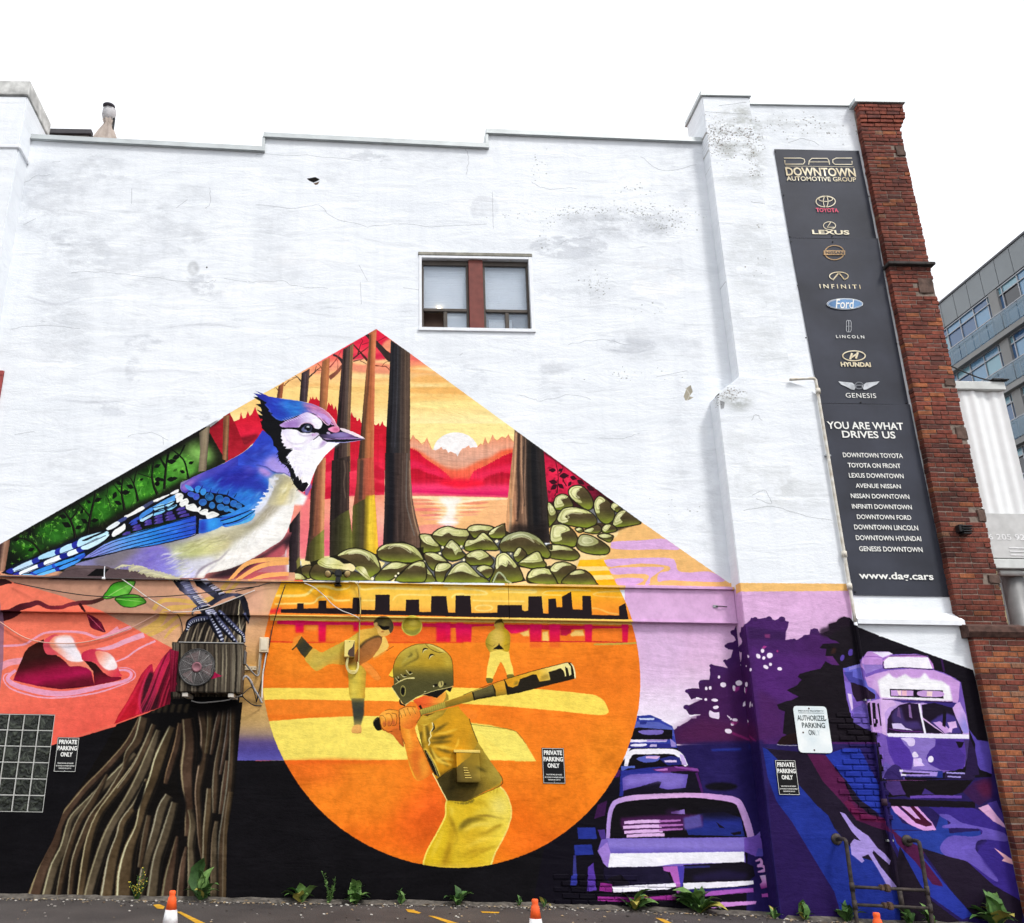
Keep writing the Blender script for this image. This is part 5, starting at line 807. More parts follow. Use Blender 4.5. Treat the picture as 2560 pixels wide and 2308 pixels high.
def mural_right(cars=True):
 TR[:]=[0,0,1]
 CI=clip('1595 1470 2130 1478 2130 1690 2600 1690 2600 2400 1300 2400 1300 2160 1420 2072 1510 1980 1564 1892 1597 1760 1605 1665 1596 1565',raw=True)
 with clip(RIGHTCUT,raw=True):
  F('1560 1460 2130 1472 2130 1900 1560 1900',('l',(1700,1480),(1720,1840),['#dcb0d8','#dcb4da','#e0bcdc','#e8d4ea','#efeaf4']),n=.05)
  F('1826 1456 2120 1458 2120 1476 1826 1478','#f0c078')
  F('1590 1560 1720 1600 1690 1700 1610 1720','#d8b8dc',a=.5,b=14)
  F('1430 2080 1530 1990 1580 1870 1690 1880 1900 1850 2200 1850 2600 1900 2600 2400 1300 2400','#2a2058',n=.15)
  F('1300 2400 1300 2150 1420 2072 1500 1985 1560 1900 1600 1860 1560 1990 1520 2120 1440 2400','#120e16')
  # ---- trees
  reg(1680,1500,2180,2019)
  TRE='20 1310 60 1280 110 1250 160 1225 200 1190 250 1190 300 1150 240 1160 180 1150 150 1110 140 1075 200 1045 280 1010 310 995 240 985 200 1000 170 950 145 915 170 890 230 885 280 890 270 830 320 800 380 800 390 745 385 700 395 640 440 655 500 665 570 685 540 640 525 610 560 600 600 570 620 500 570 490 545 465 560 430 620 420 650 400 630 360 600 340 595 310 630 300 650 255 700 260 740 240 790 200 800 175 860 185 920 180 970 170 1000 185 1040 200 1100 175 1150 205 1180 215 1170 270 1150 320 1145 400 1200 390 1260 400 1330 360 1390 340 1400 290 1470 285 1490 330 1540 330 1600 320 2100 260 2100 1450 30 1450'
  F(TRE,('l',(200,800),(1500,700),['#3c1a4c','#42205a','#4a2464','#4c2566','#4a2260']),n=.12)
  for x,y,r in [(150,1075,30),(160,915,24),(560,460,26),(620,320,26),(400,660,18),(300,820,22),(1440,310,36),(1350,370,30),(840,190,26),(980,185,30),(1110,190,34),(1230,400,20),(270,1180,20),(70,1280,16),(540,610,18)]: EL(x,y,r,r*.8,'#42205a')
  F('300 900 600 700 750 500 760 1450 100 1450 200 1250','#4a1c50',a=.5,b=12); F('40 1300 300 1180 860 1250 880 1440 40 1445','#54204e',a=.8,b=12)
  F('800 480 1300 560 1700 600 1650 660 1300 800 1180 900 1300 980 1050 1000 860 880','#5a2a78',a=.7,b=8,n=.15); F('760 260 1150 320 1140 400 780 390','#3a1c50',a=.8,b=3); F('870 900 1060 1010 1100 1100 1130 1360 900 1430','#50245e',a=.7,b=6)
  DK='1520 330 1590 300 1580 240 1660 215 1680 190 1740 160 1800 180 1860 240 2100 260 2100 1430 1830 1430 1280 1420 1120 1340 1130 1230 1140 1120 1080 1100 1060 1050 1150 1020 1200 1010 1280 970 1200 930 1160 905 1260 860 1310 800 1270 770 1290 740 1400 710 1500 690 1550 615 1620 650 1690 655 1630 580 1550 560 1560 490 1490 480 1520 440 1640 420 1700 440 1600 390'
  F(DK,'#1b141d',n=.15)
  for x,y in [(1560,320),(1640,270),(1740,220)]: EL(x,y,70,50,'#241626',a=.8,b=3)
  F('1500 440 1690 430 1640 400 1540 400','#4a2060'); F('1620 480 1660 480 1650 530 1600 540','#4a2a20',a=.7,b=2); F('1550 560 1620 560 1690 655 1610 640','#5a2a6c')
  for x,y,rx,ry in [(1720,580,20,34),(1805,525,26,36),(1980,360,34,26)]: EL(x,y,rx,ry,'#5a44a0',rot=.3)
  for x,y,rx,ry,r_ in [(915,508,18,22,0),(872,562,20,26,.6),(928,580,16,18,-.4),(988,555,30,28,.5),(948,672,28,18,-.4),(995,645,16,16,0),(1088,690,24,18,-.2),(768,562,12,18,.5),(710,652,14,9,0),(795,698,10,18,0),(478,772,12,16,-.4),(522,850,30,26,-.3),(680,832,34,26,0),(632,885,16,30,.2),(350,887,14,18,0),(390,882,14,18,0),(345,998,14,14,0),(435,1005,34,15,-.1),(447,1078,30,18,.1),(740,1040,16,34,-.5),(785,1052,12,16,0),(640,1205,28,16,-.1),(615,1248,18,16,.2),(573,1318,36,24,-.3),(600,1195,10,10,0)]: EL(x,y,rx,ry,'#efe2f2',rot=-r_)
  F('385 1110 430 1130 480 1130 480 1190 440 1190 385 1170','#eadaf0',sm=1); ST('560 1160 590 1185',[6,16],'#efe2f2'); ST('245 985 310 995',[26,8],'#f0e8f4'); ST('180 1165 290 1150',[20,4],'#f0e8f4')
  ST('610 1335 720 1380 820 1420',[26,24,20],'#8a2a6c',a=.9,b=1); F('600 1220 680 1220 640 1260 600 1240','#a0307c',a=.7,b=1); F('640 880 690 860 680 900 640 930','#a8348c',a=.8,b=1); F('905 480 930 455 960 465 930 490','#a83c8c'); F('935 340 990 340 990 380 940 375','#8a3a70',a=.8,b=1); EL(1065,512,10,12,'#a0307c')
  F('1060 1440 1110 1380 1180 1350 1280 1330 1290 1450 1100 1460','#241416'); ST('1060 1455 1150 1462 1270 1465',6,'#d8d8d8',a=.8)
  # ---- road
  reg(1900,1860,2560,2019)
  F('-600 60 0 40 650 30 2100 80 2100 1500 -600 1500','#2a1e58',n=.12)
  F('-420 -20 20 -30 60 60 -60 300 -600 400 -600 0','#2a1e56',a=.9,b=3)
  F('40 30 350 60 650 200 900 540 1080 900 1060 1100 700 1120 620 1180 200 480 100 300','#22192c',n=.15)
  F('20 20 60 40 140 120 290 300 440 470 520 540 570 640 620 700 760 860 900 900 1060 1110 1080 1400 620 1300 560 1120 400 850 250 600 130 440 60 250','#23348c',n=.15)
  F('60 300 130 440 250 600 400 850 570 1130 620 1300 180 1400 90 700','#2c1a52',n=.1)
  F('360 70 500 80 640 270 700 420 860 560 960 580 1020 680 1300 800 1240 860 1060 680 900 640 740 580 620 430 480 280','#561c48',n=.15); F('500 80 640 30 760 30 900 300 920 540 760 420 660 280','#28399c',n=.15)
  F('640 440 680 420 760 520 940 560 980 600 740 580','#6a1c48',a=.8)
  F('1020 650 1100 730 1260 860 1420 1060 1640 1310 1560 1340 1320 1170 1240 1080 1140 950 1040 760','#2c3a9c',n=.12); F('1010 640 1090 680 1200 800 1400 1060 1410 1090 1330 1070 1200 900 1060 760','#541c46',n=.1)
  F('1080 780 1240 1080 1330 1200 1600 1400 1080 1400 1040 1000','#231a28',n=.12); F('1240 790 1420 800 1580 880 1800 1060 2019 1210 2019 1400 1660 1330 1480 1130','#241a2c',n=.12)
  F('1030 660 1350 660 1400 500 1240 440 1440 560 1460 680 1700 660 1700 710 1480 700 1440 780 1560 870 1430 850 1270 800 1100 720','#2b3f96',n=.12); F('1000 450 1020 650 1280 655 1100 600','#28388c')
  F('1270 440 1480 440 1680 500 1880 620 1960 920 2000 1190 1800 1080 1600 900 1750 740 1680 640 1500 600 1380 540','#3d2c86',n=.15)
  F('1380 540 1460 540 1560 600 1740 640 1880 680 1900 740 1700 730 1660 800 1720 880 1830 1030 1790 1035 1600 900 1430 850 1390 780 1470 700 1620 705 1700 690 1700 650 1560 640 1420 640 1410 620 1470 600','#6a58b4',sm=1,n=.15); F('1670 780 1760 730 1880 760 1920 920 1960 1100 1830 1030 1720 900','#3a2a80',a=.85,b=3)
  F('1680 485 1760 455 1880 610 1890 640 1800 590','#d8a8d0'); F('1750 450 1820 430 1880 560 1870 600','#4a3a8c'); F('1800 790 1880 840 1940 880 1950 920 1860 890 1880 870','#f0b8c4')
  F('1000 455 1060 470 1180 580 1260 620 1330 610 1230 530 1170 465 1200 460 1330 600 1360 655 1260 660 1150 610 1040 520','#d8a0dc'); F('1050 470 1090 480 1200 600 1280 630 1330 620 1270 560 1180 465 1160 480 1230 575 1200 560 1080 465','#4a1430'); F('1080 465 1160 480 1240 575 1200 565','#d8a8e0')
  F('610 515 650 530 720 620 770 660 830 700 900 790 960 840 1000 890 990 920 930 880 870 810 860 830 920 930 1010 1040 1060 1105 990 1110 900 950 830 840 780 860 800 890 780 905 700 840 690 760 720 720 770 740 700 660','#a894d8',sm=0,n=.06); F('865 805 900 840 990 920 960 900 1000 960 1010 1040 900 880','#221a28')
  # ---- streetcar
  reg(2080,1590,2480,1549)
  F('200 -60 500 0 1380 320 1560 1000 1560 1360 480 1400 430 960 200 800','#15101a',n=.1)
  F('1060 200 1080 200 1110 340 1090 340','#3a1c50')
  F('1335 890 1420 1000 1560 1020 1560 1330 1450 1290 1400 1200 1400 1040','#5a4aa8',n=.1); F('1340 960 1400 1100 1420 1200 1440 1340 1300 1350 1330 1100','#2a1c44')
  F('105 310 270 265 330 170 370 140 560 145 600 170 820 165 940 185 990 260 1000 320 1100 350 1200 400 1260 440 1290 600 1340 900 1340 990 1300 1260 1080 1320 700 1330 500 1260 430 930 240 850 190 780 140 600','#7a5cb4',n=.08)
  F('105 310 270 265 280 330 320 420 430 500 440 600 350 620 200 480 190 400','#6a6ac8'); F('110 345 200 340 200 390 320 430 330 520 160 430','#4a489c'); F('165 300 270 268 270 300 165 330','#9088d4'); F('120 430 180 450 210 560 200 700 210 790 180 780 150 600','#8a70cc'); F('150 550 190 560 205 700 190 720','#e0c8ec'); F('180 440 330 490 430 560 430 600 330 620 240 630 200 560','#2a1a30')
  F('210 700 320 640 370 800 400 920 300 890 200 830','#6a58a8',n=.2); F('320 640 480 600 540 940 400 930 380 890 370 700','#c8a0dc')
  for q in ['360 650 380 640 400 860 370 860','400 640 430 640 445 870 415 880','450 650 465 645 490 860 480 865']: F(q,'#17101c')
  F('305 220 350 145 560 145 600 170 500 210 500 300 340 350 290 290','#c494d8'); F('400 145 570 148 600 165 500 200','#e8e0f4'); F('300 270 500 270 500 300 340 360','#9a80cc'); ST('310 200 420 190 520 210',[6,10,5],'#a070c0')
  F('500 230 560 185 800 170 930 185 985 250 1000 310 700 300 520 310','#c48cd0'); F('510 240 560 195 940 200 985 310 720 295 520 305','#f4f0f8',sm=0)
  ST('510 240 505 280 530 310 700 300 990 318',8,'#2a1038'); ST('560 190 800 180 930 190 985 260',6,'#2a1038',a=.8)
  F('330 400 420 360 560 325 760 310 1000 325 1150 380 1250 440 1240 600 1230 640 1000 630 700 600 480 600 440 520 360 480','#c89cd8',n=.06)
  F('450 420 520 380 560 350 600 390 640 400 720 360 780 400 860 400 910 345 960 410 1080 430 1150 480 1180 620 900 620 480 590','#f2f0f4',sm=0,b=1.5); F('430 380 560 340 450 430 460 560 400 480','#d8b4e4',a=.8,b=3)
  F('570 505 1085 520 1092 598 575 580','#17101c'); F('580 518 800 522 800 575 582 572','#c8a0d8'); F('640 520 680 520 680 570 660 570','#f4d8d8'); F('690 520 735 522 735 572 690 570','#e8b8c4'); F('860 525 1070 530 1075 580 860 575','#c8a0d8',sm=1); F('930 528 985 530 980 578 930 575','#f4d8d4')
  F('480 600 700 600 1000 630 1230 640 1250 630 1310 760 1340 930 1340 990 540 960 490 700','#c0a0dc'); F('480 600 600 615 640 660 560 690 520 740 540 960 500 940','#d8b4e4'); F('600 615 1220 640 1180 690 1060 680 900 640 700 640','#3a2c78'); F('500 602 1180 630 1180 640 500 608','#2a1038')
  F('545 935 550 800 590 720 670 660 760 640 850 650 870 760 905 935','#241430'); F('620 700 680 680 700 760 720 820 850 820 890 900 740 900 600 840 590 760','#4a3a78',a=.8,b=3); F('650 690 660 680 680 790 640 770','#6a4a80'); F('750 660 770 660 790 790 760 780','#8a6aa0'); F('590 840 680 840 720 880 800 910 600 890','#d8c8f0'); ST('560 890 700 915 890 920',[10,14,10],'#5a2a70')
  F('880 660 1000 640 1180 690 1210 780 1280 930 1270 945 920 935 890 780','#1c1226'); F('960 830 1040 770 1120 740 1200 770 1240 860 1270 940 1110 940','#4a3a8c',a=.9,b=2); F('990 830 1060 820 1120 870 1170 920 1110 940','#c8a0dc'); F('1130 830 1210 820 1225 880 1180 890 1170 930 1120 920 1150 880','#d8b4e4',sm=0)
  F('1090 680 1120 740 1110 880 1080 860','#17101c'); ST('855 650 880 780 915 940',20,'#f0ecf8'); ST('890 790 1000 870 1100 940',[14,12,6],'#d8b4e4')
  F('1180 700 1210 650 1250 635 1300 780 1340 930 1290 940 1220 800',('l',(1190,700),(1320,800),['#d0a8e0','#c8a8e4','#9a90dc'])); F('540 935 900 940 1280 945 1340 950 1338 990 1000 985 560 970','#ece8f6')
  F('535 970 1010 985 1338 990 1320 1180 1280 1280 1050 1290 700 1280 620 1240 560 1120','#5a3ea0',n=.12); F('560 980 680 985 760 1090 780 1200 760 1290 650 1280 570 1120','#52369a',b=3); F('670 980 1015 985 1010 1060 960 1100 920 1180 960 1240 1080 1300 780 1290 800 1180 760 1090 720 1050','#8a74c0',sm=0,n=.1); F('680 985 800 985 810 1050 760 1060 730 1020','#d8c8ec',sm=1); F('790 1130 820 1115 850 1160 800 1170','#e8dcf4',sm=1); F('800 1180 850 1180 910 1250 800 1260','#d8c0ec'); EL(865,1200,18,26,'#d8c8f0',rot=-.4)
  F('930 1150 960 1100 1010 1060 1020 1000 1210 1005 1240 1080 1300 1150 1290 1260 1200 1300 1060 1290 950 1230','#4c348e',sm=0,n=.12); F('1210 1015 1290 1020 1270 1070 1240 1080','#17101c'); EL(968,1188,28,32,'#f0e8f8'); F('1290 1000 1340 1000 1320 1180 1300 1250 1310 1120','#4a3a70')
  F('490 1260 530 1210 560 1240 640 1260 700 1290 720 1400 540 1400 500 1380','#6a58a8'); F('540 1300 620 1240 690 1290 690 1400 520 1400','#382866',sm=1)
  F('660 1290 1080 1300 1090 1370 690 1360','#2c2a6a'); F('665 1290 1040 1310 1035 1355 680 1350','#a890dc'); F('665 1290 700 1290 700 1310 665 1308','#f0e8fa'); F('680 1330 730 1330 730 1350 680 1350','#f0e8fa'); F('690 1312 960 1325 960 1335 690 1330','#17101c'); F('1040 1300 1085 1305 1080 1368 1025 1365','#2a3486'); F('1110 1305 1400 1350 1390 1390 1100 1372','#2c1f44'); ST('1120 1318 1300 1325',14,'#a89ce0'); ST('1130 1355 1260 1362',14,'#a89ce0')
  F('510 1385 1380 1390 1280 1510 1100 1560 760 1560 720 1540 560 1560','#150f16'); F('520 1400 670 1400 700 1480 730 1530 600 1540 540 1480','#4a3474',n=.1); F('880 1530 910 1470 1010 1530','#42307a'); ST('770 1555 1000 1550 1270 1555',[26,30,26],'#6a4aa8'); F('560 1570 1400 1600 1400 1660 560 1640','#17101a'); F('1280 1500 1400 1400 1560 1360 1560 1560 1440 1640 1380 1600','#3a1c4c',b=1); F('1400 1450 1480 1390 1560 1420 1560 1540 1480 1560','#5a1c40',a=.8,b=6)
  ST('520 1395 740 1392 930 1396',[3,5,2],'#c06ac8',a=.8)
  # ---- cars
  reg(1420,1760,1960,1793)
  if not cars: return TR.__setitem__(slice(None),[0,0,1])
  with CI:
   F('-400 1900 -400 900 0 1020 300 730 480 440 560 300 600 330 900 340 1000 500 1130 740 1480 900 1600 1600 1700 1900','#100c18')
   F('900 340 1600 320 1640 700 1720 1900 1480 1900 1500 900 1100 740 1000 500','#261c56',n=.15); F('1190 370 1440 360 1440 380 1200 385','#2c3c9c',b=2); F('1500 340 1620 330 1640 460 1540 390','#28368c',b=4); EL(1275,680,135,34,'#0f0b18',b=2)
   for q in ['80 1020 230 1020 245 1115 90 1115','55 1165 200 1160 215 1245 60 1250']: F(q,'#28358e',n=.2)
   F('50 1250 70 1250 80 1480 40 1490','#3a3a80'); F('170 1350 215 1310 240 1540 160 1550','#5a3ca0',n=.3); F('30 1420 80 1400 70 1500 20 1500','#3a40a0',n=.3); F('250 830 330 795 310 920 220 950','#3c1848'); F('400 540 440 540 430 600 380 610','#4a1c58')
   F('545 240 580 95 690 85 870 180 910 360 480 350 520 280','#3440a0'); F('580 95 690 88 790 130 600 130','#2c3890'); F('590 112 720 112 720 128 600 128','#c8d0f0'); F('560 140 760 145 870 195 880 260 545 200','#5a64b4'); F('600 140 660 140 650 165 600 165','#2c3484')
   F('540 200 590 190 870 210 870 290 520 290','#120d16'); F('600 215 780 210 790 240 740 250 650 250 600 235','#7a6ab8',sm=1); F('520 290 830 290 820 310 515 312','#ece4f4'); F('660 292 830 290 820 305 660 308','#a890d0'); F('520 320 860 325 880 360 500 362','#2c2c80'); F('530 330 650 325 640 345 540 348','#e8e4f4',sm=1); F('690 330 740 328 740 350 680 350','#c8b8e0'); F('850 280 900 320 900 350 860 350','#9a88cc'); F('880 200 905 350 870 210','#4a54b0')
   F('470 500 490 430 530 375 640 365 760 362 880 372 940 410 995 505','#120d16'); ST('485 510 500 440 540 395 640 390 760 388 880 392 940 430 985 510',[30,44,44,46,44,44,46,34],'#f0ecf4'); F('570 450 650 425 760 428 740 470 640 480','#5a64b8',sm=1); F('650 428 770 428 740 452 650 445','#d8b0dc'); F('760 450 860 425 930 440 950 500 830 505','#2a2c78'); F('800 462 905 460 905 478 810 480','#e0c8ec'); F('930 410 960 420 995 505 950 500','#c8b0e4'); F('445 510 560 508 560 530 500 530 495 545 445 548','#5a6ac0')
   F('440 560 500 530 800 510 1000 515 1080 540 1130 740 430 760','#151021'); F('440 550 700 520 840 515 860 570 480 600 460 760 430 760','#2a308a'); F('700 535 840 515 1000 512 1085 535 1090 560 1000 550 860 555 840 575 720 548','#5a2468'); F('720 540 830 528 830 548 740 548','#c07ac8'); F('880 510 1080 530 1090 555 1060 550 900 525','#8a4a9c'); F('455 610 520 580 840 565 1000 580 980 690 830 705 760 690 780 640 750 635 600 680 460 715','#6a58b0',n=.1); F('480 600 800 570 980 590 940 690 800 690 770 640 480 680','#8a78c8',a=.7,b=5); F('1080 560 1130 735 1110 735 1060 570','#4a1c60')
   F('330 1110 350 860 430 800 800 770 1400 800 1470 1100','#110d14')
   ST('335 1115 345 950 370 850 420 800 560 772 800 758 1050 752 1300 775 1400 800 1440 850 1490 980 1525 1110',[30,34,40,46,44,42,40,44,48,56,60,60],('l',(330,0),(1500,0),['#b494d8','#d4acdc','#d8acdc','#d0a0d8','#c8a0dc']))
   F('1120 900 1300 890 1440 940 1470 1095 1000 1080 960 960',('l',(0,860),(0,1090),['#1a1430','#242e80','#24307c'])); F('1100 870 1400 860 1430 930 1120 940','#141020',a=.8,b=8); F('440 940 700 920 1000 910 1120 920 1120 1010 960 1030 480 1080 440 1000','#4a1c50',a=.9,b=3); F('960 940 1100 910 1120 1010 970 1040','#5a5098',b=2)
   for y,x0,x1 in [(968,470,770),(1008,460,780),(1048,470,790),(1080,490,805)]: ST([(x0,y+12),((x0+x1)/2,y+2),(x1,y)],[24,30,26],'#dcb4e4')
   for y,x1 in [(968,940),(1005,960),(1040,955)]: ST([(760,y),(850,y-4),(x1,y-8)],[18,18,12],'#b070b8')
   F('860 890 970 868 975 910 860 905','#8a70b8'); EL(870,890,60,24,'#3a1848',a=.6,b=4); F('1230 970 1310 1030 1260 1020','#15101c'); F('1350 1065 1440 1050 1440 1075 1380 1085','#15101c')
   F('280 1120 330 1110 1470 1100 1540 1110 1600 1050 1600 1100 1630 1150 1630 1240 1560 1260 1470 1220 1480 1330 330 1350 300 1310 250 1220','#7a64bc',n=.08); F('330 1115 1465 1105 1465 1220 360 1230',('l',(0,1110),(0,1230),['#8474c8','#8c7ccc','#6a5cb4'])); F('250 1210 330 1140 360 1240 330 1350 300 1320','#a080d0'); F('355 1235 1465 1220 1468 1310 900 1320 740 1342 335 1350','#f0eef6'); F('1465 1110 1590 1080 1630 1160 1630 1230 1560 1260 1470 1220','#7454b4'); F('1580 1190 1630 1200 1620 1260 1560 1260','#5a50b0'); F('250 1040 310 1035 320 1110 280 1120','#4a3480')
   F('300 1350 800 1345 880 1480 820 1500 380 1520 300 1440','#1c1630',n=.2); F('330 1440 440 1410 520 1490 360 1500','#15101c'); F('960 1330 1460 1305 1540 1340 1555 1420 1500 1470 960 1470','#16111e'); F('960 1340 1180 1335 1180 1350 960 1360','#2c2a66'); F('1040 1420 1300 1370 1500 1400 1480 1450 1050 1465','#221a3c',b=4)
   F('790 1345 900 1340 970 1340 960 1470 940 1560 910 1570 890 1490 850 1390 800 1380','#b466bc'); F('910 1340 970 1340 960 1470 945 1550 935 1560 930 1450','#4c40a8')
   F('270 1475 370 1490 370 1555 260 1545','#8c2c84',n=.3); F('370 1510 600 1495 890 1480 900 1510 840 1530 600 1545 380 1560','#f2eef8',n=.06); F('960 1480 1540 1460 1545 1490 1400 1510 960 1535','#f2eef8',n=.06); F('955 1535 1500 1510 1500 1525 960 1560','#2a2470')
   F('245 1590 600 1600 900 1575 900 1620 500 1640 250 1625','#9c3490',n=.3); F('960 1570 1200 1545 1540 1520 1545 1555 1100 1595 960 1600','#a85cb8',n=.15); F('1160 1680 1230 1640 1570 1630 1560 1655 1200 1690','#d494dc')
   ST('1560 1300 1600 1285 1610 1320 1580 1340 1620 1340 1640 1370 1580 1390',[14,22,24,20,24,26,12],'#d8a0dc'); F('1595 1420 1655 1410 1650 1460 1675 1510 1610 1530 1595 1490 1615 1470',('l',(0,1420),(0,1530),['#e0c0ec','#d890d8','#8a2c84'])); F('1610 1570 1670 1565 1675 1595 1615 1600','#b454b0')
   F('-200 1650 0 1655 150 1650 180 1700 -200 1710','#0c0a0e')
  with clip(CIRC,1,raw=True):
   for q,c,a in [('380 130 430 100 580 90 560 300 400 310 350 260 350 200','#f0761c',.9),('395 150 430 115 575 105 570 140 450 150 410 280 390 280','#f8a030',.6),('430 160 570 150 550 280 410 285','#e8541c',.9),('460 205 540 200 520 285 460 280','#d8301c',.8),('400 290 530 290 510 340 400 310','#f89a28',.9),('370 340 500 340 480 460 370 560 380 400','#ec5a1c',.9),('420 350 490 345 470 380 420 380','#dc3c1c',.8),('340 410 380 410 370 420','#d8641c',.8)]: F(q,c,a=a,b=1.2)
 TR[:]=[0,0,1]
# ---------------------------------------------------------------- materials and mesh tools
MATS={}
def nodes(m): return m.node_tree.nodes,m.node_tree.links
def mat(name,c,rough=.7,metal=0.,vary=.12,scale=6.,bump=0.,bscale=40.,spec=.3,c2=None,aniso=None):
 if name in MATS: return MATS[name]
 m=bpy.data.materials.new(name); m.use_nodes=True; N,L=nodes(m); b=N['Principled BSDF']
 b.inputs['Roughness'].default_value=rough; b.inputs['Metallic'].default_value=metal; b.inputs['Specular IOR Level'].default_value=spec
 tc=N.new('ShaderNodeTexCoord'); mp=N.new('ShaderNodeMapping'); L.new(tc.outputs['Object'],mp.inputs['Vector'])
 if aniso: mp.inputs['Scale'].default_value=aniso
 n=N.new('ShaderNodeTexNoise'); n.inputs['Scale'].default_value=scale; n.inputs['Detail'].default_value=6; L.new(mp.outputs[0],n.inputs['Vector'])
 r=N.new('ShaderNodeValToRGB'); r.color_ramp.elements[0].position=.3; r.color_ramp.elements[1].position=.7
 c2=c2 or tuple(min(1,x*(1+vary)) for x in c); c1=tuple(x*(1-vary) for x in c)
 r.color_ramp.elements[0].color=(*c1,1); r.color_ramp.elements[1].color=(*c2,1)
 L.new(n.outputs['Fac'],r.inputs['Fac']); L.new(r.outputs[0],b.inputs['Base Color'])
 if bump:
  n2=N.new('ShaderNodeTexNoise'); n2.inputs['Scale'].default_value=bscale; n2.inputs['Detail'].default_value=5; L.new(mp.outputs[0],n2.inputs['Vector'])
  bp=N.new('ShaderNodeBump'); bp.inputs['Strength'].default_value=bump; bp.inputs['Distance'].default_value=.01; L.new(n2.outputs['Fac'],bp.inputs['Height']); L.new(bp.outputs[0],b.inputs['Normal'])
 MATS[name]=m; return m
def glassy(name,c,rough=.06,alpha=None,metal=0.):
 if name in MATS: return MATS[name]
 m=bpy.data.materials.new(name); m.use_nodes=True; N,L=nodes(m); b=N['Principled BSDF']
 b.inputs['Base Color'].default_value=(*c,1); b.inputs['Roughness'].default_value=rough; b.inputs['Metallic'].default_value=metal; b.inputs['Specular IOR Level'].default_value=.9
 if alpha is not None: b.inputs['Alpha'].default_value=alpha
 MATS[name]=m; return m
def obj(name,me,m,parent=None,loc=None):
 o=bpy.data.objects.new(name,me); COL.objects.link(o)
 for k in (m if isinstance(m,(list,tuple)) else [m]):
  if k and len(me.materials)<(len(m) if isinstance(m,(list,tuple)) else 1): me.materials.append(k)
 if parent: o.parent=parent
 if loc: o.location=loc
 return o
def tag(o,label=None,cat=None,group=None,kind=None):
 for k,v in (('label',label),('category',cat),('group',group),('kind',kind)):
  if v: o[k]=v
 return o
def root(name,label,cat,group=None,loc=(0,0,0)):
 o=bpy.data.objects.new(name,None); COL.objects.link(o); o.location=loc; o.empty_display_size=.1
 bpy.context.view_layer.update() if False else None
 return tag(o,label,cat,group)
def uvset(me,fn):
 l=me.uv_layers.new(name='UVMap') if not me.uv_layers else me.uv_layers[0]
 co=np.empty(len(me.vertices)*3,np.float64); me.vertices.foreach_get('co',co); co=co.reshape(-1,3)
 li=np.empty(len(me.loops),np.int32); me.loops.foreach_get('vertex_index',li)
 l.data.foreach_set('uv',np.ascontiguousarray(fn(co[li]),np.float32).ravel())
def pyd(name,v,f,smooth=False):
 me=bpy.data.meshes.new(name); me.from_pydata([tuple(map(float,a)) for a in v],[],f); me.validate(); me.update()
 if smooth: me.polygons.foreach_set('use_smooth',[True]*len(me.polygons))
 return me
def boxm(x0,x1,y0,y1,z0,z1,bev=0.,seg=1,jit=0.,rg=None):
 b=bmesh.new(); bmesh.ops.create_cube(b,size=1)
 for v in b.verts: v.co=Vector((x0+(x1-x0)*(v.co.x+.5),y0+(y1-y0)*(v.co.y+.5),z0+(z1-z0)*(v.co.z+.5)))
 if jit:
  for v in b.verts: v.co+=Vector((rg.uniform(-jit,jit),rg.uniform(-jit,jit),rg.uniform(-jit,jit)))
 if bev: bmesh.ops.bevel(b,geom=b.edges[:],offset=bev,segments=seg,affect='EDGES')
 me=bpy.data.meshes.new('box'); b.to_mesh(me); b.free(); return me
def box(name,x0,x1,y0,y1,z0,z1,m,parent=None,bev=0.,seg=1,uv=None):
 me=boxm(x0,x1,y0,y1,z0,z1,bev,seg)
 if uv: uvset(me,uv)
 return obj(name,me,m,parent)
def prism(pts,y0,y1,bev=0.):
 """polygon in x,z (counter-clockwise seen from -y) between y0 (front) and y1"""
 b=bmesh.new(); f=[b.verts.new((p[0],y0,p[1])) for p in pts]; g=[b.verts.new((p[0],y1,p[1])) for p in pts]; n=len(pts)
 b.faces.new(f); b.faces.new(g[::-1])
 for i in range(n): b.faces.new((f[i],g[i],g[(i+1) % n],f[(i+1) % n]))
 bmesh.ops.recalc_face_normals(b,faces=b.faces[:])
 if bev: bmesh.ops.bevel(b,geom=b.edges[:],offset=bev,segments=2,affect='EDGES')
 bmesh.ops.triangulate(b,faces=[q for q in b.faces if len(q.verts)>4])
 me=bpy.data.meshes.new('prism'); b.to_mesh(me); b.free(); return me
def tubem(pts,r,sides=8,sm=True,caps=True):
 v=np.array(pts,float)
 if sm and len(v)>2:
  e=np.vstack([v[:1],v,v[-1:]]); out=[]
  for i in range(len(v)-1):
   a,b,c,d=e[i],e[i+1],e[i+2],e[i+3]
   for t in np.arange(0,1,1/6): out.append(.5*(2*b+(c-a)*t+(2*a-5*b+4*c-d)*t*t+(3*b-3*c+d-a)*t**3))
  v=np.array(out+[v[-1]])
 rr=np.atleast_1d(np.array(r,float)); rr=np.interp(np.linspace(0,1,len(v)),np.linspace(0,1,len(rr)),rr) if len(rr)>1 else np.full(len(v),rr[0])
 V,Fc=[],[]; up=Vector((.13,-.31,.94))
 for i in range(len(v)):
  d=Vector(v[min(i+1,len(v)-1)]-v[max(i-1,0)]).normalized(); a=d.cross(up)
  if a.length<1e-3: a=d.cross(Vector((1,0,0)))
  a.normalize(); b=d.cross(a)
  for k in range(sides): t=2*math.pi*k/sides; V.append(Vector(v[i])+a*math.cos(t)*rr[i]+b*math.sin(t)*rr[i])
 for i in range(len(v)-1):
  for k in range(sides): Fc.append((i*sides+k,i*sides+(k+1) % sides,(i+1)*sides+(k+1) % sides,(i+1)*sides+k))
 if caps: Fc+=[tuple(range(sides))[::-1],tuple((len(v)-1)*sides+k for k in range(sides))]
 return pyd('tube',V,Fc,True)
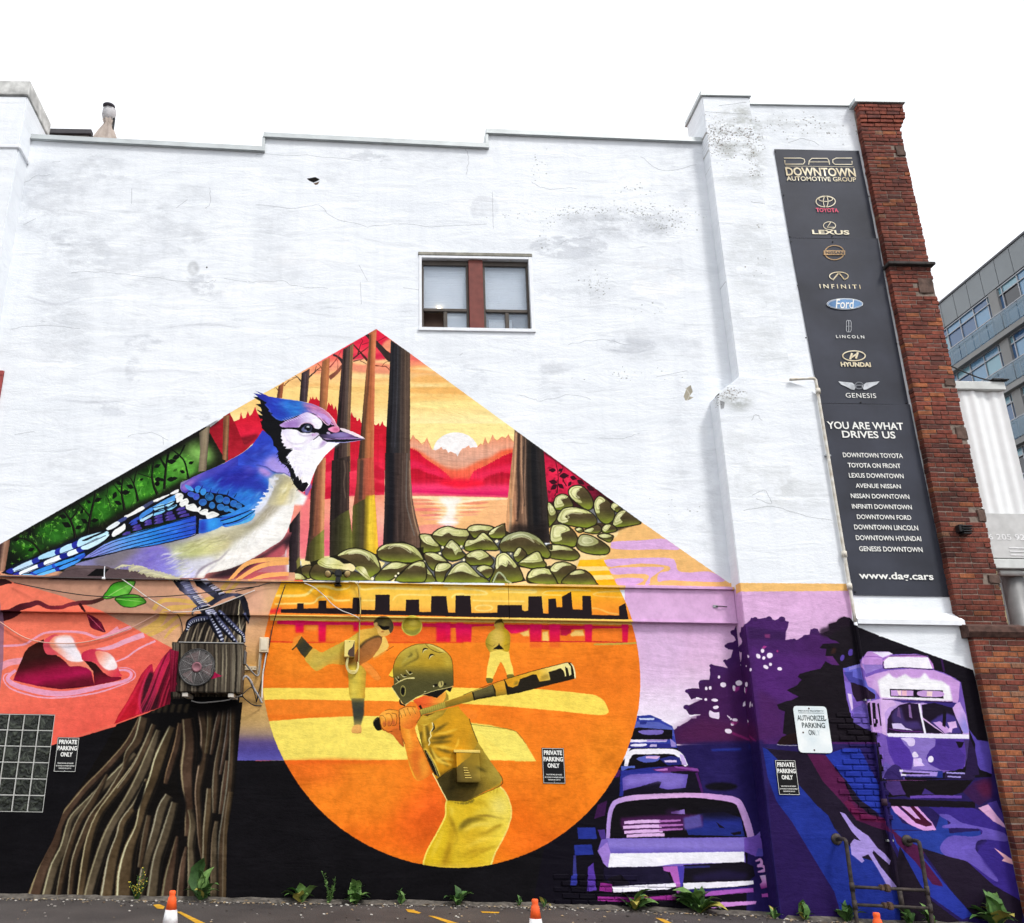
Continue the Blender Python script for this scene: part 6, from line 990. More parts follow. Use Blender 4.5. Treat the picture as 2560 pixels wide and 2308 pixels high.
def lathem(prof,n=24,fold=0.,nf=0):
 V,Fc=[],[]
 for i,(r,z) in enumerate(prof):
  for k in range(n):
   a=2*math.pi*k/n; q=r*(1+fold*math.cos(nf*a)); V.append((q*math.cos(a),q*math.sin(a),z))
 for i in range(len(prof)-1):
  for k in range(n): Fc.append((i*n+k,i*n+(k+1) % n,(i+1)*n+(k+1) % n,(i+1)*n+k))
 Fc.append(tuple(range(n))[::-1]); Fc.append(tuple((len(prof)-1)*n+k for k in range(n)))
 return pyd('lathe',V,Fc,True)
def joinm(ms):
 b=bmesh.new()
 for m in ms: b.from_mesh(m)
 me=bpy.data.meshes.new('joined'); b.to_mesh(me); b.free(); return me
def text(s,x0,x1,z0,z1,y,m,parent,name='lettering',bold=0.,shear=0.,space=1.):
 cu=bpy.data.curves.new('t','FONT'); cu.body=s; cu.size=1; cu.offset=bold; cu.shear=shear; cu.space_character=space; cu.resolution_u=3
 o=bpy.data.objects.new('t',cu); COL.objects.link(o)
 me=bpy.data.meshes.new_from_object(o.evaluated_get(bpy.context.evaluated_depsgraph_get())); bpy.data.objects.remove(o)
 n=len(me.vertices); co=np.empty(n*3); me.vertices.foreach_get('co',co); co=co.reshape(-1,3)
 lo,hi=co.min(0),co.max(0)
 out=np.stack([x0+(co[:,0]-lo[0])/(hi[0]-lo[0])*(x1-x0),np.full(n,y),z0+(co[:,1]-lo[1])/(hi[1]-lo[1])*(z1-z0)],1)
 me.vertices.foreach_set('co',out.ravel()); me.update(); me.materials.clear()
 return obj(name,me,m,parent)
def ptext(s,a,b,c,d,y,m,parent,**k):
 """text in the box whose left, right, top, bottom were measured on the photo (native px)"""
 xm,zm=(a+b)/2,(c+d)/2
 x0=at(a,zm,y)[0]; x1=at(b,zm,y)[0]; z1=at(xm,c,y)[1]; z0=at(xm,d,y)[1]
 return text(s,x0,x1,z0,z1,y,m,parent,**k)
# ---------------------------------------------------------------- wall paint: rasterised in memory,one texture for the main wall,one for the projecting bay
CIRC='1600 1660 1594 1613 1583 1567 1569 1523 1550 1480 1528 1440 1502 1402 1474 1366 1442 1334 1408 1305 1371 1279 1332 1257 1292 1238 1251 1223 1209 1213 1166 1206 1122 1203 1079 1204 1036 1210 994 1219 953 1232 913 1250 875 1270 840 1295 806 1323 775 1354 747 1389 723 1426 701 1466 684 1508 671 1552 661 1597 657 1644 656 1691 661 1739 670 1786 683 1833 701 1878 724 1922 751 1964 782 2003 817 2039 856 2071 898 2099 942 2122 988 2141 1036 2155 1086 2164 1135 2168 1185 2166 1234 2159 1282 2146 1328 2129 1371 2107 1412 2080 1450 2049 1484 2015 1514 1977 1540 1936 1561 1893 1578 1848 1591 1802 1599 1755 1602 1707'
RIGHTCUT='1500 1440 2121 1440 2139 1562 2209 1590 2436 1673 2640 1740 2640 2420 1300 2420'
PPM=215.
def canvas(x0,x1,z0,z1,y):
 w,h=int((x1-x0)*PPM),int((z1-z0)*PPM)
 c=Canvas(w,h,lambda v: (back(v,y)-np.array([x0,z1]))*np.array([PPM,-PPM]),PPM/205.)
 c.ext=(x0,x1,z0,z1); c.uv=lambda co: np.stack([(co[:,0]-x0)/(x1-x0),(co[:,2]-z0)/(z1-z0)],1); return c
CA=canvas(-6.6,5.6,-.3,12.2,0.); CB=canvas(4.7,9.4,-.3,12.9,-.28)
def wear_main():
 TR[:]=[0,0,1]; r=random.Random(4)
 def crack(q,w=1.3,a=.5):
  v=crom(P(q),False,5); v=v+np.array([[r.uniform(-2.2,2.2),r.uniform(-2.2,2.2)] for _ in v]); ST(v,w,'#6e7078',sm=0,a=a)
 for q in ['55 463 90 440 130 437','130 403 150 405','330 470 330 510','525 470 525 510 515 520','640 512 740 520 800 512 830 540 920 565 1000 560 1080 565 1220 560','180 680 260 680 400 695 500 705 540 700','620 705 700 702 740 715 820 720','560 695 620 705','1165 370 1172 400 1165 440','1230 480 1235 570','920 700 900 660','1010 720 1050 725','640 385 800 390 900 400','60 560 90 545','470 500 440 520','1330 455 1360 470 1440 470','1600 390 1660 425 1740 410','1420 600 1400 610','1290 985 1330 995 1360 1000 1430 985 1480 1000','1150 890 1160 880','1500 1092 1560 1095 1600 1082','900 705 905 760','30 820 120 812 200 820','40 1085 86 1078','320 1090 380 1080 420 1100','410 1092 410 1110','700 1000 740 992','1420 860 1500 850 1580 862','1080 965 1110 980','1640 940 1720 925']: crack(q)
 for q in ['70 740 140 760 200 745','80 900 160 905','340 930 420 925 520 935','160 1000 240 1005 330 1000','400 820 520 810 600 820','760 780 840 790','1420 330 1500 345','1560 740 1660 760','1500 870 1580 880 1640 870']: ST(q,[2,7,2],'#b0b2bc',a=.35,b=2)
 for x,y,rx,ry,a in [(130,520,80,90,.3),(330,590,90,120,.2),(480,530,60,60,.18),(250,420,60,30,.3),(700,620,60,90,.16),(420,780,130,80,.14),(160,760,60,160,.2),(480,640,30,60,.25),(1060,400,90,40,.16),(1560,560,130,30,.4),(1640,640,60,60,.25),(1480,700,50,70,.2),(1300,610,40,20,.12),(760,980,60,50,.12),(200,1180,80,60,.2),(1380,950,30,50,.25),(1600,860,70,40,.2),(1100,880,90,30,.1),(330,1000,160,20,.16),(840,430,40,60,.14),(1700,430,40,70,.25),(1700,1150,30,160,.2),(1720,900,30,90,.2),(1770,1250,24,110,.22)]:
  EL(x,y,rx*1.25,ry*1.2,'#a4a8b0',a=min(.5,a*1.05),b=14,n=.4,pt=3.6)
 for _ in range(46):
  x,y=r.uniform(20,1780),r.uniform(370,1150)
  EL(x,y,r.uniform(20,110),r.uniform(8,46),r.choice(['#c2c6ce','#b4b8c0','#f6f9fc','#ffffff','#fbfdff']),a=r.uniform(.15,.45),b=r.uniform(2,8),pt=r.uniform(4,9))
 for _ in range(110):
  x,y,w=r.uniform(10,1780),r.uniform(365,1250),r.uniform(12,70)
  ST([(x,y),(x+w*.3,y+r.uniform(-3,3)),(x+w*.65,y+r.uniform(-4,4)),(x+w,y+r.uniform(-4,5))],[.6,r.uniform(.8,2.),.5],r.choice(['#8c9098','#a0a4ac','#b8bcc4']),a=r.uniform(.2,.5),b=.5)
 EL(484,670,14,18,'#8c8e90',a=.4,b=3,n=1.); EL(518,668,2,2,'#333333')
 for (cx,cy,sx,sy,n) in [(1450,525,40,10,60),(1600,530,80,22,160),(1660,560,40,16,60),(1330,535,60,10,30),(1600,480,30,20,30),(1370,560,20,20,14),(1490,710,20,26,50),(1350,400,16,30,20),(1560,940,60,16,30),(1700,1260,40,30,10),(1360,610,8,20,14),(1620,770,40,20,14)]:
  for _ in range(n): EL(r.gauss(cx,sx),r.gauss(cy,sy*.6),r.uniform(.6,2.6),r.uniform(.5,1.6),r.choice(['#6c6e64','#7c7e72','#4c4e48','#8a8c80']),a=r.uniform(.3,.8))
 F('1710 990 1718 968 1728 962 1733 978 1725 990 1735 992 1722 1000 1714 1000','#a09a8a',n=.3); ST('1715 970 1725 985 1718 1000',2,'#c8c4b8')
 F('768 446 790 442 800 448 795 452 785 456 775 452','#15120f'); F('784 458 800 453 796 460 790 462','#6a5848'); F('768 440 800 436 804 446 790 442','#f4f6fa')
def wear_bay():
 TR[:]=[0,0,1]; r=random.Random(6)
 for x,y,rx,ry,a in [(1850,330,50,60,.45),(1840,420,50,30,.25),(1900,380,20,80,.35),(2000,300,90,26,.2),(1990,700,30,90,.1),(1880,640,50,80,.14),(1900,800,60,60,.14),(1900,1200,80,60,.14),(2000,1240,60,40,.12),(1830,995,50,14,.4),(1850,1010,20,12,.5),(1870,1100,60,40,.12),(1930,900,60,30,.14)]: EL(x,y,rx*1.2,ry*1.2,'#94978f',a=min(.6,a*1.25),b=12,n=.4,pt=4.5)
 for (cx,cy,sx,sy,n) in [(1790,340,16,24,170),(1830,325,40,8,120),(1800,350,30,26,120),(1885,390,10,30,90),(1880,350,16,20,60),(1980,290,50,10,60),(2040,310,50,20,40),(2090,318,30,3,20),(1900,330,20,6,30),(1815,990,14,5,40),(1835,978,16,5,50),(1900,560,4,4,8),(1900,640,20,20,8),(2010,420,40,30,14),(1795,1010,6,10,20)]:
  for _ in range(n): EL(r.gauss(cx,sx),r.gauss(cy,sy),r.uniform(.6,2.4),r.uniform(.5,1.6),r.choice(['#5c5448','#7c766a','#3c3832','#8a8478','#94887a']),a=r.uniform(.4,.9))
 for q in ['1800 258 1870 252','1765 275 1870 280','1880 1238 1910 1225 1925 1245 1925 1258 1890 1245','1860 1275 1930 1265 2000 1285 2080 1300','1980 340 2020 330 2060 345','1990 370 2050 372','1880 500 1920 505','1800 690 1820 700','1880 1050 1890 1035 1905 1050']:
  v=crom(P(q),False,5); v=v+np.array([[r.uniform(-1.5,1.5),r.uniform(-1.5,1.5)] for _ in v]); ST(v,1.4,'#6a6c70',sm=0,a=.55)
 F('1775 985 1790 975 1800 976 1798 988 1786 990','#4c463e'); F('1800 1000 1812 1005 1810 1020 1802 1022','#3a3834',a=.6)
CV[:]=[CA]; wear_main(); mural_upper(); mural_green(); mural_left(); mural_stump(); mural_right(); mural_circle(); mural_bird()
CV[:]=[CB]; wear_bay(); mural_right(False)
def to_image(cv,name):
 im=bpy.data.images.new(name,cv.w,cv.h,alpha=True); im.alpha_mode='CHANNEL_PACKED'
 a=np.empty((cv.h,cv.w,4),np.float32); a[...,:3]=np.clip(cv.c,0,1); a[...,3]=np.clip(cv.al,0,1)
 im.pixels.foreach_set(np.ascontiguousarray(a[::-1]).ravel()); im.update(); im.pack(); return im
def wall_material(name,im,bump=1.):
 m=bpy.data.materials.new(name); m.use_nodes=True; N,L=nodes(m); b=N['Principled BSDF']; b.inputs['Specular IOR Level'].default_value=.07
 def node(t,**k):
  n=N.new(t)
  for a,v in k.items(): n.inputs[a].default_value=v
  return n
 tc=N.new('ShaderNodeTexCoord')
 def noise(scale,sc,detail=6,rough=.55,dist=0.):
  mp=node('ShaderNodeMapping',Scale=sc); L.new(tc.outputs['Object'],mp.inputs['Vector']); n=node('ShaderNodeTexNoise',Scale=scale,Detail=detail,Roughness=rough,Distortion=dist); L.new(mp.outputs[0],n.inputs['Vector']); return n.outputs['Fac']
 def ramp(s,p0,c0,p1,c1):
  r=N.new('ShaderNodeValToRGB'); e=r.color_ramp.elements; e[0].position=p0; e[1].position=p1; e[0].color=(*c0,1); e[1].color=(*c1,1); L.new(s,r.inputs['Fac']); return r.outputs[0]
 def mixc(a,b_,f=None,typ='MIX',fv=1.):
  x=N.new('ShaderNodeMix'); x.data_type='RGBA'; x.blend_type=typ; x.inputs['Factor'].default_value=fv
  L.new(a,x.inputs['A']); L.new(b_,x.inputs['B'])
  if f: L.new(f,x.inputs['Factor'])
  return x.outputs['Result']
 white=ramp(noise(.5,(1,1,1),4,.6),.3,(.76,.79,.825),.6,(.83,.855,.885))
 streak=ramp(noise(1.6,(.6,1,2.6),5,.65,.5),.34,(.92,.925,.935),.56,(1,1,1)); white=mixc(white,streak,None,'MULTIPLY',.8)
 run=ramp(noise(2.2,(3.5,1,.35),3,.6),.33,(.93,.935,.94),.52,(1,1,1)); white=mixc(white,run,None,'MULTIPLY',.6)
 fleck=ramp(noise(26.,(1,1,1),3,.7),.26,(.72,.72,.71),.34,(1,1,1)); white=mixc(white,fleck,None,'MULTIPLY',.7)
 ti=N.new('ShaderNodeTexImage'); ti.image=im; ti.extension='EXTEND'; ti.interpolation='Linear'
 un=N.new('ShaderNodeUVMap'); nn=node('ShaderNodeTexNoise',Scale=30.,Detail=2.); L.new(tc.outputs['Object'],nn.inputs['Vector'])
 va=N.new('ShaderNodeVectorMath'); va.operation='MULTIPLY_ADD'; va.inputs[1].default_value=(.0011,.0011,0); L.new(nn.outputs['Color'],va.inputs[0]); L.new(un.outputs[0],va.inputs[2]); L.new(va.outputs[0],ti.inputs['Vector'])
 gm=node('ShaderNodeGamma',Gamma=1.06)
 L.new(ti.outputs['Color'],gm.inputs['Color'])
 paint=mixc(gm.outputs[0],ramp(noise(9.,(1,1,1),4,.7),.28,(.80,.80,.80),.66,(1,1,1)),None,'MULTIPLY',1.)
 L.new(mixc(white,paint,ti.outputs['Alpha']),b.inputs['Base Color'])
 b.inputs['Roughness'].default_value=.62
 h1=noise(1.15,(1.,1,3.4),4,.55,.6); h3=noise(20.,(1,1,1.5),4,.7)
 b1=node('ShaderNodeBump',Strength=.36*bump,Distance=.05); L.new(h1,b1.inputs['Height'])
 b2=node('ShaderNodeBump',Strength=.42*bump,Distance=.012); L.new(h3,b2.inputs['Height']); L.new(b1.outputs[0],b2.inputs['Normal'])
 L.new(b2.outputs[0],b.inputs['Normal']); return m
IMA,IMB=to_image(CA,'mural_main'),to_image(CB,'mural_bay')
M_WALL,M_BAY,M_FLAT=wall_material('painted_stucco',IMA),wall_material('painted_stucco_bay',IMB),wall_material('painted_sheet_metal',IMA,.12)
# ---------------------------------------------------------------- common materials
M_FLASH=mat('grey_flashing',(.50,.53,.53),.45,.3,.1,3.,spec=.5)
M_WHITE=mat('white_trim',(.78,.80,.83),.55,0,.06,8.)
M_DARK=mat('dark_interior',(.012,.011,.012),.6)
M_BRONZE=mat('bronze_aluminium',(.075,.062,.052),.45,.2,.15,10.)
M_RED=mat('red_painted_post',(.17,.045,.035),.6,0,.18,9.)
def brick_mat(name,c):
 m=mat(name,c,.88,0,.42,16.,.6,60.); N,L=nodes(m); b_=N['Principled BSDF']; src=b_.inputs['Base Color'].links[0].from_socket
 ge=N.new('ShaderNodeNewGeometry'); n1=N.new('ShaderNodeTexNoise'); n1.inputs['Scale'].default_value=1.7; n1.inputs['Detail'].default_value=5; L.new(ge.outputs['Position'],n1.inputs['Vector'])
 r_=N.new('ShaderNodeValToRGB'); e=r_.color_ramp.elements; e[0].position=.34; e[1].position=.6; e[0].color=(.42,.38,.37,1); e[1].color=(1.05,1.02,1,1); L.new(n1.outputs['Fac'],r_.inputs['Fac'])
 x=N.new('ShaderNodeMix'); x.data_type='RGBA'; x.blend_type='MULTIPLY'; x.inputs['Factor'].default_value=1.; L.new(src,x.inputs['A']); L.new(r_.outputs[0],x.inputs['B']); L.new(x.outputs['Result'],b_.inputs['Base Color']); return m
BR=[brick_mat('brick_%s' % n,c) for n,c in (('rust',(.21,.056,.034)),('brown',(.16,.046,.032)),('orange',(.30,.10,.042)),('dark',(.115,.038,.030)),('red',(.185,.047,.031)),('pale',(.25,.12,.07)))]
M_MORTAR=mat('mortar',(.21,.165,.135),.95,0,.3,20.,.4)
M_STONE=mat('rough_stone',(.105,.066,.052),.9,0,.45,9.,.8,25.)
# ---------------------------------------------------------------- setting: ground
def gz(x): return .055 if x<2.5 else max(-.06,.055-(x-2.5)*.023)
def ground():
 xs=[-300,-60,-15,-8,-5,-3,-1,1,2.5,3.5,4.5,5.5,6.5,7.5,9,15,60,300]; ys=[-200,-60,-16,-10,-6,-3,-1.5,-.7,.02,20,60,400]
 V=[(x,y,gz(x)) for y in ys for x in xs]; n=len(xs)
 Fc=[(j*n+i,j*n+i+1,(j+1)*n+i+1,(j+1)*n+i) for j in range(len(ys)-1) for i in range(n-1)]
 m=bpy.data.materials.new('asphalt'); m.use_nodes=True; N,L=nodes(m); b=N['Principled BSDF']; b.inputs['Roughness'].default_value=.9
 tc=N.new('ShaderNodeTexCoord')
 def ns(s,d): n_=N.new('ShaderNodeTexNoise'); n_.inputs['Scale'].default_value=s; n_.inputs['Detail'].default_value=d; L.new(tc.outputs['Object'],n_.inputs['Vector']); return n_.outputs['Fac']
 def rp(s,p0,c0,p1,c1):
  r=N.new('ShaderNodeValToRGB'); e=r.color_ramp.elements; e[0].position=p0; e[1].position=p1; e[0].color=(*c0,1); e[1].color=(*c1,1); L.new(s,r.inputs['Fac']); return r.outputs[0]
 x=N.new('ShaderNodeMix'); x.data_type='RGBA'; x.blend_type='MULTIPLY'; x.inputs['Factor'].default_value=1.
 L.new(rp(ns(1.1,8),.32,(.026,.022,.021),.68,(.055,.048,.045)),x.inputs['A']); L.new(rp(ns(90,3),.35,(.5,.5,.5),.68,(2.1,2.0,1.95)),x.inputs['B']); L.new(x.outputs['Result'],b.inputs['Base Color'])
 bp=N.new('ShaderNodeBump'); bp.inputs['Strength'].default_value=.6; bp.inputs['Distance'].default_value=.01; L.new(ns(120,4),bp.inputs['Height']); L.new(bp.outputs[0],b.inputs['Normal'])
 tag(obj('ground',pyd('ground',V,Fc),m),'dark patched asphalt of the parking lot',None,None,'structure')
ground()
# ---------------------------------------------------------------- the building
BLD=root('building','tall white painted building with a mural on its side and a red brick corner','building')
def main_wall():
 segs = [(-9., -1.852, 11.61, 11.30), (-1.852, 1.866, 11.585, 11.44), (1.866, 5.46, 11.735, 11.63)]
 holes=[(.72,2.51,8.07,9.42),(-5.13,-4.125,1.05,2.26),(-6.6,-5.545,5.95,7.255)]
 xs=sorted({-9.,-1.852,1.866,5.46} | {h[i] for h in holes for i in (0,1)}); zs=sorted({-.3,10.5} | {h[i] for h in holes for i in (2,3)})
 V,Fc=[],[]
 def q(*p): n=len(V); V.extend(p); Fc.append(tuple(range(n,n+4)))
 for a,b in zip(xs,xs[1:]):
  for c,d in zip(zs,zs[1:]):
   if any(h[0]<=a and b<=h[1] and h[2]<=c and d<=h[3] for h in holes): continue
   q((a,0,c),(b,0,c),(b,0,d),(a,0,d))
  s=next(s for s in segs if s[0]<=a and b<=s[1]); f=lambda x: s[2]+(s[3]-s[2])*(x-s[0])/(s[1]-s[0])
  q((a,0,10.5),(b,0,10.5),(b,0,f(b)),(a,0,f(a)))
 for h in holes:
  a,b,c,d=h; y=.16
  q((a,0,c),(a,0,d),(a,y,d),(a,y,c)); q((b,0,d),(b,0,c),(b,y,c),(b,y,d)); q((a,0,d),(b,0,d),(b,y,d),(a,y,d)); q((b,0,c),(a,0,c),(a,y,c),(b,y,c))
 for x,z0,z1 in ((-1.852,11.30,11.585),(1.866,11.44,11.735)): q((x,0,z0),(x,.4,z0),(x,.4,z1),(x,0,z1))
 me=pyd('wall',V,Fc); uvset(me,CA.uv); w=obj('wall',me,M_WALL,BLD)
 for i,(x0,x1,z0,z1) in enumerate(((-9.,-1.83,11.61,11.30),(-1.87,1.89,11.585,11.44),(1.845,5.47,11.735,11.63))):
  obj('parapet_flashing',joinm([prism([(x0,z0),(x1,z1),(x1,z1+.105),(x0,z0+.105)],-.045,.42,.006),prism([(x0,z0+.0),(x1,z1+.0),(x1,z1+.018),(x0,z0+.018)],-.062,-.046)]),M_FLASH,BLD)
 box('flashing_upright',-1.885,-1.835,-.047,.42,11.35,11.6,M_FLASH,BLD,.005); box('flashing_upright',1.833,1.885,-.047,.42,11.49,11.75,M_FLASH,BLD,.005)
 box('body',-9.,8.55,.36,13.,-.2,11.2,mat('party_wall_brick',(.30,.20,.16),.9,0,.3,4.),BLD)
 return w
WALL=main_wall()
def sheet(name,q,parent,m,cv,y,off,sm=0,label=None):
 """a painted figure as a coat of paint lying on the wall face"""
 v=P(q); v=crom(v,True,4) if sm else v; w=back(v,y)
 b=bmesh.new(); vs=[b.verts.new((p[0],y-off,p[1])) for p in w]; f=b.faces.new(vs); b.normal_update()
 if f.normal.y>0: bmesh.ops.reverse_faces(b,faces=[f])
 bmesh.ops.triangulate(b,faces=[f]); me=bpy.data.meshes.new(name); b.to_mesh(me); b.free(); uvset(me,cv.uv)
 return tag(obj(name,me,m,parent),label)
def Z(x0,y0,x1,W,s): v=P(s); k=(x1-x0)/W; return v*k+np.array([x0,y0])
def cut_above(v, y0, y1):
 return np.array([[x,min(y,y0+(y1-y0)*x/1848.)] for x,y in v])
sheet('painted_disc',cut_above(crom(P(CIRC)),9e9,9e9)[lambda q=0: slice(None)] if False else np.array([p for p in crom(P(CIRC)) if p[1]>1562]),WALL,M_WALL,CA,0.,.0015,label='orange painted disc with a ball game in it')
for nm,q,lb in [
 ('painted_bird',np.vstack([Z(260,1160,700,2019,'-1100 1270 -300 1000 0 900 240 620 560 400 860 270 1000 160 1350 0 1560 -110'),Z(600,950,940,1996,'180 960 340 730 320 600 240 350 200 185 225 150 430 235 760 285 1080 350 1310 480 1420 640 1600 730 1845 860 1480 912 1260 1100 1070 1420 1030 1600 960 1720'),Z(260,1160,700,2019,'2080 820 1900 960 1650 1110 1400 1210 1120 1300 560 1280 120 1195 -300 1200 -700 1280')]),'painted blue, white and black jay perched on a post'),
 ('painted_batter',np.vstack([Z(920,1580,1300,2019,'75 1190 230 1040 420 1025 640 985 490 960 320 720 345 450 470 240 700 152 960 200 1130 420 1140 710 1390 790 1820 630'),Z(1160,1530,1480,2019,'1100 920 1640 785 1770 1040 900 1260'),Z(960,1800,1320,1680,'1000 -40 1100 250 1385 680 1360 770 1480 980 1450 1250 1300 1550 1250 1730 470 1720 620 1320 720 1120 740 930 580 610 400 710 300 520 240 290 0 110')]),'painted young batter in a helmet holding a bat'),
 ('painted_pitcher',Z(700,1530,1020,1765,'160 500 310 330 460 490 580 550 880 400 1110 240 1300 190 1350 80 1440 62 1570 170 1500 310 1500 430 1570 465 1290 640 1390 890 1310 920 1190 800 1165 1400 1130 1650 1000 1655 950 900 900 720 540 800 350 630'),'painted pitcher with one leg kicked back'),
 ('painted_fielder',Z(1160,1530,1480,2019,'362 1090 370 880 400 610 345 480 430 300 500 250 500 150 590 118 640 200 700 290 735 490 740 760 790 1000 700 1030 590 790 460 1045 450 1105'),'painted fielder seen from the back'),
 ('painted_ball',Z(640,1440,1160,2019,'1418 480 1440 425 1518 388 1590 425 1618 480 1590 540 1518 575 1440 540'),'painted yellow ball'),
 ('painted_stump',Z(60,1760,640,1992,'20 1660 130 1400 250 1170 350 900 500 680 700 350 800 170 1020 90 1500 40 1870 0 1850 300 1820 700 1750 1100 1740 1680 0 1680'),'painted grooved tree stump'),
 ('painted_boulder',Z(0,1430,640,2019,'110 850 180 680 230 590 350 525 430 490 580 510 660 690 740 780 750 890 480 920 150 860'),'painted crimson boulder with a white top'),
 ('painted_boulder',Z(0,1430,640,2019,'752 888 745 780 665 690 650 640 760 605 900 660 965 815 955 840 900 860'),'smaller painted crimson boulder'),
 ('painted_car',Z(1420,1760,1960,1793,'250 1220 330 1110 370 850 420 790 800 750 1300 770 1440 830 1540 1100 1630 1150 1560 1260 1550 1550 900 1630 250 1620 300 1320'),'large painted car front in lilac and white'),
 ('painted_car',Z(1420,1760,1960,1793,'432 755 445 550 700 522 1000 512 1085 540 1130 735 800 745'),'painted car with a purple roof'),
 ('painted_car',Z(1420,1760,1960,1793,'470 500 530 375 760 362 940 405 990 500 700 508'),'painted car with a white roof')]:
 sheet(nm,q,WALL,M_WALL,CA,0.,.003,label=lb)
# ---- left pier
box('pier',-7.4,-5.735,-.40,.6,8.0,12.03,M_WHITE if False else M_BAY,BLD,.02,2,uv=lambda co: np.stack([co[:,0]*0+.35,co[:,2]*0+.52+co[:,0]*.01],1))
obj('pier_corbel',prism([(-7.4,7.7),(-5.735,7.7),(-5.735,7.998),(-7.4,7.998)],-.2,.02,.02),M_WHITE,BLD)
box('pier_band',-7.4,-5.70,-.425,0.,10.98,11.06,M_WHITE,BLD,.02)
box('pier_cap',-7.45,-5.715,-.43,.62,12.035,12.32,mat('weathered_cap',(.52,.52,.50),.85,0,.35,6.,.5,20.),BLD,.012)
# ---- right pier and bay
pb=lambda co: CB.uv(co)
me=prism([(5.452,7.0),(6.245,7.0),(6.245,12.40),(5.452,12.40)],-.24,.5,.012); uvset(me,pb); obj('pier',me,M_BAY,BLD)
me=joinm([boxm(5.42,6.275,-.275,.53,12.402,12.425,.004),boxm(5.43,6.265,-.265,.52,12.427,12.50,.008)]); obj('pier_cap',me,M_FLASH,BLD)
me=prism([(5.082,-.3),(6.572,-.3),(6.572,6.96),(6.42,7.09),(6.19,7.17),(5.80,7.2),(5.46,7.25),(5.36,7.16),(5.22,7.06),(5.082,6.93)],-.28,.02,.01); uvset(me,lambda co: CB.uv(co-np.stack([np.clip(co[:,1]+.27,0,1)*(co[:,0]<5.2),0*co[:,0],0*co[:,0]],1))); PIER=obj('pier_base',me,M_BAY,BLD)
me=boxm(6.25,8.05,-.12,.3,3.55,12.335); uvset(me,pb); obj('bay_wall',me,M_BAY,BLD)
me=boxm(6.575,8.13,-.25,.0,-.3,3.598); uvset(me,pb); LOW=obj('lower_bay_wall',me,M_BAY,BLD)
box('bay_flashing',6.28,8.0,-.155,.4,12.337,12.42,M_FLASH,BLD,.006)
def ledge():
 V=[]
 for x in (6.60,8.045): V+=[(x,-.122,3.80),(x,-.318,3.665),(x,-.318,3.60),(x,-.122,3.60)]
 Fc=[(0,1,5,4),(1,2,6,5),(2,3,7,6),(3,2,1,0),(4,5,6,7)]
 obj('sloped_ledge',pyd('ledge',V,Fc),M_WHITE,BLD)
ledge()
sheet('painted_streetcar',Z(2080,1590,2480,1549,'480 170 600 165 820 162 940 185 990 260 1000 320 1100 350 1260 440 1290 600 1340 900 1340 990 1300 1260 1390 1390 1100 1372 700 1400 500 1260 520 940 420 930'),LOW,M_BAY,CB,-.25,.003,label='painted lilac and white streetcar front')
# ---- painted sheet metal band
for x0,x1 in ((-9.,-.135),(-.13,1.948),(1.953,5.08)):
 me=joinm([boxm(x0,x1,-.06,.0,3.63,4.075,.004),prism([(x0,4.077),(x1,4.077),(x1,4.112),(x0,4.112)],-.10,.0,.004),prism([(x0,3.612),(x1,3.612),(x1,3.628),(x0,3.628)],-.085,-.0,.003)])
 uvset(me,CA.uv); obj('metal_band',me,M_FLAT,BLD)
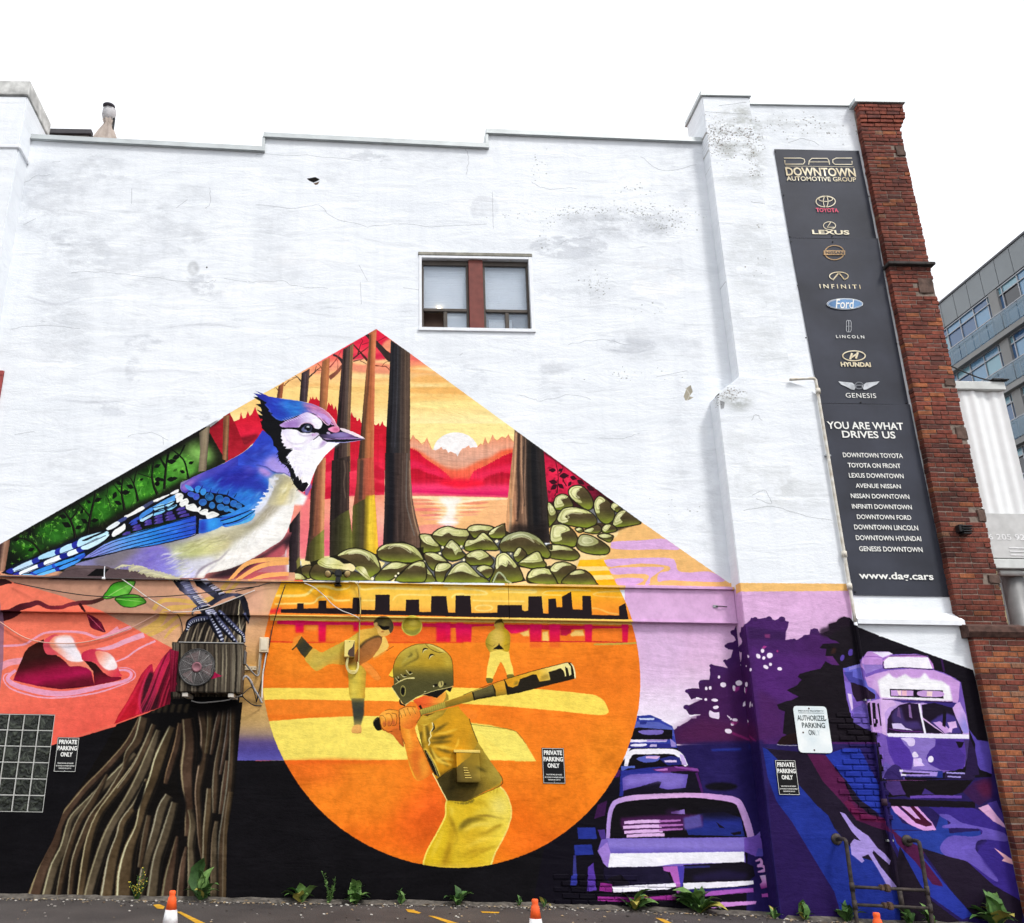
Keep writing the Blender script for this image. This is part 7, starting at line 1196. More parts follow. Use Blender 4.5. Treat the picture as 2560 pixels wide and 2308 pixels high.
# ---- brick corner pilaster
def pilaster():
 pl=bpy.data.objects.new('brick_pilaster',None); COL.objects.link(pl); pl.parent=BLD
 box('mortar_core',8.03,8.66,-.2425,.45,3.55,12.2,M_MORTAR,BLD); box('mortar_core',8.08,8.755,-.3755,.45,-.3,3.5,M_MORTAR,BLD)
 r=random.Random(21); parts,rest=[],[]
 stones=[(8.40,8.655,8.70,8.99),(8.49,8.665,7.14,7.29),(8.50,8.68,6.30,6.51),(8.56,8.69,5.06,5.27),(8.52,8.695,4.18,4.33),(8.5,8.67,11.25,11.47)]
 def course(z,xl,xr,yf,i,low):
  x=xl+r.uniform(-.006,.006); first=True
  while x<xr-.02:
   ln=(.105 if (i % 2 and first) else .212)+r.uniform(-.012,.012)
   if r.random()<.07: ln=.105
   x2=min(x+ln,xr+r.uniform(-.008,.006)); first=False
   if xr-x2<.05: x2=xr+r.uniform(-.01,.008)
   if not any(s[0]<(x+x2)/2<s[1] and s[2]-.03<z+.03<s[3] for s in stones): (parts if (low or z<6.3) else rest).append((x,x2,yf+r.uniform(-.006,.006),z))
   x=x2+.011
 i=0; z=-.05
 while z<3.42: course(z,8.072,8.765,-.385,i,True); z+=.0735; i+=1
 z=3.60
 while z<12.22:
  e=.0 if z<11.78 else (.03 if z<11.86 else (.065 if z<11.94 else .10))
  course(z,8.02,8.668+e,-.252-e*.4,i,False); z+=.0735; i+=1
 base=[boxm(-.5,.5,0,.115,0,.0625,.006,1,.004,r) for _ in range(10)]
 W=[4,4,1.3,1.6,4,.25]
 for x,x2,y,z in parts:
  me=base[r.randrange(10)].copy() if False else base[r.randrange(10)]
  o=bpy.data.objects.new('brick',me); COL.objects.link(o); o.parent=pl; o.location=((x+x2)/2,y,z); o.scale=(x2-x,1,1)
  if not me.materials: me.materials.append(BR[0])
  w=W if z>3.5 else [4,1.5,5,.8,3,.6]
  o.material_slots[0].link='OBJECT'; o.material_slots[0].material=r.choices(BR,w)[0]
 b=bmesh.new()
 for x,x2,y,z in rest:
  n0=len(b.verts); nf=len(b.faces); b.from_mesh(base[r.randrange(10)]); b.verts.ensure_lookup_table(); b.faces.ensure_lookup_table()
  for v in b.verts[n0:]: v.co=Vector(((x+x2)/2+v.co.x*(x2-x),y+v.co.y,z+v.co.z))
  k=r.choices(range(6),W)[0]
  for f in b.faces[nf:]: f.material_index=k
 me=bpy.data.meshes.new('bricks'); b.to_mesh(me); b.free(); o=obj('upper_brickwork',me,BR,pl); o['kind']='stuff'
 for s in stones:
  b=bmesh.new(); b.from_mesh(boxm(s[0],s[1]+.004,-.262,.1,s[2],s[3],.02,2)); bmesh.ops.subdivide_edges(b,edges=b.edges[:],cuts=2)
  for v in b.verts: v.co+=Vector([r.uniform(-.007,.007) for _ in range(3)])
  me=bpy.data.meshes.new('stone'); b.to_mesh(me); b.free(); obj('stone_block',me,M_STONE,pl)
 dk=mat('sooty_stone',(.05,.045,.042),.9,0,.4,12.,.5)
 obj('stone_band',joinm([boxm(7.985,8.715,-.325,.3,9.185,9.235,.008)]),dk,pl)
 V=[]
 for x,ex in ((8.0,0),(8.80,0)): V+=[(x,-.25,3.63),(x,-.43,3.575),(x,-.44,3.50),(x,-.40,3.435),(x,.3,3.435),(x,.3,3.63)]
 obj('corbel_course',pyd('corbel',V,[(0,1,7,6),(1,2,8,7),(2,3,9,8),(3,4,10,9),(5,0,6,11),(5,4,3,2,1,0),(6,7,8,9,10,11)]),mat('sooty_brick',(.085,.045,.035),.9,0,.5,12.,.6,40.),pl)
 obj('cap_flashing',joinm([boxm(7.965,8.81,-.315,.5,12.285,12.365,.006)]),M_FLASH,pl)
 box('side_wall',8.55,8.64,.46,13.,-.2,12.1,mat('street_front_brick',(.17,.055,.04),.9,0,.35,7.,.5,30.),BLD)
pilaster()
# ---- bared brick patches,painted over with the mural
def patch(poly,y,parent,m,cv,nmax=90,seed=3,course=.073):
 r=random.Random(seed); w=back(P(poly),y); xs,zs=w[:,0],w[:,1]
 def inside(x,z):
  c=False; n=len(w)
  for i in range(n):
   (xa,za),(xb,zb)=w[i],w[i-1]
   if (za>z) != (zb>z) and x<(xb-xa)*(z-za)/(zb-za)+xa: c=not c
  return c
 z=zs.min(); i=0; n=0
 while z<zs.max():
  x=xs.min()+(.105 if i % 2 else 0)
  while x<xs.max():
   if inside(x+.1,z+.03) and n<nmax:
    me=boxm(x,x+.205+r.uniform(-.01,.006),y-.011-r.uniform(0,.012),y+.02,z,z+.058,.007,1,.004,r); uvset(me,cv.uv); obj('bared_brick',me,m,parent); n+=1
   x+=.216
  z+=course; i+=1
patch('2070 1790 2160 1770 2180 1800 2215 2050 2130 2045 2105 1930 2110 1850',-.28,PIER,M_BAY,CB,60)
patch('1385 2240 1400 2190 1480 2180 1690 2210 1700 2260 1560 2262 1400 2262',0.,WALL,M_WALL,CA,40,5)
# ---- windows
def main_window():
 wn=bpy.data.objects.new('window',None); COL.objects.link(wn); wn.parent=BLD
 A=lambda px,py: at(1000+px*.18822,600+py*.18822,.08)
 x0,x1,z0,z1=.72,2.51,8.07,9.42
 for n,a in (('window_trim',(x0-.0,x0+.045,-.012,.1,z0,z1-.03)),('window_trim',(x1-.05,x1,-.012,.1,z0,z1-.03)),('window_trim',(x0+.045,x1-.05,-.012,.1,z1-.075,z1-.03)),('window_sill',(x0-.01,x1+.01,-.03,.12,z0-.02,z0+.035))): box(n,*a,M_WHITE,wn,.004)
 box('lintel',x0-.01,x1+.01,-.02,.1,z1-.03,z1+.03,mat('weathered_lintel',(.26,.25,.21),.9,0,.3,8.,.6,20.),wn,.008)
 box('mullion',1.51,1.735,.03,.16,z0+.036,z1-.076,M_RED,wn,.006)
 box('interior',x0,x1,.62,.66,z0,z1,M_DARK,wn)
 for a,b in ((x0+.046,1.508),(1.737,x1-.051)):
  bars=[(a,b,.07,.13,z1-.16,z1-.077),(a,b,.07,.13,z0+.036,z0+.075),(a,a+.035,.075,.13,z0+.076,z1-.161),(b-.035,b,.075,.13,z0+.076,z1-.161),(a+.036,b-.036,.06,.13,z0+.36,z0+.41),(a+(b-a)*.46,a+(b-a)*.54,.065,.13,z0+.076,z0+.359)]
  fr=obj('sash_frame',joinm([boxm(*q,.004) for q in bars]),M_BRONZE,wn)
  gl=glassy('window_glass',(.50,.60,.72),.05,.25)
  box('glass_pane',a+.03,b-.03,.10,.104,z0+.405,z1-.15,gl,wn)
  bl=mat('white_blind',(.80,.83,.87),.7,0,.05)
  sl=joinm([boxm(a+.03,b-.03,.16,.185,z0+.42+i*.031,z0+.42+i*.031+.026) for i in range(27)]); obj('blind',sl,bl,wn)
  m=a+(b-a)*.5
  if a<1: box('glass_pane',m+.03,b-.03,.10,.104,z0+.07,z0+.365,gl,wn); box('curtain',m,b,.2,.21,z0,z0+.4,bl,wn)
  else: box('glass_pane',a+.03,m-.02,.10,.104,z0+.07,z0+.365,gl,wn); box('glass_pane',m+.03,b-.03,.10,.104,z0+.07,z0+.365,gl,wn); box('curtain',a+.1,m+.1,.25,.26,z0,z0+.33,bl,wn)
 lm=bpy.data.materials.new('lamp_glow'); lm.use_nodes=True; e=lm.node_tree.nodes['Principled BSDF']; e.inputs['Emission Color'].default_value=(1,.72,.36,1); e.inputs['Emission Strength'].default_value=9.
 lx,lz=A(525,870); obj('lamp_bulb',lathem([(.001,-.02),(.018,-.012),(.022,0),(.016,.014),(.001,.02)],12),lm,wn,(lx,.145,lz))
main_window()
def side_window():
 wn=bpy.data.objects.new('red_window',None); COL.objects.link(wn); wn.parent=BLD
 obj('red_frame',joinm([boxm(-6.6,-5.55,-.03,.12,7.17,7.25,.005),boxm(-6.6,-5.55,-.03,.12,5.95,6.03,.005),boxm(-5.63,-5.55,-.03,.12,6.031,7.169,.005),boxm(-6.6,-5.631,.0,.1,6.62,6.67,.004)]),mat('red_window_paint',(.33,.055,.05),.5),wn)
 box('glass_pane',-6.6,-5.63,.05,.06,6.0,7.2,glassy('dark_glass',(.03,.035,.04),.05),wn)
side_window()
def glass_blocks():
 wn=bpy.data.objects.new('glass_block_window',None); COL.objects.link(wn); wn.parent=BLD
 x1,z1,s=-4.127,2.258,.2013
 bars=[boxm(x1-5*s,x1,.0,.05,z1-i*s-.006,z1-i*s+.006) for i in range(7)]+[boxm(x1-i*s-.006,x1-i*s+.006,.001,.05,z1-6*s,z1) for i in range(6)]
 obj('mortar_grid',joinm(bars),mat('block_mortar',(.46,.46,.43),.9),wn); box('interior',x1-5*s,x1,.09,.1,z1-6*s,z1,M_DARK,wn)
 m=bpy.data.materials.new('glass_block'); m.use_nodes=True; N,L=nodes(m); b=N['Principled BSDF']; b.inputs['Roughness'].default_value=.2; b.inputs['Specular IOR Level'].default_value=.35
 tc=N.new('ShaderNodeTexCoord'); n=N.new('ShaderNodeTexNoise'); n.inputs['Scale'].default_value=11; n.inputs['Detail'].default_value=3; n.inputs['Distortion'].default_value=1.6; L.new(tc.outputs['Object'],n.inputs['Vector'])
 oi=N.new('ShaderNodeObjectInfo'); mp=N.new('ShaderNodeMapping'); L.new(tc.outputs['Object'],mp.inputs['Vector']); L.new(oi.outputs['Location'],mp.inputs['Location']); L.new(mp.outputs[0],n.inputs['Vector'])
 r=N.new('ShaderNodeValToRGB'); e=r.color_ramp.elements; e[0].position=.46; e[1].position=.86; e[0].color=(.006,.008,.005,1); e[1].color=(.10,.115,.085,1); L.new(n.outputs['Fac'],r.inputs['Fac']); L.new(r.outputs[0],b.inputs['Base Color'])
 bp=N.new('ShaderNodeBump'); bp.inputs['Strength'].default_value=.5; bp.inputs['Distance'].default_value=.03; L.new(n.outputs['Fac'],bp.inputs['Height']); L.new(bp.outputs[0],b.inputs['Normal'])
 me=boxm(-s/2+.008,s/2-.008,-.012,.05,-s/2+.008,s/2-.008,.014,2); me.materials.append(m)
 for i in range(6):
  for k in range(5):
   o=bpy.data.objects.new('glass_block',me); COL.objects.link(o); o.parent=wn; o.location=(x1-(k+.5)*s,.012,z1-(i+.5)*s)
glass_blocks()
# ---------------------------------------------------------------- banner,signs
M_BAN=mat('banner_vinyl',(.030,.033,.048),.6,0,.3,1.6,.05,8.,spec=.3)
M_GOLD=mat('gold_print',(.72,.56,.30),.4,0,.3,3.,c2=(.95,.88,.68))
M_PALE=mat('pale_print',(.80,.80,.76),.5,0,.04)
M_REDP=mat('red_print',(.62,.05,.12),.5); M_BLUEP=mat('blue_print',(.05,.14,.34),.45,0,.5,3.,c2=(.14,.30,.55)); M_SILV=mat('silver_print',(.55,.57,.60),.4,0,.35,8.)
M_BLK=mat('black_plastic',(.010,.010,.011),.45); M_SIGNB=mat('black_sign',(.006,.006,.007),.5,spec=.15)
def K(px, py, y=-.15): return at(1850 + px*.68666, 350 + py*.68666, y)
def banner():
 bn=root('advertising_banner','tall dark banner of gold car maker logos and dealer names beside the brick corner','banner')
 def panel(x0,x1,x2,x3,z1,z0,bulge):
  nx,nz=8,14; V,Fc=[],[]
  for j in range(nz+1):
   t=j/nz; a,b=x2+(x0-x2)*t,x3+(x1-x3)*t
   for i in range(nx+1):
    s=i/nx; V.append((a+(b-a)*s,-.136-bulge*max(0,s-.45)**2*4*max(0,(t-.2))**2-.003*math.sin(s*5+t*7),z0+(z1-z0)*t))
  n=nx+1
  for j in range(nz):
   for i in range(nx): Fc.append((j*n+i,j*n+i+1,(j+1)*n+i+1,(j+1)*n+i))
  me=pyd('panel',V,Fc); o=obj('banner_panel',me,M_BAN,bn); md=o.modifiers.new('thickness','SOLIDIFY'); md.thickness=.006; return o
 panel(6.585,7.985,6.60,7.99,11.44,9.742,.0); panel(6.60,7.985,6.66,7.985,9.735,6.895,.05); panel(6.66,7.985,6.70,8.03,6.888,4.02,.03)
 Y=-.1475
 def T(s,a,b,c,d,m=M_PALE,y=Y,**k): return ptext(s,1850+a*.68666,1850+b*.68666,350+c*.68666,350+d*.68666,y,m,bn,**k)
 T('DOWNTOWN',167,420,101,132,M_GOLD,bold=.025); T('AUTOMOTIVE GROUP',170,422,134,150,M_GOLD,bold=.012)
 T('TOYOTA',277,358,248,263,M_REDP,bold=.03); T('LEXUS',263,398,328,344,M_GOLD,bold=.03); T('NISSAN',312,378,405,416,M_BAN,y=-.153,bold=.02); T('INFINITI',290,438,526,541,M_GOLD,bold=.01,space=1.5)
 T('Ford',346,418,580,614,M_PALE,y=-.156,shear=.35,bold=.01); T('LINCOLN',350,452,711,722,M_PALE,bold=.012,space=1.45); T('HYUNDAI',367,476,809,826,M_GOLD,bold=.04); T('GENESIS',385,495,922,939,M_PALE,bold=.0,space=1.1)
 T('YOU ARE WHAT',318,594,1027,1054,bold=.02); T('DRIVES US',372,565,1060,1086,bold=.02)
 for s,a,b,c,d in [('DOWNTOWN TOYOTA',375,592,1140,1157),('TOYOTA ON FRONT',393,584,1177,1194),('LEXUS DOWNTOWN',397,595,1214,1231),('AVENUE NISSAN',421,585,1252,1268),('NISSAN DOWNTOWN',404,616,1289,1306),('INFINITI DOWNTOWN',408,625,1327,1344),('DOWNTOWN FORD',426,623,1365,1382),('DOWNTOWN LINCOLN',416,648,1402,1420),('DOWNTOWN HYUNDAI',422,659,1441,1459),('GENESIS DOWNTOWN',434,664,1481,1499)]: T(s,a,b,c,d,bold=.014)
 T('www.dag.cars',434,704,1574,1608,bold=.02)
 def strip(pts,w,closed=False,y=Y):
  v=[np.array(K(*p,y)) for p in pts]; n=len(v); V,Fc=[],[]; w=w*.68666/205.
  for i in range(n):
   a=v[(i-1) % n] if closed or i else v[i]; b=v[(i+1) % n] if closed or i<n-1 else v[i]; d=b-a; d=d/max(np.hypot(*d),1e-6); nn=np.array([-d[1],d[0]])*w/2
   V+=[(*(v[i]+nn)[:1],y,(v[i]+nn)[1]),(*(v[i]-nn)[:1],y,(v[i]-nn)[1])]
  for i in range(n if closed else n-1): j=(i+1) % n; Fc.append((2*i,2*i+1,2*j+1,2*j))
  return pyd('strip',V,Fc)
 def ell(cx,cy,rx,ry,w,y=Y,a0=0,a1=360): return strip([(cx+rx*math.cos(math.radians(t)),cy+ry*math.sin(math.radians(t))) for t in np.linspace(a0,a1,40+(0 if a1-a0<360 else 1))[:None if a1-a0<360 else -1]],w,a1-a0>=360,y)
 def poly(pts,y=Y): v=[K(*p,y) for p in pts]; return pyd('poly',[(q[0],y,q[1]) for q in v],[tuple(range(len(v)))])
 def disc(cx,cy,rx,ry,y=Y): return poly([(cx+rx*math.cos(t),cy+ry*math.sin(t)) for t in np.linspace(0,2*math.pi,41)[:-1]],y)
 E=lambda ms,m: obj('emblem',joinm(ms),m,bn)
 E([strip([(160,66),(222,66),(234,70),(236,80),(230,88),(164,88),(163,74)],4),strip([(250,90),(252,76),(262,67),(318,67),(324,76),(326,90)],4),strip([(252,80),(324,80)],3),strip([(408,66),(350,66),(338,72),(338,82),(346,89),(408,89),(408,77)],4),strip([(166,95),(414,98)],1.8)],M_GOLD)
 E([ell(312,224,35,20,4),ell(312,215,25,9,3.4),ell(312,224,8.5,20,3.4)],M_GOLD)
 E([ell(326,312,22,14,3.4),strip([(330,300),(318,318),(344,318)],4.5)],M_GOLD)
 E([ell(344,410,35,26,5,a0=200,a1=340),ell(344,410,35,26,5,a0=20,a1=160),poly([(305,402),(383,402),(383,419),(305,419)],-.150)],mat('bronze_print',(.42,.26,.12),.4,0,.3,5.))
 E([ell(360,496,34,15,4.5,a0=-235,a1=55),strip([(338,510),(358,486)],6),strip([(382,510),(362,486)],6)],M_GOLD)
 E([disc(382,597,66,20.5,-.149)],M_PALE); E([disc(382,597,64,19,-.1515)],M_BLUEP); E([ell(382,597,60,16.5,1.2,-.1535)],M_PALE)
 E([strip([(390,657),(402,657),(405,664),(405,692),(402,699),(390,699),(387,692),(387,664)],2,True),strip([(396,656),(396,700)],2.4),strip([(387,678),(405,678)],1.6)],M_SILV)
 E([ell(415,786,41,18,5),strip([(401,799),(408,776)],9),strip([(422,796),(429,773)],9),strip([(406,792),(424,780)],7)],M_GOLD)
 E([poly([(358,879),(408,884),(424,896),(416,910),(404,908),(386,898),(368,890)]),poly([(508,879),(460,884),(443,896),(451,910),(462,908),(480,898),(498,890)])],M_SILV); E([ell(434,894,15,12,4,-.1495),strip([(422,893),(446,893)],5,False,-.150)],mat('dark_print',(.16,.17,.19),.4))
 for p in [(128,42),(430,46),(160,200),(470,205),(182,352),(490,358),(186,370),(210,530),(528,540),(240,720),(570,740),(288,952),(606,958),(300,975),(610,975),(420,1645),(765,1660),(336,350),(338,370),(440,955)]:
  q=K(*p,Y); o=obj('grommet',lathem([(.001,0),(.011,0),(.011,.006),(.001,.008)],10),M_BLK,bn,(q[0],Y+.004,q[1])); o.rotation_euler=(math.pi/2,0,0)
banner()
def private_sign(name,px,y,label):
 g=root(name,label,'sign','black private parking signs on the mural wall'); (a,b,c,d)=px
 x0,z1=at((px[0][0]+px[3][0])/2,px[0][1],y); x1=at((px[1][0]+px[2][0])/2,px[1][1],y)[0]; z0=at(px[3][0],px[3][1],y)[1]
 w,h=x1-x0,z1-z0
 box('sign_plate',x0,x1,y,y+.006,z0,z1,M_SIGNB,g,.002)
 m=M_PALE; e=.012*.5
 obj('border',joinm([boxm(x0+e,x1-e,y-.0012,y-.0005,z0+e,z0+e+.004),boxm(x0+e,x1-e,y-.0012,y-.0005,z1-e-.004,z1-e),boxm(x0+e,x0+e+.004,y-.0011,y-.0006,z0+e+.004,z1-e-.004),boxm(x1-e-.004,x1-e,y-.0011,y-.0006,z0+e+.004,z1-e-.004)]),m,g)
 for s,u,f0,f1 in (('PRIVATE',.82,.80,.93),('PARKING',.88,.62,.75),('ONLY',.54,.44,.57)): text(s,x0+w*(1-u)/2,x1-w*(1-u)/2,z0+h*f0,z0+h*f1,y-.002,m,g,bold=.035)
 for s,u,f0 in (('VIOLATORS WILL BE TAGGED',.72,.235),('OR TOWED AT OWNER\'S EXPENSE',.84,.16),('TORONTO BY-LAW 915',.56,.09)): text(s,x0+w*(1-u)/2,x1-w*(1-u)/2,z0+h*f0,z0+h*(f0+.035),y-.002,m,g,bold=.02)
 for fx in (.5,):
  for z in (z0+h*.965,z0+h*.04): o=obj('screw',lathem([(.001,0),(.005,0),(.004,.003),(.001,.004)],8),M_SILV,g,(x0+w*fx,y,z)); o.rotation_euler=(math.pi/2,0,0)
private_sign('parking_sign',((149.7,1843),(204.6,1844),(193.6,1930),(138.7,1930)),-.010,'black private parking sign beside the glass block window')
private_sign('parking_sign',((1352.5,1869.7),(1408,1869.7),(1410.7,1959),(1355.6,1959)),-.010,'black private parking sign on the painted orange disc')
private_sign('parking_sign',((1931.4,1899.7),(1982,1899.7),(1994.6,1987.6),(1941.8,1987.6)),-.290,'black private parking sign on the pier below the white sign')
def white_sign():
 g=root('parking_sign','peeling white authorized parking sign with rounded corners on the pier','sign'); y=-.292
 x0,x1,z0,z1=5.583,6.018,1.93,2.512; r=.045; pts=[]
 for cx,cz,a in ((x1-r,z0+r,-90),(x1-r,z1-r,0),(x0+r,z1-r,90),(x0+r,z0+r,180)): pts+=[(cx+r*math.cos(math.radians(a+t)),cz+r*math.sin(math.radians(a+t))) for t in (0,30,60,90)]
 obj('sign_plate',prism(pts,y,y+.008),mat('worn_white_sign',(.62,.72,.76),.5,0,.06,3.,c2=(.86,.88,.86)),g)
 ink=mat('worn_green_ink',(.012,.030,.032),.6,0,.3,30.); w,h=x1-x0,z1-z0; Y=y-.002
 text('PRIVATE PROPERTY',x0+w*.14,x1-w*.10,z0+h*.875,z0+h*.915,Y,ink,g,bold=.0); box('underline',x0+w*.14,x1-w*.1,Y-.0004,Y+.0004,z0+h*.848,z0+h*.855,ink,g)
 text('AUTHORIZED',x0+w*.08,x1-w*.05,z0+h*.685,z0+h*.80,Y,ink,g,bold=.012); text('PARKING',x0+w*.19,x1-w*.12,z0+h*.53,z0+h*.645,Y,ink,g,bold=.015); text('ON',x0+w*.36,x0+w*.53,z0+h*.375,z0+h*.49,Y,ink,g,bold=.012); text('LY',x0+w*.555,x0+w*.70,z0+h*.375,z0+h*.49,Y,mat('faded_ink',(.50,.58,.60),.6),g)
 ps=[(x1-w*.12,z0+h*.715),(x1-w*.035,z0+h*.72),(x1-w*.03,z0+h*.81),(x1-w*.12,z0+h*.81),(x1-w*.10,z0+h*.76)]
 obj('peeled_patch',pyd('patch',[(a,Y-.002,b) for a,b in ps],[tuple(range(5))]),mat('peeled_white',(.80,.83,.82),.6),g)
 for fx,fz in ((.47,.95),(.46,.06),(.2,.43)): o=obj('screw',lathem([(.001,0),(.011,0),(.009,.005),(.001,.007)],9),mat('rusty_screw',(.10,.06,.04),.7),g,(x0+w*fx,y,z0+h*fz)); o.rotation_euler=(math.pi/2,0,0)
white_sign()
# ---------------------------------------------------------------- things fixed to the wall
M_STEEL=mat('galvanised_steel',(.32,.33,.34),.4,.6,.2,12.); M_CREAM=mat('cream_box',(.62,.50,.33),.55,0,.1,8.); M_YEL=mat('yellow_box',(.72,.58,.16),.5,0,.12,8.)
M_CABW=mat('pale_cable',(.62,.58,.54),.6); M_CABK=mat('black_cable',(.014,.013,.014),.5); M_PIPEY=mat('old_yellow_pipe',(.60,.52,.40),.6,0,.2,9.,c2=(.76,.75,.70)); M_RUST=mat('rusty_pipe',(.035,.030,.030),.65,.2,.5,14.,.4,50.,c2=(.085,.065,.055))
def air_conditioner():
 g=root('air_conditioner','outdoor air conditioner painted like wood with a round fan grille','air conditioner'); yf=-.42
 x0,x1,z0,z1=-2.475,-1.63,2.545,3.178
 (ua,va),(ub,vb)=at(452,1731),at(603,1609)
 uv=lambda co: CA.uv(np.stack([ua+(co[:,0]-x0)/(x1-x0)*(ub-ua),co[:,1],va+(co[:,2]-z0)/(z1-z0)*(vb-va)],1))
 box('cabinet',x0,x1,yf,-.10,z0,z1,M_FLAT,g,.012,2,uv=uv)
 box('cabinet_lid',x0-.006,x1+.006,yf-.006,-.094,z1,z1+.012,mat('grey_lid',(.36,.35,.33),.5),g,.003)
 cx,cz,R=-2.215,2.862,.232
 o=obj('fan_well',lathem([(.001,0),(R-.012,0),(R-.012,.004),(.001,.004)],40),mat('fan_well',(.045,.030,.032),.6),g,(cx,yf-.001,cz)); o.rotation_euler=(math.pi/2,0,0)
 o=obj('grille_ring',tubem([(cx+R*math.cos(t),yf-.012,cz+R*math.sin(t)) for t in np.linspace(0,2*math.pi,49)],.011,6,False),mat('ring_black',(.03,.028,.028),.45),g)
 for k in range(3):
  a=math.radians(95+120*k); V=[]
  for i in range(6):
   t=i/5
   for s in (-1,1): q=a+s*.42*(.4+t*.8)+t*.35; V.append((cx+(.05+t*.165)*math.cos(q),yf-.010-s*.004,cz+(.05+t*.165)*math.sin(q)))
  obj('fan_blade',pyd('blade',V,[(2*i,2*i+1,2*i+3,2*i+2) for i in range(5)]),mat('fan_blade',(.13,.065,.065),.5),g)
 wires=[tubem([(cx+r*math.cos(t),yf-.018,cz+r*math.sin(t)) for t in np.linspace(0,2*math.pi,33)],.0016,4,False,False) for r in np.linspace(.065,R-.01,16)]+[tubem([(cx+.05*math.cos(t),yf-.017,cz+.05*math.sin(t)),(cx+(R-.005)*math.cos(t),yf-.017,cz+(R-.005)*math.sin(t))],.003,4,False) for t in np.linspace(.2,2*math.pi+.2,11)[:-1]]
 o=obj('grille_wires',joinm(wires),mat('grille_wire',(.30,.29,.28),.45,.3),g)
 o=obj('grille_hub',lathem([(.001,0),(.062,0),(.066,.008),(.045,.012),(.042,.007),(.001,.007)],28),mat('hub_pink',(.24,.10,.12),.5),g,(cx,yf-.019,cz)); o.rotation_euler=(math.pi/2,0,0)
 for x in (x0+.09,x1-.16): box('bracket',x,x+.075,yf+.02,.0,z0-.055,z0-.005,mat('white_bracket',(.52,.48,.42),.6),g,.005); box('rubber_foot',x+.012,x+.06,yf+.05,yf+.12,z0-.004,z0+.0,M_BLK,g)
 V=[at(px,py,-.30) for px,py in ((478,1752),(500,1757),(530,1755),(570,1750),(605,1738))]; obj('drain_hose',tubem([(a,-.30,b) for a,b in V],.008,6),mat('grey_hose',(.24,.23,.22),.5),g)
 q=lambda px,py,y: (lambda t: (t[0],y,t[1]))(at(420+px*.1923,1500+py*.1923,y))
 box('service_cover',x1+.006,x1+.03,-.34,-.2,2.92,3.10,mat('dark_grey_plastic',(.10,.10,.10),.5),g,.006)
 obj('refrigerant_line',tubem([q(985,800,-.25),q(1080,920,-.16),q(1150,985,-.09),q(1185,940,-.05),q(1205,700,-.03)],.012,7),mat('grey_hose',(.24,.23,.22)),g)
 obj('insulated_line',tubem([q(960,1050,-.25),q(1010,990,-.2),q(1070,1050,-.15),q(1110,1140,-.1),q(1170,1240,-.06),q(1225,1340,-.03)],[.012,.014,.018,.015,.014,.012],8),mat('foam_sleeve',(.30,.30,.31),.7,0,.6,18.),g)
 obj('flexible_line',tubem([q(955,1150,-.25),q(970,1250,-.2),q(1040,1320,-.14),q(1120,1370,-.08),q(1215,1375,-.03)],.008,6),M_CABK,g); obj('flexible_line',tubem([q(950,1250,-.25),q(1020,1180,-.16),q(1090,1140,-.1),q(1130,1230,-.06),q(1150,1330,-.03)],.006,6),M_CABK,g)
air_conditioner()
def C8(px,py,y=-.03): t=at(420+px*.1923,1500+py*.1923,y); return (t[0],y,t[1])
g=root('electrical_box','cream switch box with conduit beside the painted post','electrical box')
a,b=C8(1180,680,-.07),C8(1312,485,-.07); box('box_body',a[0],b[0],-.07,-.001,a[2],b[2],M_CREAM,g,.006); box('box_lid',a[0]+.018,b[0]-.012,-.078,-.071,a[2]+.03,b[2]-.02,mat('cream_lid',(.70,.60,.44),.5),g,.003)
obj('conduit',tubem([C8(1195,690),C8(1180,850),C8(1165,975)],.013,8),M_CREAM,g); obj('conduit',tubem([C8(1280,690),C8(1250,860),C8(1230,1000),C8(1220,1300)],.011,8),mat('white_conduit',(.66,.63,.58),.5),g)
g=root('mounting_rail','small slotted rail fixed to the wall right of the air conditioner','rail'); a,b=C8(975,910),C8(1150,862); box('rail_body',a[0],b[0],-.03,-.001,a[2],b[2],M_CREAM,g,.002)
for k in range(4): x=a[0]+(b[0]-a[0])*(.12+.25*k); box('slot',x,x+.012,-.0315,-.0302,(a[2]+b[2])/2-.005,(a[2]+b[2])/2+.005,M_BLK,g)
def KP(px,py,y): t=at(700+px*.1813,1530+py*.1813,y); return (t[0],y,t[1])
g=root('junction_box','small yellow junction box with coiled cable on the painted pitcher','junction box'); a,b=KP(885,618,-.09),KP(1032,390,-.09)
uvb=lambda co: CA.uv(co)
box('box_body',a[0],b[0],-.09,-.001,a[2],b[2],M_YEL,g,.005); o=obj('screw',lathem([(.001,0),(.006,0),(.001,.003)],8),M_BLK,g,(a[0]+(b[0]-a[0])*.5,-.091,b[2]-.02)); o.rotation_euler=(math.pi/2,0,0)
me=pyd('overspray',[KP(*p,-.0925) for p in ((1028,394),(1000,480),(945,530),(935,580),(960,616),(1028,616))],[(5,4,3,2,1,0)]); obj('brown_overspray',me,mat('brown_overspray',(.07,.035,.02),.6),g)
for k in range(3): obj('cable_coil',tubem([KP(930+k*8,630,-.06),KP(910+k*10,740,-.05),KP(950+k*5,830-k*14,-.04),KP(1030,850-k*18,-.04),KP(1080-k*8,780,-.03),KP(1085-k*6,690,-.03)],.0065,6),mat('yellow_cable',(.70,.60,.24),.5),g)
def NB(px,py,y): t=at(960+px*.21429,1800+py*.21429,y); return (t[0],y,t[1])
g=root('vent_hood','louvred yellow vent hood on the painted batter\'s shirt','vent hood'); a,b=NB(852,725,-.12),NB(1115,372,-.12)
V=[]
for x in (a[0],b[0]): V+=[(x,-.001,b[2]),(x,-.075,b[2]),(x,-.15,a[2]+.02),(x,-.15,a[2]),(x,-.001,a[2])]
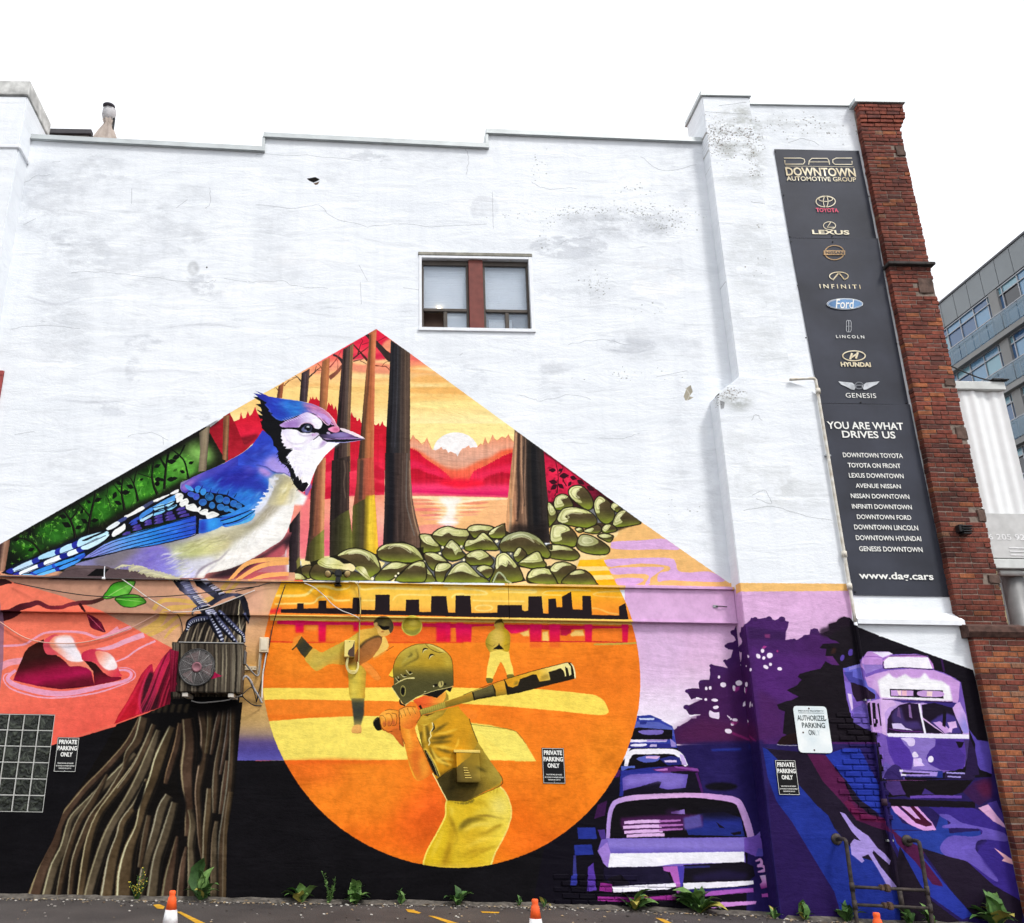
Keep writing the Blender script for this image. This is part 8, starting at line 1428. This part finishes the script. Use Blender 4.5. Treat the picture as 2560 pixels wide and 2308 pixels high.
me=pyd('hood',V,[(0,5,6,1),(1,6,7,2),(2,7,8,3),(3,8,9,4),(0,1,2,3,4),(9,8,7,6,5)]); uvset(me,CA.uv); obj('hood_body',me,M_FLAT,g)
box('hood_flange',a[0]-.03,b[0]+.012,-.085,-.002,b[2]-.012,b[2]+.022,mat('yellow_flange',(.75,.55,.12),.5),g,.003)
for k in range(5): z=a[2]+.05+k*.03; y=-.150+(z-a[2])*.2; box('louvre',a[0]+.1-k*.004,a[0]+.185-k*.012,y-.012,y-.001,z,z+.009,mat('yellow_flange',(.75,.55,.12)),g,.002)
def EF(px,py,y): t=at(680+px*.18821,1150+py*.18821,y); return (t[0],y,t[1])
g=root('floodlight','twin floodlight with a black motion sensor on the metal band','floodlight'); c=EF(880,1520,-.13)
obj('sensor',joinm([boxm(c[0]-.05,c[0]+.05,-.2,-.1,c[2]-.05,c[2]+.06,.02,2),boxm(c[0]-.035,c[0]+.035,-.2,-.08,c[2]-.13,c[2]-.05,.01,2)]),M_BLK,g); obj('base_plate',lathem([(.001,0),(.055,0),(.05,.02),(.001,.025)],20),M_BLK,g,(c[0],-.1,c[2]-.16))
for s in (-1,1):
 e=EF(745 if s<0 else 1000,1512,-.24)
 o=obj('lamp_head',lathem([(.001,-.11),(.025,-.11),(.03,-.06),(.05,-.02),(.056,.0),(.052,.004),(.001,.004)],20),M_BLK,g,e); o.rotation_euler=Vector((.45*s,-.8,-.4)).to_track_quat('Z','Y').to_euler()
 o2=obj('lens',lathem([(.001,.0),(.046,.0),(.03,.010),(.001,.014)],20),mat('amber_lens',(.45,.33,.14),.3),g,e); o2.rotation_euler=o.rotation_euler; o2.location=Vector(e)+Vector((.45*s,-.8,-.4)).normalized()*.005
 obj('arm',tubem([(c[0]+.03*s,-.14,c[2]),(e[0]-.03*s,e[1]+.06,e[2]+.03)],.012,7),M_BLK,g)
def OP(px,py,y=-.105): t=at(px*.31699,1430+py*.31699,y); return (t[0],y,t[1])
def IP(px,py,y=-.105): t=at(640+px*.25755,1440+py*.25755,y); return (t[0],y,t[1])
def cable(pts,r,m,label,sm=True): tag(obj('cable',tubem(pts,r,6,sm),m),label,'cable','cables strung along the metal band')
cable([OP(110,85),OP(500,160,-.2),OP(830,195,-.2),OP(1350,190,-.2),OP(2050,112)],.007,M_CABK,'black cable sagging across the painted leaves and bird legs')
cable([OP(960,55),OP(1060,125),OP(1170,205),OP(1350,312)],.0065,M_CABW,'pale cable running diagonally across the band beside the painted leaves')
cable([OP(1345,312,-.125),OP(1395,330,-.06),OP(1430,400,-.02),OP(1440,480,-.02)],.006,M_CABK,'short dark cable curling down beside the painted post')
cable([OP(-20,380,-.03),OP(200,520,-.03),OP(430,562,-.03),OP(700,548,-.03),OP(1000,455,-.03),OP(1250,330,-.05),OP(1360,312,-.13)],.007,mat('pink_cable',(.62,.36,.28),.6),'pinkish cable drooping over the painted crimson boulders')
cable([OP(1345,318),OP(1530,310),OP(1680,275),OP(1850,210),OP(2010,145)],.0065,M_CABW,'pale cable crossing behind the claws of the painted bird')
cable([IP(470,70),IP(560,110),IP(660,190),IP(740,275),IP(830,335),IP(920,370),IP(990,405,-.12),IP(1012,440,-.03)],.0065,M_CABW,'pale cable crossing the painted skyline towards the pitcher')
cable([IP(900,58),IP(970,70),IP(1000,130),IP(1013,300),IP(1012,380,-.13),KP(1100,110,-.03),KP(1092,400,-.03),KP(1085,700,-.03)],.0075,mat('mustard_cable',(.50,.38,.12),.6),'mustard cable dropping straight down to the junction box')
cable([IP(285,85),IP(240,220),IP(195,370,-.13),IP(160,500,-.03),IP(125,690,-.03),C8(1320,560),C8(1290,690),C8(1230,1000),C8(1150,1330)],.0075,M_CABK,'black cable running down the left edge of the painted disc')
cable([IP(-200,150),IP(0,105),IP(130,70),IP(270,62),IP(500,62),IP(800,68)],.007,M_CABK,'black cable lying along the lip of the band to the floodlight')
cable([OP(-20,33),OP(500,45),OP(1000,55),OP(1400,62),OP(1900,82),OP(2019,85)],.008,mat('dark_conduit',(.06,.05,.05),.5),'thin dark conduit along the band lip above the painted branch')
g=root('pipe_stub','white pipe stub standing up from the band above the painted leaves','pipe'); q=OP(823,45,-.1); obj('stub',tubem([q,(q[0]-.01,q[1],q[2]+.09),(q[0]-.012,q[1],q[2]+.16)],[.008,.007,.006],7),M_WHITE,g); obj('clamp',boxm(q[0]-.02,q[0]+.02,-.15,-.1,q[2]-.03,q[2]+.0,.004),M_WHITE,g)
g=root('cleat','small metal cleat screwed to the lilac end of the band','cleat'); t=at(1790,1516,-.075); obj('plate',boxm(t[0]-.04,t[0]+.03,-.072,-.0605,t[1]-.02,t[1]+.02,.004),M_STEEL,g); obj('hook',tubem([(t[0],-.075,t[1]),(t[0]+.06,-.09,t[1]),(t[0]+.15,-.078,t[1]-.005)],.007,6),M_BLK,g)
g=root('gas_pipe','thin old pipe running down the wall beside the banner','pipe'); pz=-.325
obj('upper_pipe',tubem([(6.17,pz,7.18),(6.49,pz,7.205),(6.54,pz,7.19),(6.553,pz,7.12),(6.555,pz,6.6),(6.56,pz,5.0),(6.562,pz,3.62)],.022,10,True),M_PIPEY,g)
me=tubem([(6.562,pz,3.61-.05*i) for i in range(66)],.022,10,False); uvset(me,lambda co: CB.uv(co+np.array([.05,0,0]))); obj('painted_pipe',me,M_BAY,g)
for z in (7.0,4.55,4.1,1.35): obj('coupling',tubem([(6.56,pz,z-.04),(6.56,pz,z+.04)],.036,10,False),M_PIPEY if z>3.6 else mat('purple_painted_pipe',(.035,.014,.03)),g)
for z in (6.0,2.6,.9): box('pipe_clip',6.52,6.60,-.33,-.281,z-.012,z+.012,M_STEEL,g,.003)
obj('lower_stub',tubem([(6.57,pz,.36),(6.572,pz,.10)],.03,10,False),M_RUST,g)
g=root('pipe_guard','rusty pipe guard rail bolted to the purple wall near the ground','guard rail'); yp=-.5
for x,zt in ((5.915,.905),(6.815,.90)):
 obj('post',tubem([(x-.005,-.29,zt),(x,-.40,zt+.01),(x,yp+.02,zt),(x,yp,zt-.06),(x-.005,yp,.5),(x-.01,yp,gz(6)-.02)],.024,10,True),M_RUST,g)
 o=obj('wall_flange',lathem([(.001,0),(.07,0),(.065,.012),(.035,.02),(.001,.02)],18),M_RUST,g,(x-.005,-.281 if x<6.5 else -.251,zt)); o.rotation_euler=(math.pi/2,0,0)
for z0,z1 in ((.385,.36),(.19,.165)):
 obj('cross_rail',tubem([(5.91,yp,z0),(6.81,yp,z1)],.019,10,False),M_RUST,g)
 obj('clamp',joinm([boxm(6.30,6.36,yp-.045,yp+.045,z0-.05,z0+.035,.012,2),boxm(6.24,6.29,yp-.035,yp+.035,z0-.035,z0+.03,.01,2)]),mat('rust_clamp',(.10,.06,.04),.8,.2,.5,20.),g)
 for x,z in ((5.91,z0),(6.81,z1)): obj('tee_joint',tubem([(x,yp,z-.05),(x,yp,z+.05)],.03,10,False),M_RUST,g)
g=root('wall_fixture','small black light fixture on the red brick corner','wall fixture'); t=at(2395,1322,-.3);
for k in range(4): obj('fin',boxm(t[0]+.02,t[0]+.13+.01*k,-.38,-.26,t[1]-.09+k*.035,t[1]-.07+k*.035,.004),M_BLK,g)
obj('socket',boxm(t[0]-.015,t[0]+.05,-.36,-.256,t[1]-.06,t[1]+.05,.008),M_BLK,g)
# ---------------------------------------------------------------- roof,street and ground things
def umbrella():
 x,z=at(270.6,300,1.5); g=root('patio_umbrella','closed beige patio umbrella standing on the roof behind the parapet','umbrella',loc=(x,1.5,11.2))
 cl=mat('beige_canvas',(.38,.32,.28),.85,0,.2,5.,.3,30.)
 obj('folded_canopy',lathem([(.36,.62),(.33,1.05),(.22,1.40),(.13,1.68),(.06,1.86),(.09,1.95),(.03,1.99)],40,.22,7),cl,g)
 o=obj('loose_flap',lathem([(.02,.7),(.12,.75),(.10,1.35),(.02,1.5)],16,.3,3),cl,g,(.30,-.05,.12)); o.scale=(1.1,.5,.9)
 o=obj('tie_flap',lathem([(.01,0),(.06,.05),(.03,.2),(.005,.22)],10),cl,g,(-.27,-.1,1.48)); o.rotation_euler=(0,-.7,0)
 obj('top_bulge',lathem([(.045,1.93),(.105,2.0),(.13,2.10),(.12,2.19),(.08,2.25),(.001,2.275)],24,.06,8),mat('pale_canvas',(.50,.49,.50),.8),g); obj('vent_cap',lathem([(.10,2.205),(.115,2.235),(.06,2.268),(.001,2.27)],20),mat('dark_canvas',(.07,.065,.08),.8),g,(0,-.06,-.005))
 obj('pole',tubem([(.11,0,0),(.11,0,2.0)],.022,10,False),M_BLK,g)
umbrella()
g=root('roof_fence','low dark wooden fence rail on the roof next to the left pier','fence')
wd_=mat('grey_wood',(.22,.20,.18),.85,0,.3,6.,.3,20.,aniso=(1,1,8)); box('top_rail',-9.,-5.20,1.15,1.28,12.565,12.665,mat('dark_rail',(.06,.056,.06),.7),g,.006)
for k in range(13): x=-9.+k*.29; box('fence_board',x,min(x+.27,-5.21),1.2,1.225,11.2,12.56,wd_,g,.004)
def glass_building():
 X=35.; g=root('glass_building','distant grey office block with bands of blue windows and glass balconies','building',loc=(X,30.,0.))
 q=lambda n,x0,x1,y0,y1,z0,z1,m,p=g,b=0.: box(n,x0-0,x1,y0-30.,y1-30.,z0,z1,m,p,b)
 ZT=29.9; fas=mat('grey_panel',(.24,.26,.27),.5,.1,.06,.4); conc=mat('slab_concrete',(.28,.28,.275),.8,0,.12,.7); alu=mat('aluminium',(.36,.37,.39),.4,.4,.1,2.)
 G=[glassy('blue_glass',(.05,.12,.25),.05),glassy('sky_glass',(.15,.30,.46),.08),glassy('dark_office_glass',(.012,.014,.02),.05),glassy('teal_glass',(.20,.38,.46),.1)]
 r=random.Random(9); y0,y1=18.,62.; bw=1.25
 q('frame',.3,16.,y0,y1,0,ZT-.2,mat('core_grey',(.16,.17,.18),.7)); q('roof_edge',-.12,16.,y0,y1,ZT-.12,ZT+.0,mat('dark_coping',(.10,.10,.11),.5))
 n=int((y1-y0)/bw)
 for k in range(n): q('fascia_panel',-.06,.02,y0+k*bw+.02,y0+(k+1)*bw-.02,ZT-1.75,ZT-.125,fas,g,.008)
 z=ZT-1.8; fl=0
 while z>17.6:
  q('floor_slab',-.35,.3,y0,y1,z-3.02,z-2.72,conc); q('sill_bar',-.05,.05,y0,y1,z-1.62,z-1.54,mat('dark_coping',(.10,.10,.11))); q('transom_bar',-.02,.06,y0,y1,z-.52,z-.46,alu); q('head_bar',-.03,.06,y0,y1,z-.06,z-.0,alu); q('guard_rail',-.36,-.31,y0,y1,z-1.66,z-1.60,alu)
  for k in range(n):
   a,b=y0+k*bw,y0+(k+1)*bw
   if (k-11) % 6==0: q('column',-.08,.3,a+.3,b-.25,z-2.72,z,conc,g,.01)
   if b>48: continue
   gm=r.choices(G,[4,3,1.6,1])[0]
   q('window_pane',.06,.09,a+.04,b-.04,z-1.54,z-.52,gm); q('transom_pane',.06,.09,a+.04,b-.04,z-.46,z-.06,r.choices(G,[1,4,.6,3])[0]); q('lower_pane',.06,.09,a+.04,b-.04,z-2.70,z-1.63,G[r.randrange(2)]); q('mullion',-.0,.1,a-.03,a+.03,z-2.7,z-.07,alu)
   q('balcony_glass',-.35,-.33,a+.03,b-.03,z-2.66,z-1.67,glassy('balcony_glass',(.16,.27,.36),.08,.5))
  z-=3.02; fl+=1
 q('lower_storeys',-.2,.29,y0,y1,0,z-.1,mat('yellow_brick',(.46,.38,.22),.9,0,.15,3.))
 for k in range(12): q('brick_course_shadow',-.26,-.2,y0,y1,z-.6-k*1.1,z-.48-k*1.1,mat('dark_coping',(.10,.10,.11)))
 tag(g,'distant grey office block with bands of blue windows and glass balconies')
glass_building()
def hanging_sign():
 y=2.0; g=root('billboard','white corrugated billboard with a phone number behind the brick corner','billboard')
 x0,x1,z0,z1=9.2,11.04,5.08,8.26; V,Fc=[],[]; n=60
 for i in range(n+1):
  t=i/n; x=x0+(x1-x0)*t
  for z in (z0,z0+1.2,z1-.16): V.append((x,y-.012*math.sin(t*64)-.02*math.sin(t*19+1),z))
 for i in range(n):
  for k in range(2): Fc.append((i*3+k,(i+1)*3+k,(i+1)*3+k+1,i*3+k+1))
 obj('white_skin',pyd('skin',V,Fc,True),mat('white_skin',(.82,.83,.83),.5,0,.03),g)
 fr=mat('sign_frame',(.62,.64,.62),.5); box('top_beam',x0,x1+.03,y-.08,y+.12,z1-.155,z1,fr,g,.01); box('bottom_beam',x0,x1+.5,y-.1,y+.12,z0-.16,z0-.005,fr,g,.01); box('backing',x0,x1,y+.04,y+.1,z0,z1-.16,fr,g)
 bx=at(2470,1300,y-.05); zb=at(2490,1285,y-.05)[1]
 box('grey_strip',x0,11.9,y-.072,y-.06,z0+.02,zb,mat('grey_strip',(.56,.56,.55),.5),g); box('strip_backing',11.045,11.9,y-.05,y+.05,z0,zb,fr,g)
 ptext('16 205 92',2462,2562,1335,1350,y-.078,mat('white_print',(.82,.82,.82),.5),g,bold=.02)
 for k in range(3): box('fine_print',10.5,11.2-.1*k,y-.079,y-.077,z0+.06+.06*k,z0+.08+.06*k,mat('white_print',(.82,.82,.82)),g)
 obj('post',tubem([(10.62,y+.2,-.1),(10.62,y+.2,5.0)],.17,14,False),mat('grey_post',(.24,.24,.24),.5,.3),g); obj('pole',tubem([(10.3,y,4.86),(12.2,y,4.88)],.05,10,False),fr,g); box('control_box',10.72,10.95,y-.05,y+.15,3.95,4.13,fr,g,.02)
 obj('stay_rod',tubem([(10.2,y,8.6),(10.7,y,8.36),(11.02,y,8.3)],.012,6),M_BLK,g); obj('spotlight',joinm([boxm(10.85,11.05,y-.12,y-.02,8.265,8.31,.01),boxm(10.98,11.12,y-.14,y-.04,8.27,8.29,.005)]),M_BLK,g)
hanging_sign()
# ---- traffic cones
def cone(px,py,label):
 h,y=.46,-3.6
 for _ in range(40):
  x,z=at(px,py,y); t=gz(x)+h
  if abs(z-t)<.002: break
  y+=(t-z)*2.2*(-1 if z<t else -1) if False else (z-t)*3.
 g=root('traffic_cone',label,'traffic cone','traffic cones on the asphalt',(x,y,gz(x)))
 og=mat('cone_orange',(.85,.11,.02),.5,0,.08,20.); wh=mat('cone_white',(.66,.66,.66),.6,0,.22,24.)
 R=lambda z: .027+(h-z)*.15
 obj('base',joinm([boxm(-.15,.15,-.15,.15,0,.025,.01,2)]),og,g)
 obj('lower_body',lathem([(R(.02),.02),(R(.16),.16)],28),og,g); obj('white_collar',lathem([(R(.16)+.002,.161),(R(.30)+.002,.301)],28),wh,g); obj('upper_body',lathem([(R(.30),.30),(R(.40),.40),(.026,.415),(.029,.43),(.029,h-.008),(.023,h),(.001,h)],28),og,g)
 return g
cone(432,2226,'traffic cone with a scuffed white collar in front of the painted stump')
cone(1337,2247,'traffic cone in front of the black wall beneath the painted disc')
cone(2190,2281,'traffic cone of which only the tip shows, before the pipe guard')
# ---- worn yellow lines
YL=mat('worn_yellow_paint',(.55,.30,.02),.8,0,.25,9.)
def gp(px,py,z):
 D=((px-CX)/F_PX)*_R-((py-CY)/F_PX)*_U+_F; t=(z-CAM[2])/D[2]; p=np.array(CAM)+D*t; return p
def line(name,q,lab):
 v=[gp(px,py,.06) for px,py in q]; m=pyd('line',[(p[0],p[1],gz(p[0])+.004) for p in v],[tuple(range(len(v)))[::-1]]); tag(obj('painted_line',m,YL),lab,'painted line',None,'structure')
line('l',[(441,2279),(452,2279),(520,2311),(495,2311)],'yellow line right of the nearest cone'); line('l',[(383,2262),(398,2260),(412,2266),(408,2273),(392,2271)],'yellow patch')
line('l',[(1070,2289),(1086,2290),(1170,2315),(1140,2315)],'yellow line'); line('l',[(1014,2273),(1032,2274),(1053,2282),(1046,2284),(1020,2280)],'yellow patch'); line('l',[(1201,2278),(1249,2280),(1246,2283),(1206,2282)],'yellow patch'); line('l',[(1638,2289),(1660,2292),(1690,2308),(1668,2306)],'yellow line')
# ---- grit along the wall foot
def grit():
 r=random.Random(17); b=bmesh.new(); mats=[mat('grit_grey',(.22,.20,.18),.9),mat('grit_pale',(.50,.47,.42),.9),mat('grit_dark',(.06,.05,.045),.9),mat('grit_tan',(.34,.25,.15),.9)]
 for _ in range(1500):
  x=r.uniform(-6,7.9); yw=0. if x<5.08 else -.28; d=abs(r.gauss(0,.16)) if r.random()<.8 else r.uniform(0,1.8); y=yw-.03-d
  s=r.uniform(.004,.014)*(1.5 if r.random()<.08 else 1); n0=len(b.verts); nf=len(b.faces)
  bmesh.ops.create_icosphere(b,subdivisions=1,radius=s) if s>.012 else bmesh.ops.create_cube(b,size=s*1.5)
  b.verts.ensure_lookup_table(); b.faces.ensure_lookup_table(); R_=Matrix.Rotation(r.uniform(0,6),3,'Z') @ Matrix.Rotation(r.uniform(0,6),3,'X'); k=r.uniform(.4,.8)
  for v in b.verts[n0:]: c=R_ @ v.co; v.co=Vector((x+c.x*1.3,y+c.y,gz(x)+.003+s*.4+c.z*k))
  k=r.choices(range(4),[4,2.2,3,2])[0]
  for f in b.faces[nf:]: f.material_index=k
 me=bpy.data.meshes.new('grit'); b.to_mesh(me); b.free(); tag(obj('gravel',me,mats),'grit and small stones along the foot of the wall','gravel',None,'stuff')
 b=bmesh.new()
 for _ in range(320):
  x=r.uniform(-5.5,7.8); yw=0. if x<5.08 else -.28; y=yw-.04-abs(r.gauss(0,.16)); L=r.uniform(.02,.06); a=r.uniform(0,6.3); z=gz(x)+.012+r.uniform(0,.015); d=Vector((math.cos(a)*L,math.sin(a)*L*.6,r.uniform(-.006,.012))); s=Vector((-d.y,d.x,r.uniform(-.004,.01)))*r.choice((.07,.09,.35))
  p=Vector((x,y,z)); f=b.faces.new([b.verts.new(p-d),b.verts.new(p+s),b.verts.new(p+d),b.verts.new(p-s)]); f.material_index=r.randrange(3)
 me=bpy.data.meshes.new('litter'); b.to_mesh(me); b.free(); tag(obj('leaf_litter',me,[mat('dry_leaf',(.28,.19,.09),.9),mat('straw',(.44,.37,.22),.9),mat('dead_leaf',(.13,.08,.045),.9)]),'dry leaves and straw along the foot of the wall','litter',None,'stuff')
 V,Fc=[],[]; n=120
 for i in range(n+1):
  x=-6.5+14.6*i/n; yw=.0 if x<5.06 else -.27; V+=[(x,yw,gz(x)+.035+r.uniform(0,.02)),(x,yw-.10-r.uniform(0,.08),gz(x)+.004),]
 for i in range(n): Fc.append((2*i+1,2*i+3,2*i+2,2*i))
 tag(obj('earth_strip',pyd('earth',V,Fc),mat('dusty_earth',(.10,.088,.075),.95,0,.5,14.,.7,60.)),'strip of dust and soil along the wall foot','soil',None,'structure')
grit()
# ---- weeds
def leafmesh(k,broad):
 V,Fc=[],[]; n=6
 for i in range(n+1):
  t=i/n; w=broad*math.sin(math.pi*min(1,t**.8*.96+.04))**.8*(.9 if i % 2 else 1.08); zc=.34*math.sin(t*2.4)*(1-.25*k)-.12*k*t*t; x=t*(1-.12*k*t)
  V+=[(x,-w,zc+w*.35),(x,0,zc),(x,w,zc+w*.35)]
 for i in range(n): Fc+=[(3*i,3*i+1,3*i+4,3*i+3),(3*i+1,3*i+2,3*i+5,3*i+4)]
 return pyd('leaf',V,Fc,True)
LM=[mat('leaf_green',(.065,.145,.032),.6,0,.35,8.),mat('leaf_light',(.12,.22,.055),.6,0,.3,8.),mat('leaf_deep',(.035,.085,.022),.6,0,.35,8.),mat('leaf_yellow',(.34,.30,.06),.6,0,.2,8.)]
LEAVES=[leafmesh(k,w) for k,w in ((0,.16),(.5,.20),(1.,.22),(.7,.12),(.2,.26),(1.,.10))]
for l in LEAVES: l.materials.append(LM[0])
WG='weeds growing along the foot of the wall'
def weed(px0,px1,top,n,label,upright=.5,seed=1,y=None,broad=1.,yellow=0):
 r=random.Random(seed); xc=(px0+px1)/2; yw=-.10 if y is None else y; x=at(xc,2262,yw)[0]; yw=(yw-.28 if x>5.05 else yw)
 x=at(xc,2270,yw)[0]; W=(at(px1,2270,yw)[0]-at(px0,2270,yw)[0])/2; H=max(.06,at(xc,top,yw)[1]-gz(x))
 g=root('weed',label,'weed',WG,(x,yw,gz(x)))
 for i in range(int(n*2.1)):
  o=bpy.data.objects.new('leaf',LEAVES[r.randrange(6)]); COL.objects.link(o); o.parent=g
  a=r.uniform(0,2*math.pi); up=r.random()<upright; el=r.uniform(.7,1.3) if up else r.uniform(.05,.55)
  L=(H*r.uniform(.7,1.05) if up else W*r.uniform(.75,1.15))/(1.05 if up else 1.); L=max(.06,min(L*r.choice((.7,1.,1.35,1.5)),.5))
  o.scale=(L,L*broad*r.uniform(.8,1.2),L); o.rotation_euler=(r.uniform(-.4,.4),-el,a); o.location=(r.uniform(-.02,.02),r.uniform(-.02,.02),r.uniform(0,.03))
  o.material_slots[0].link='OBJECT'; o.material_slots[0].material=LM[3] if r.random()<max(yellow,.05) else LM[r.choices((0,1,2),(4,2,3))[0]]
 return g,x,yw,W,H,r
weed(455,545,2178,12,'big leafy weed with one tall leaf beside the cone and painted stump',.4,2)
weed(717,788,2222,9,'low weed with rounded leaves in front of the black wall, nearest the painted stump',.3,3,broad=1.2)
weed(852,923,2204,13,'broad leaved weed close beside the tall feathery weed',.5,5,broad=1.2)
weed(985,1020,2235,7,'tiny upright weed under the left edge of the painted batter',.6,6)
weed(1111,1182,2233,9,'small spreading weed below the painted batter',.4,7)
weed(1280,1314,2247,6,'tiny weed just left of the middle cone',.6,8); weed(1349,1377,2242,5,'tiny weed just behind the middle cone',.7,9,broad=1.3)
weed(1542,1632,2262,16,'dense low weed below the left end of the painted car bumper',.3,10,broad=1.25)
weed(1690,1812,2233,22,'large bushy weed growing over the painted car bumper',.45,11,broad=1.2)
weed(1915,1950,2262,7,'small weed in the corner where the pier meets the wall',.6,12)
weed(1985,2035,2262,10,'leafy weed at the foot of the pier left of the pipe guard',.55,13); weed(2082,2150,2258,12,'weed around the left post of the pipe guard',.5,14)
weed(2250,2285,2275,8,'small weed between the posts of the pipe guard',.5,15); weed(2298,2345,2272,9,'weed behind the right post of the pipe guard',.5,16,broad=1.2); weed(2435,2532,2250,18,'spiky weed by the brick corner at the foot of the streetcar',.5,18)
def bushy(px0,px1,top,label,seed,flowers,tilt=0.):
 r=random.Random(seed); yw=-.10; xc=(px0+px1)/2; x=at(xc,2262,yw)[0]; W=(at(px1,2262,yw)[0]-at(px0,2262,yw)[0])/2; H=at(xc,top,yw)[1]-gz(x)
 g=root('weed',label,'weed',WG,(x,yw,gz(x))); stems,lv,fl=[],bmesh.new(),bmesh.new()
 for s in range(7 if flowers else 5):
  a=r.uniform(-1,1); h=H*(1 if s==0 else r.uniform(.45,.85)); pts=[(0,0,0),(a*W*.35,r.uniform(-.05,.0),h*.5),(a*W*.8+tilt*h,r.uniform(-.08,0),h)]; stems.append(tubem(pts,[.005,.004,.002],5))
  for k in range(34):
   t=r.uniform(.1,1.); p=Vector((pts[2][0]*t*t*.7+pts[1][0]*t*.6,pts[2][1]*t,h*t)); L=r.uniform(.02,.055)*(1.2-t*.5); d=Vector((r.uniform(-1,1),r.uniform(-1,.5),r.uniform(-.2,.9))).normalized(); sd=d.cross(Vector((r.random(),r.random(),r.random()))).normalized()*L*.22
   b_=lv; f=b_.faces.new([b_.verts.new(p),b_.verts.new(p+d*L*.5+sd),b_.verts.new(p+d*L),b_.verts.new(p+d*L*.5-sd)])
   if flowers and t>.35 and r.random()<.3:
    n0=len(fl.verts); bmesh.ops.create_icosphere(fl,subdivisions=1,radius=r.uniform(.004,.008)); fl.verts.ensure_lookup_table()
    for v in fl.verts[n0:]: v.co+=p+d*L
 obj('stems',joinm(stems),LM[0],g)
 me=bpy.data.meshes.new('foliage'); lv.to_mesh(me); lv.free(); o=obj('foliage',me,LM[1] if not flowers else LM[2],g); o['kind']='stuff'
 if flowers: me=bpy.data.meshes.new('flowers'); fl.to_mesh(me); fl.free(); o=obj('flowers',me,mat('yellow_petals',(.75,.58,.06),.6),g); o['kind']='stuff'
 else: fl.free()
bushy(794,852,2176,'tall feathery green weed in front of the black wall',4,False,-.12); bushy(298,385,2170,'weed with tiny yellow flowers in front of the painted stump',19,True)
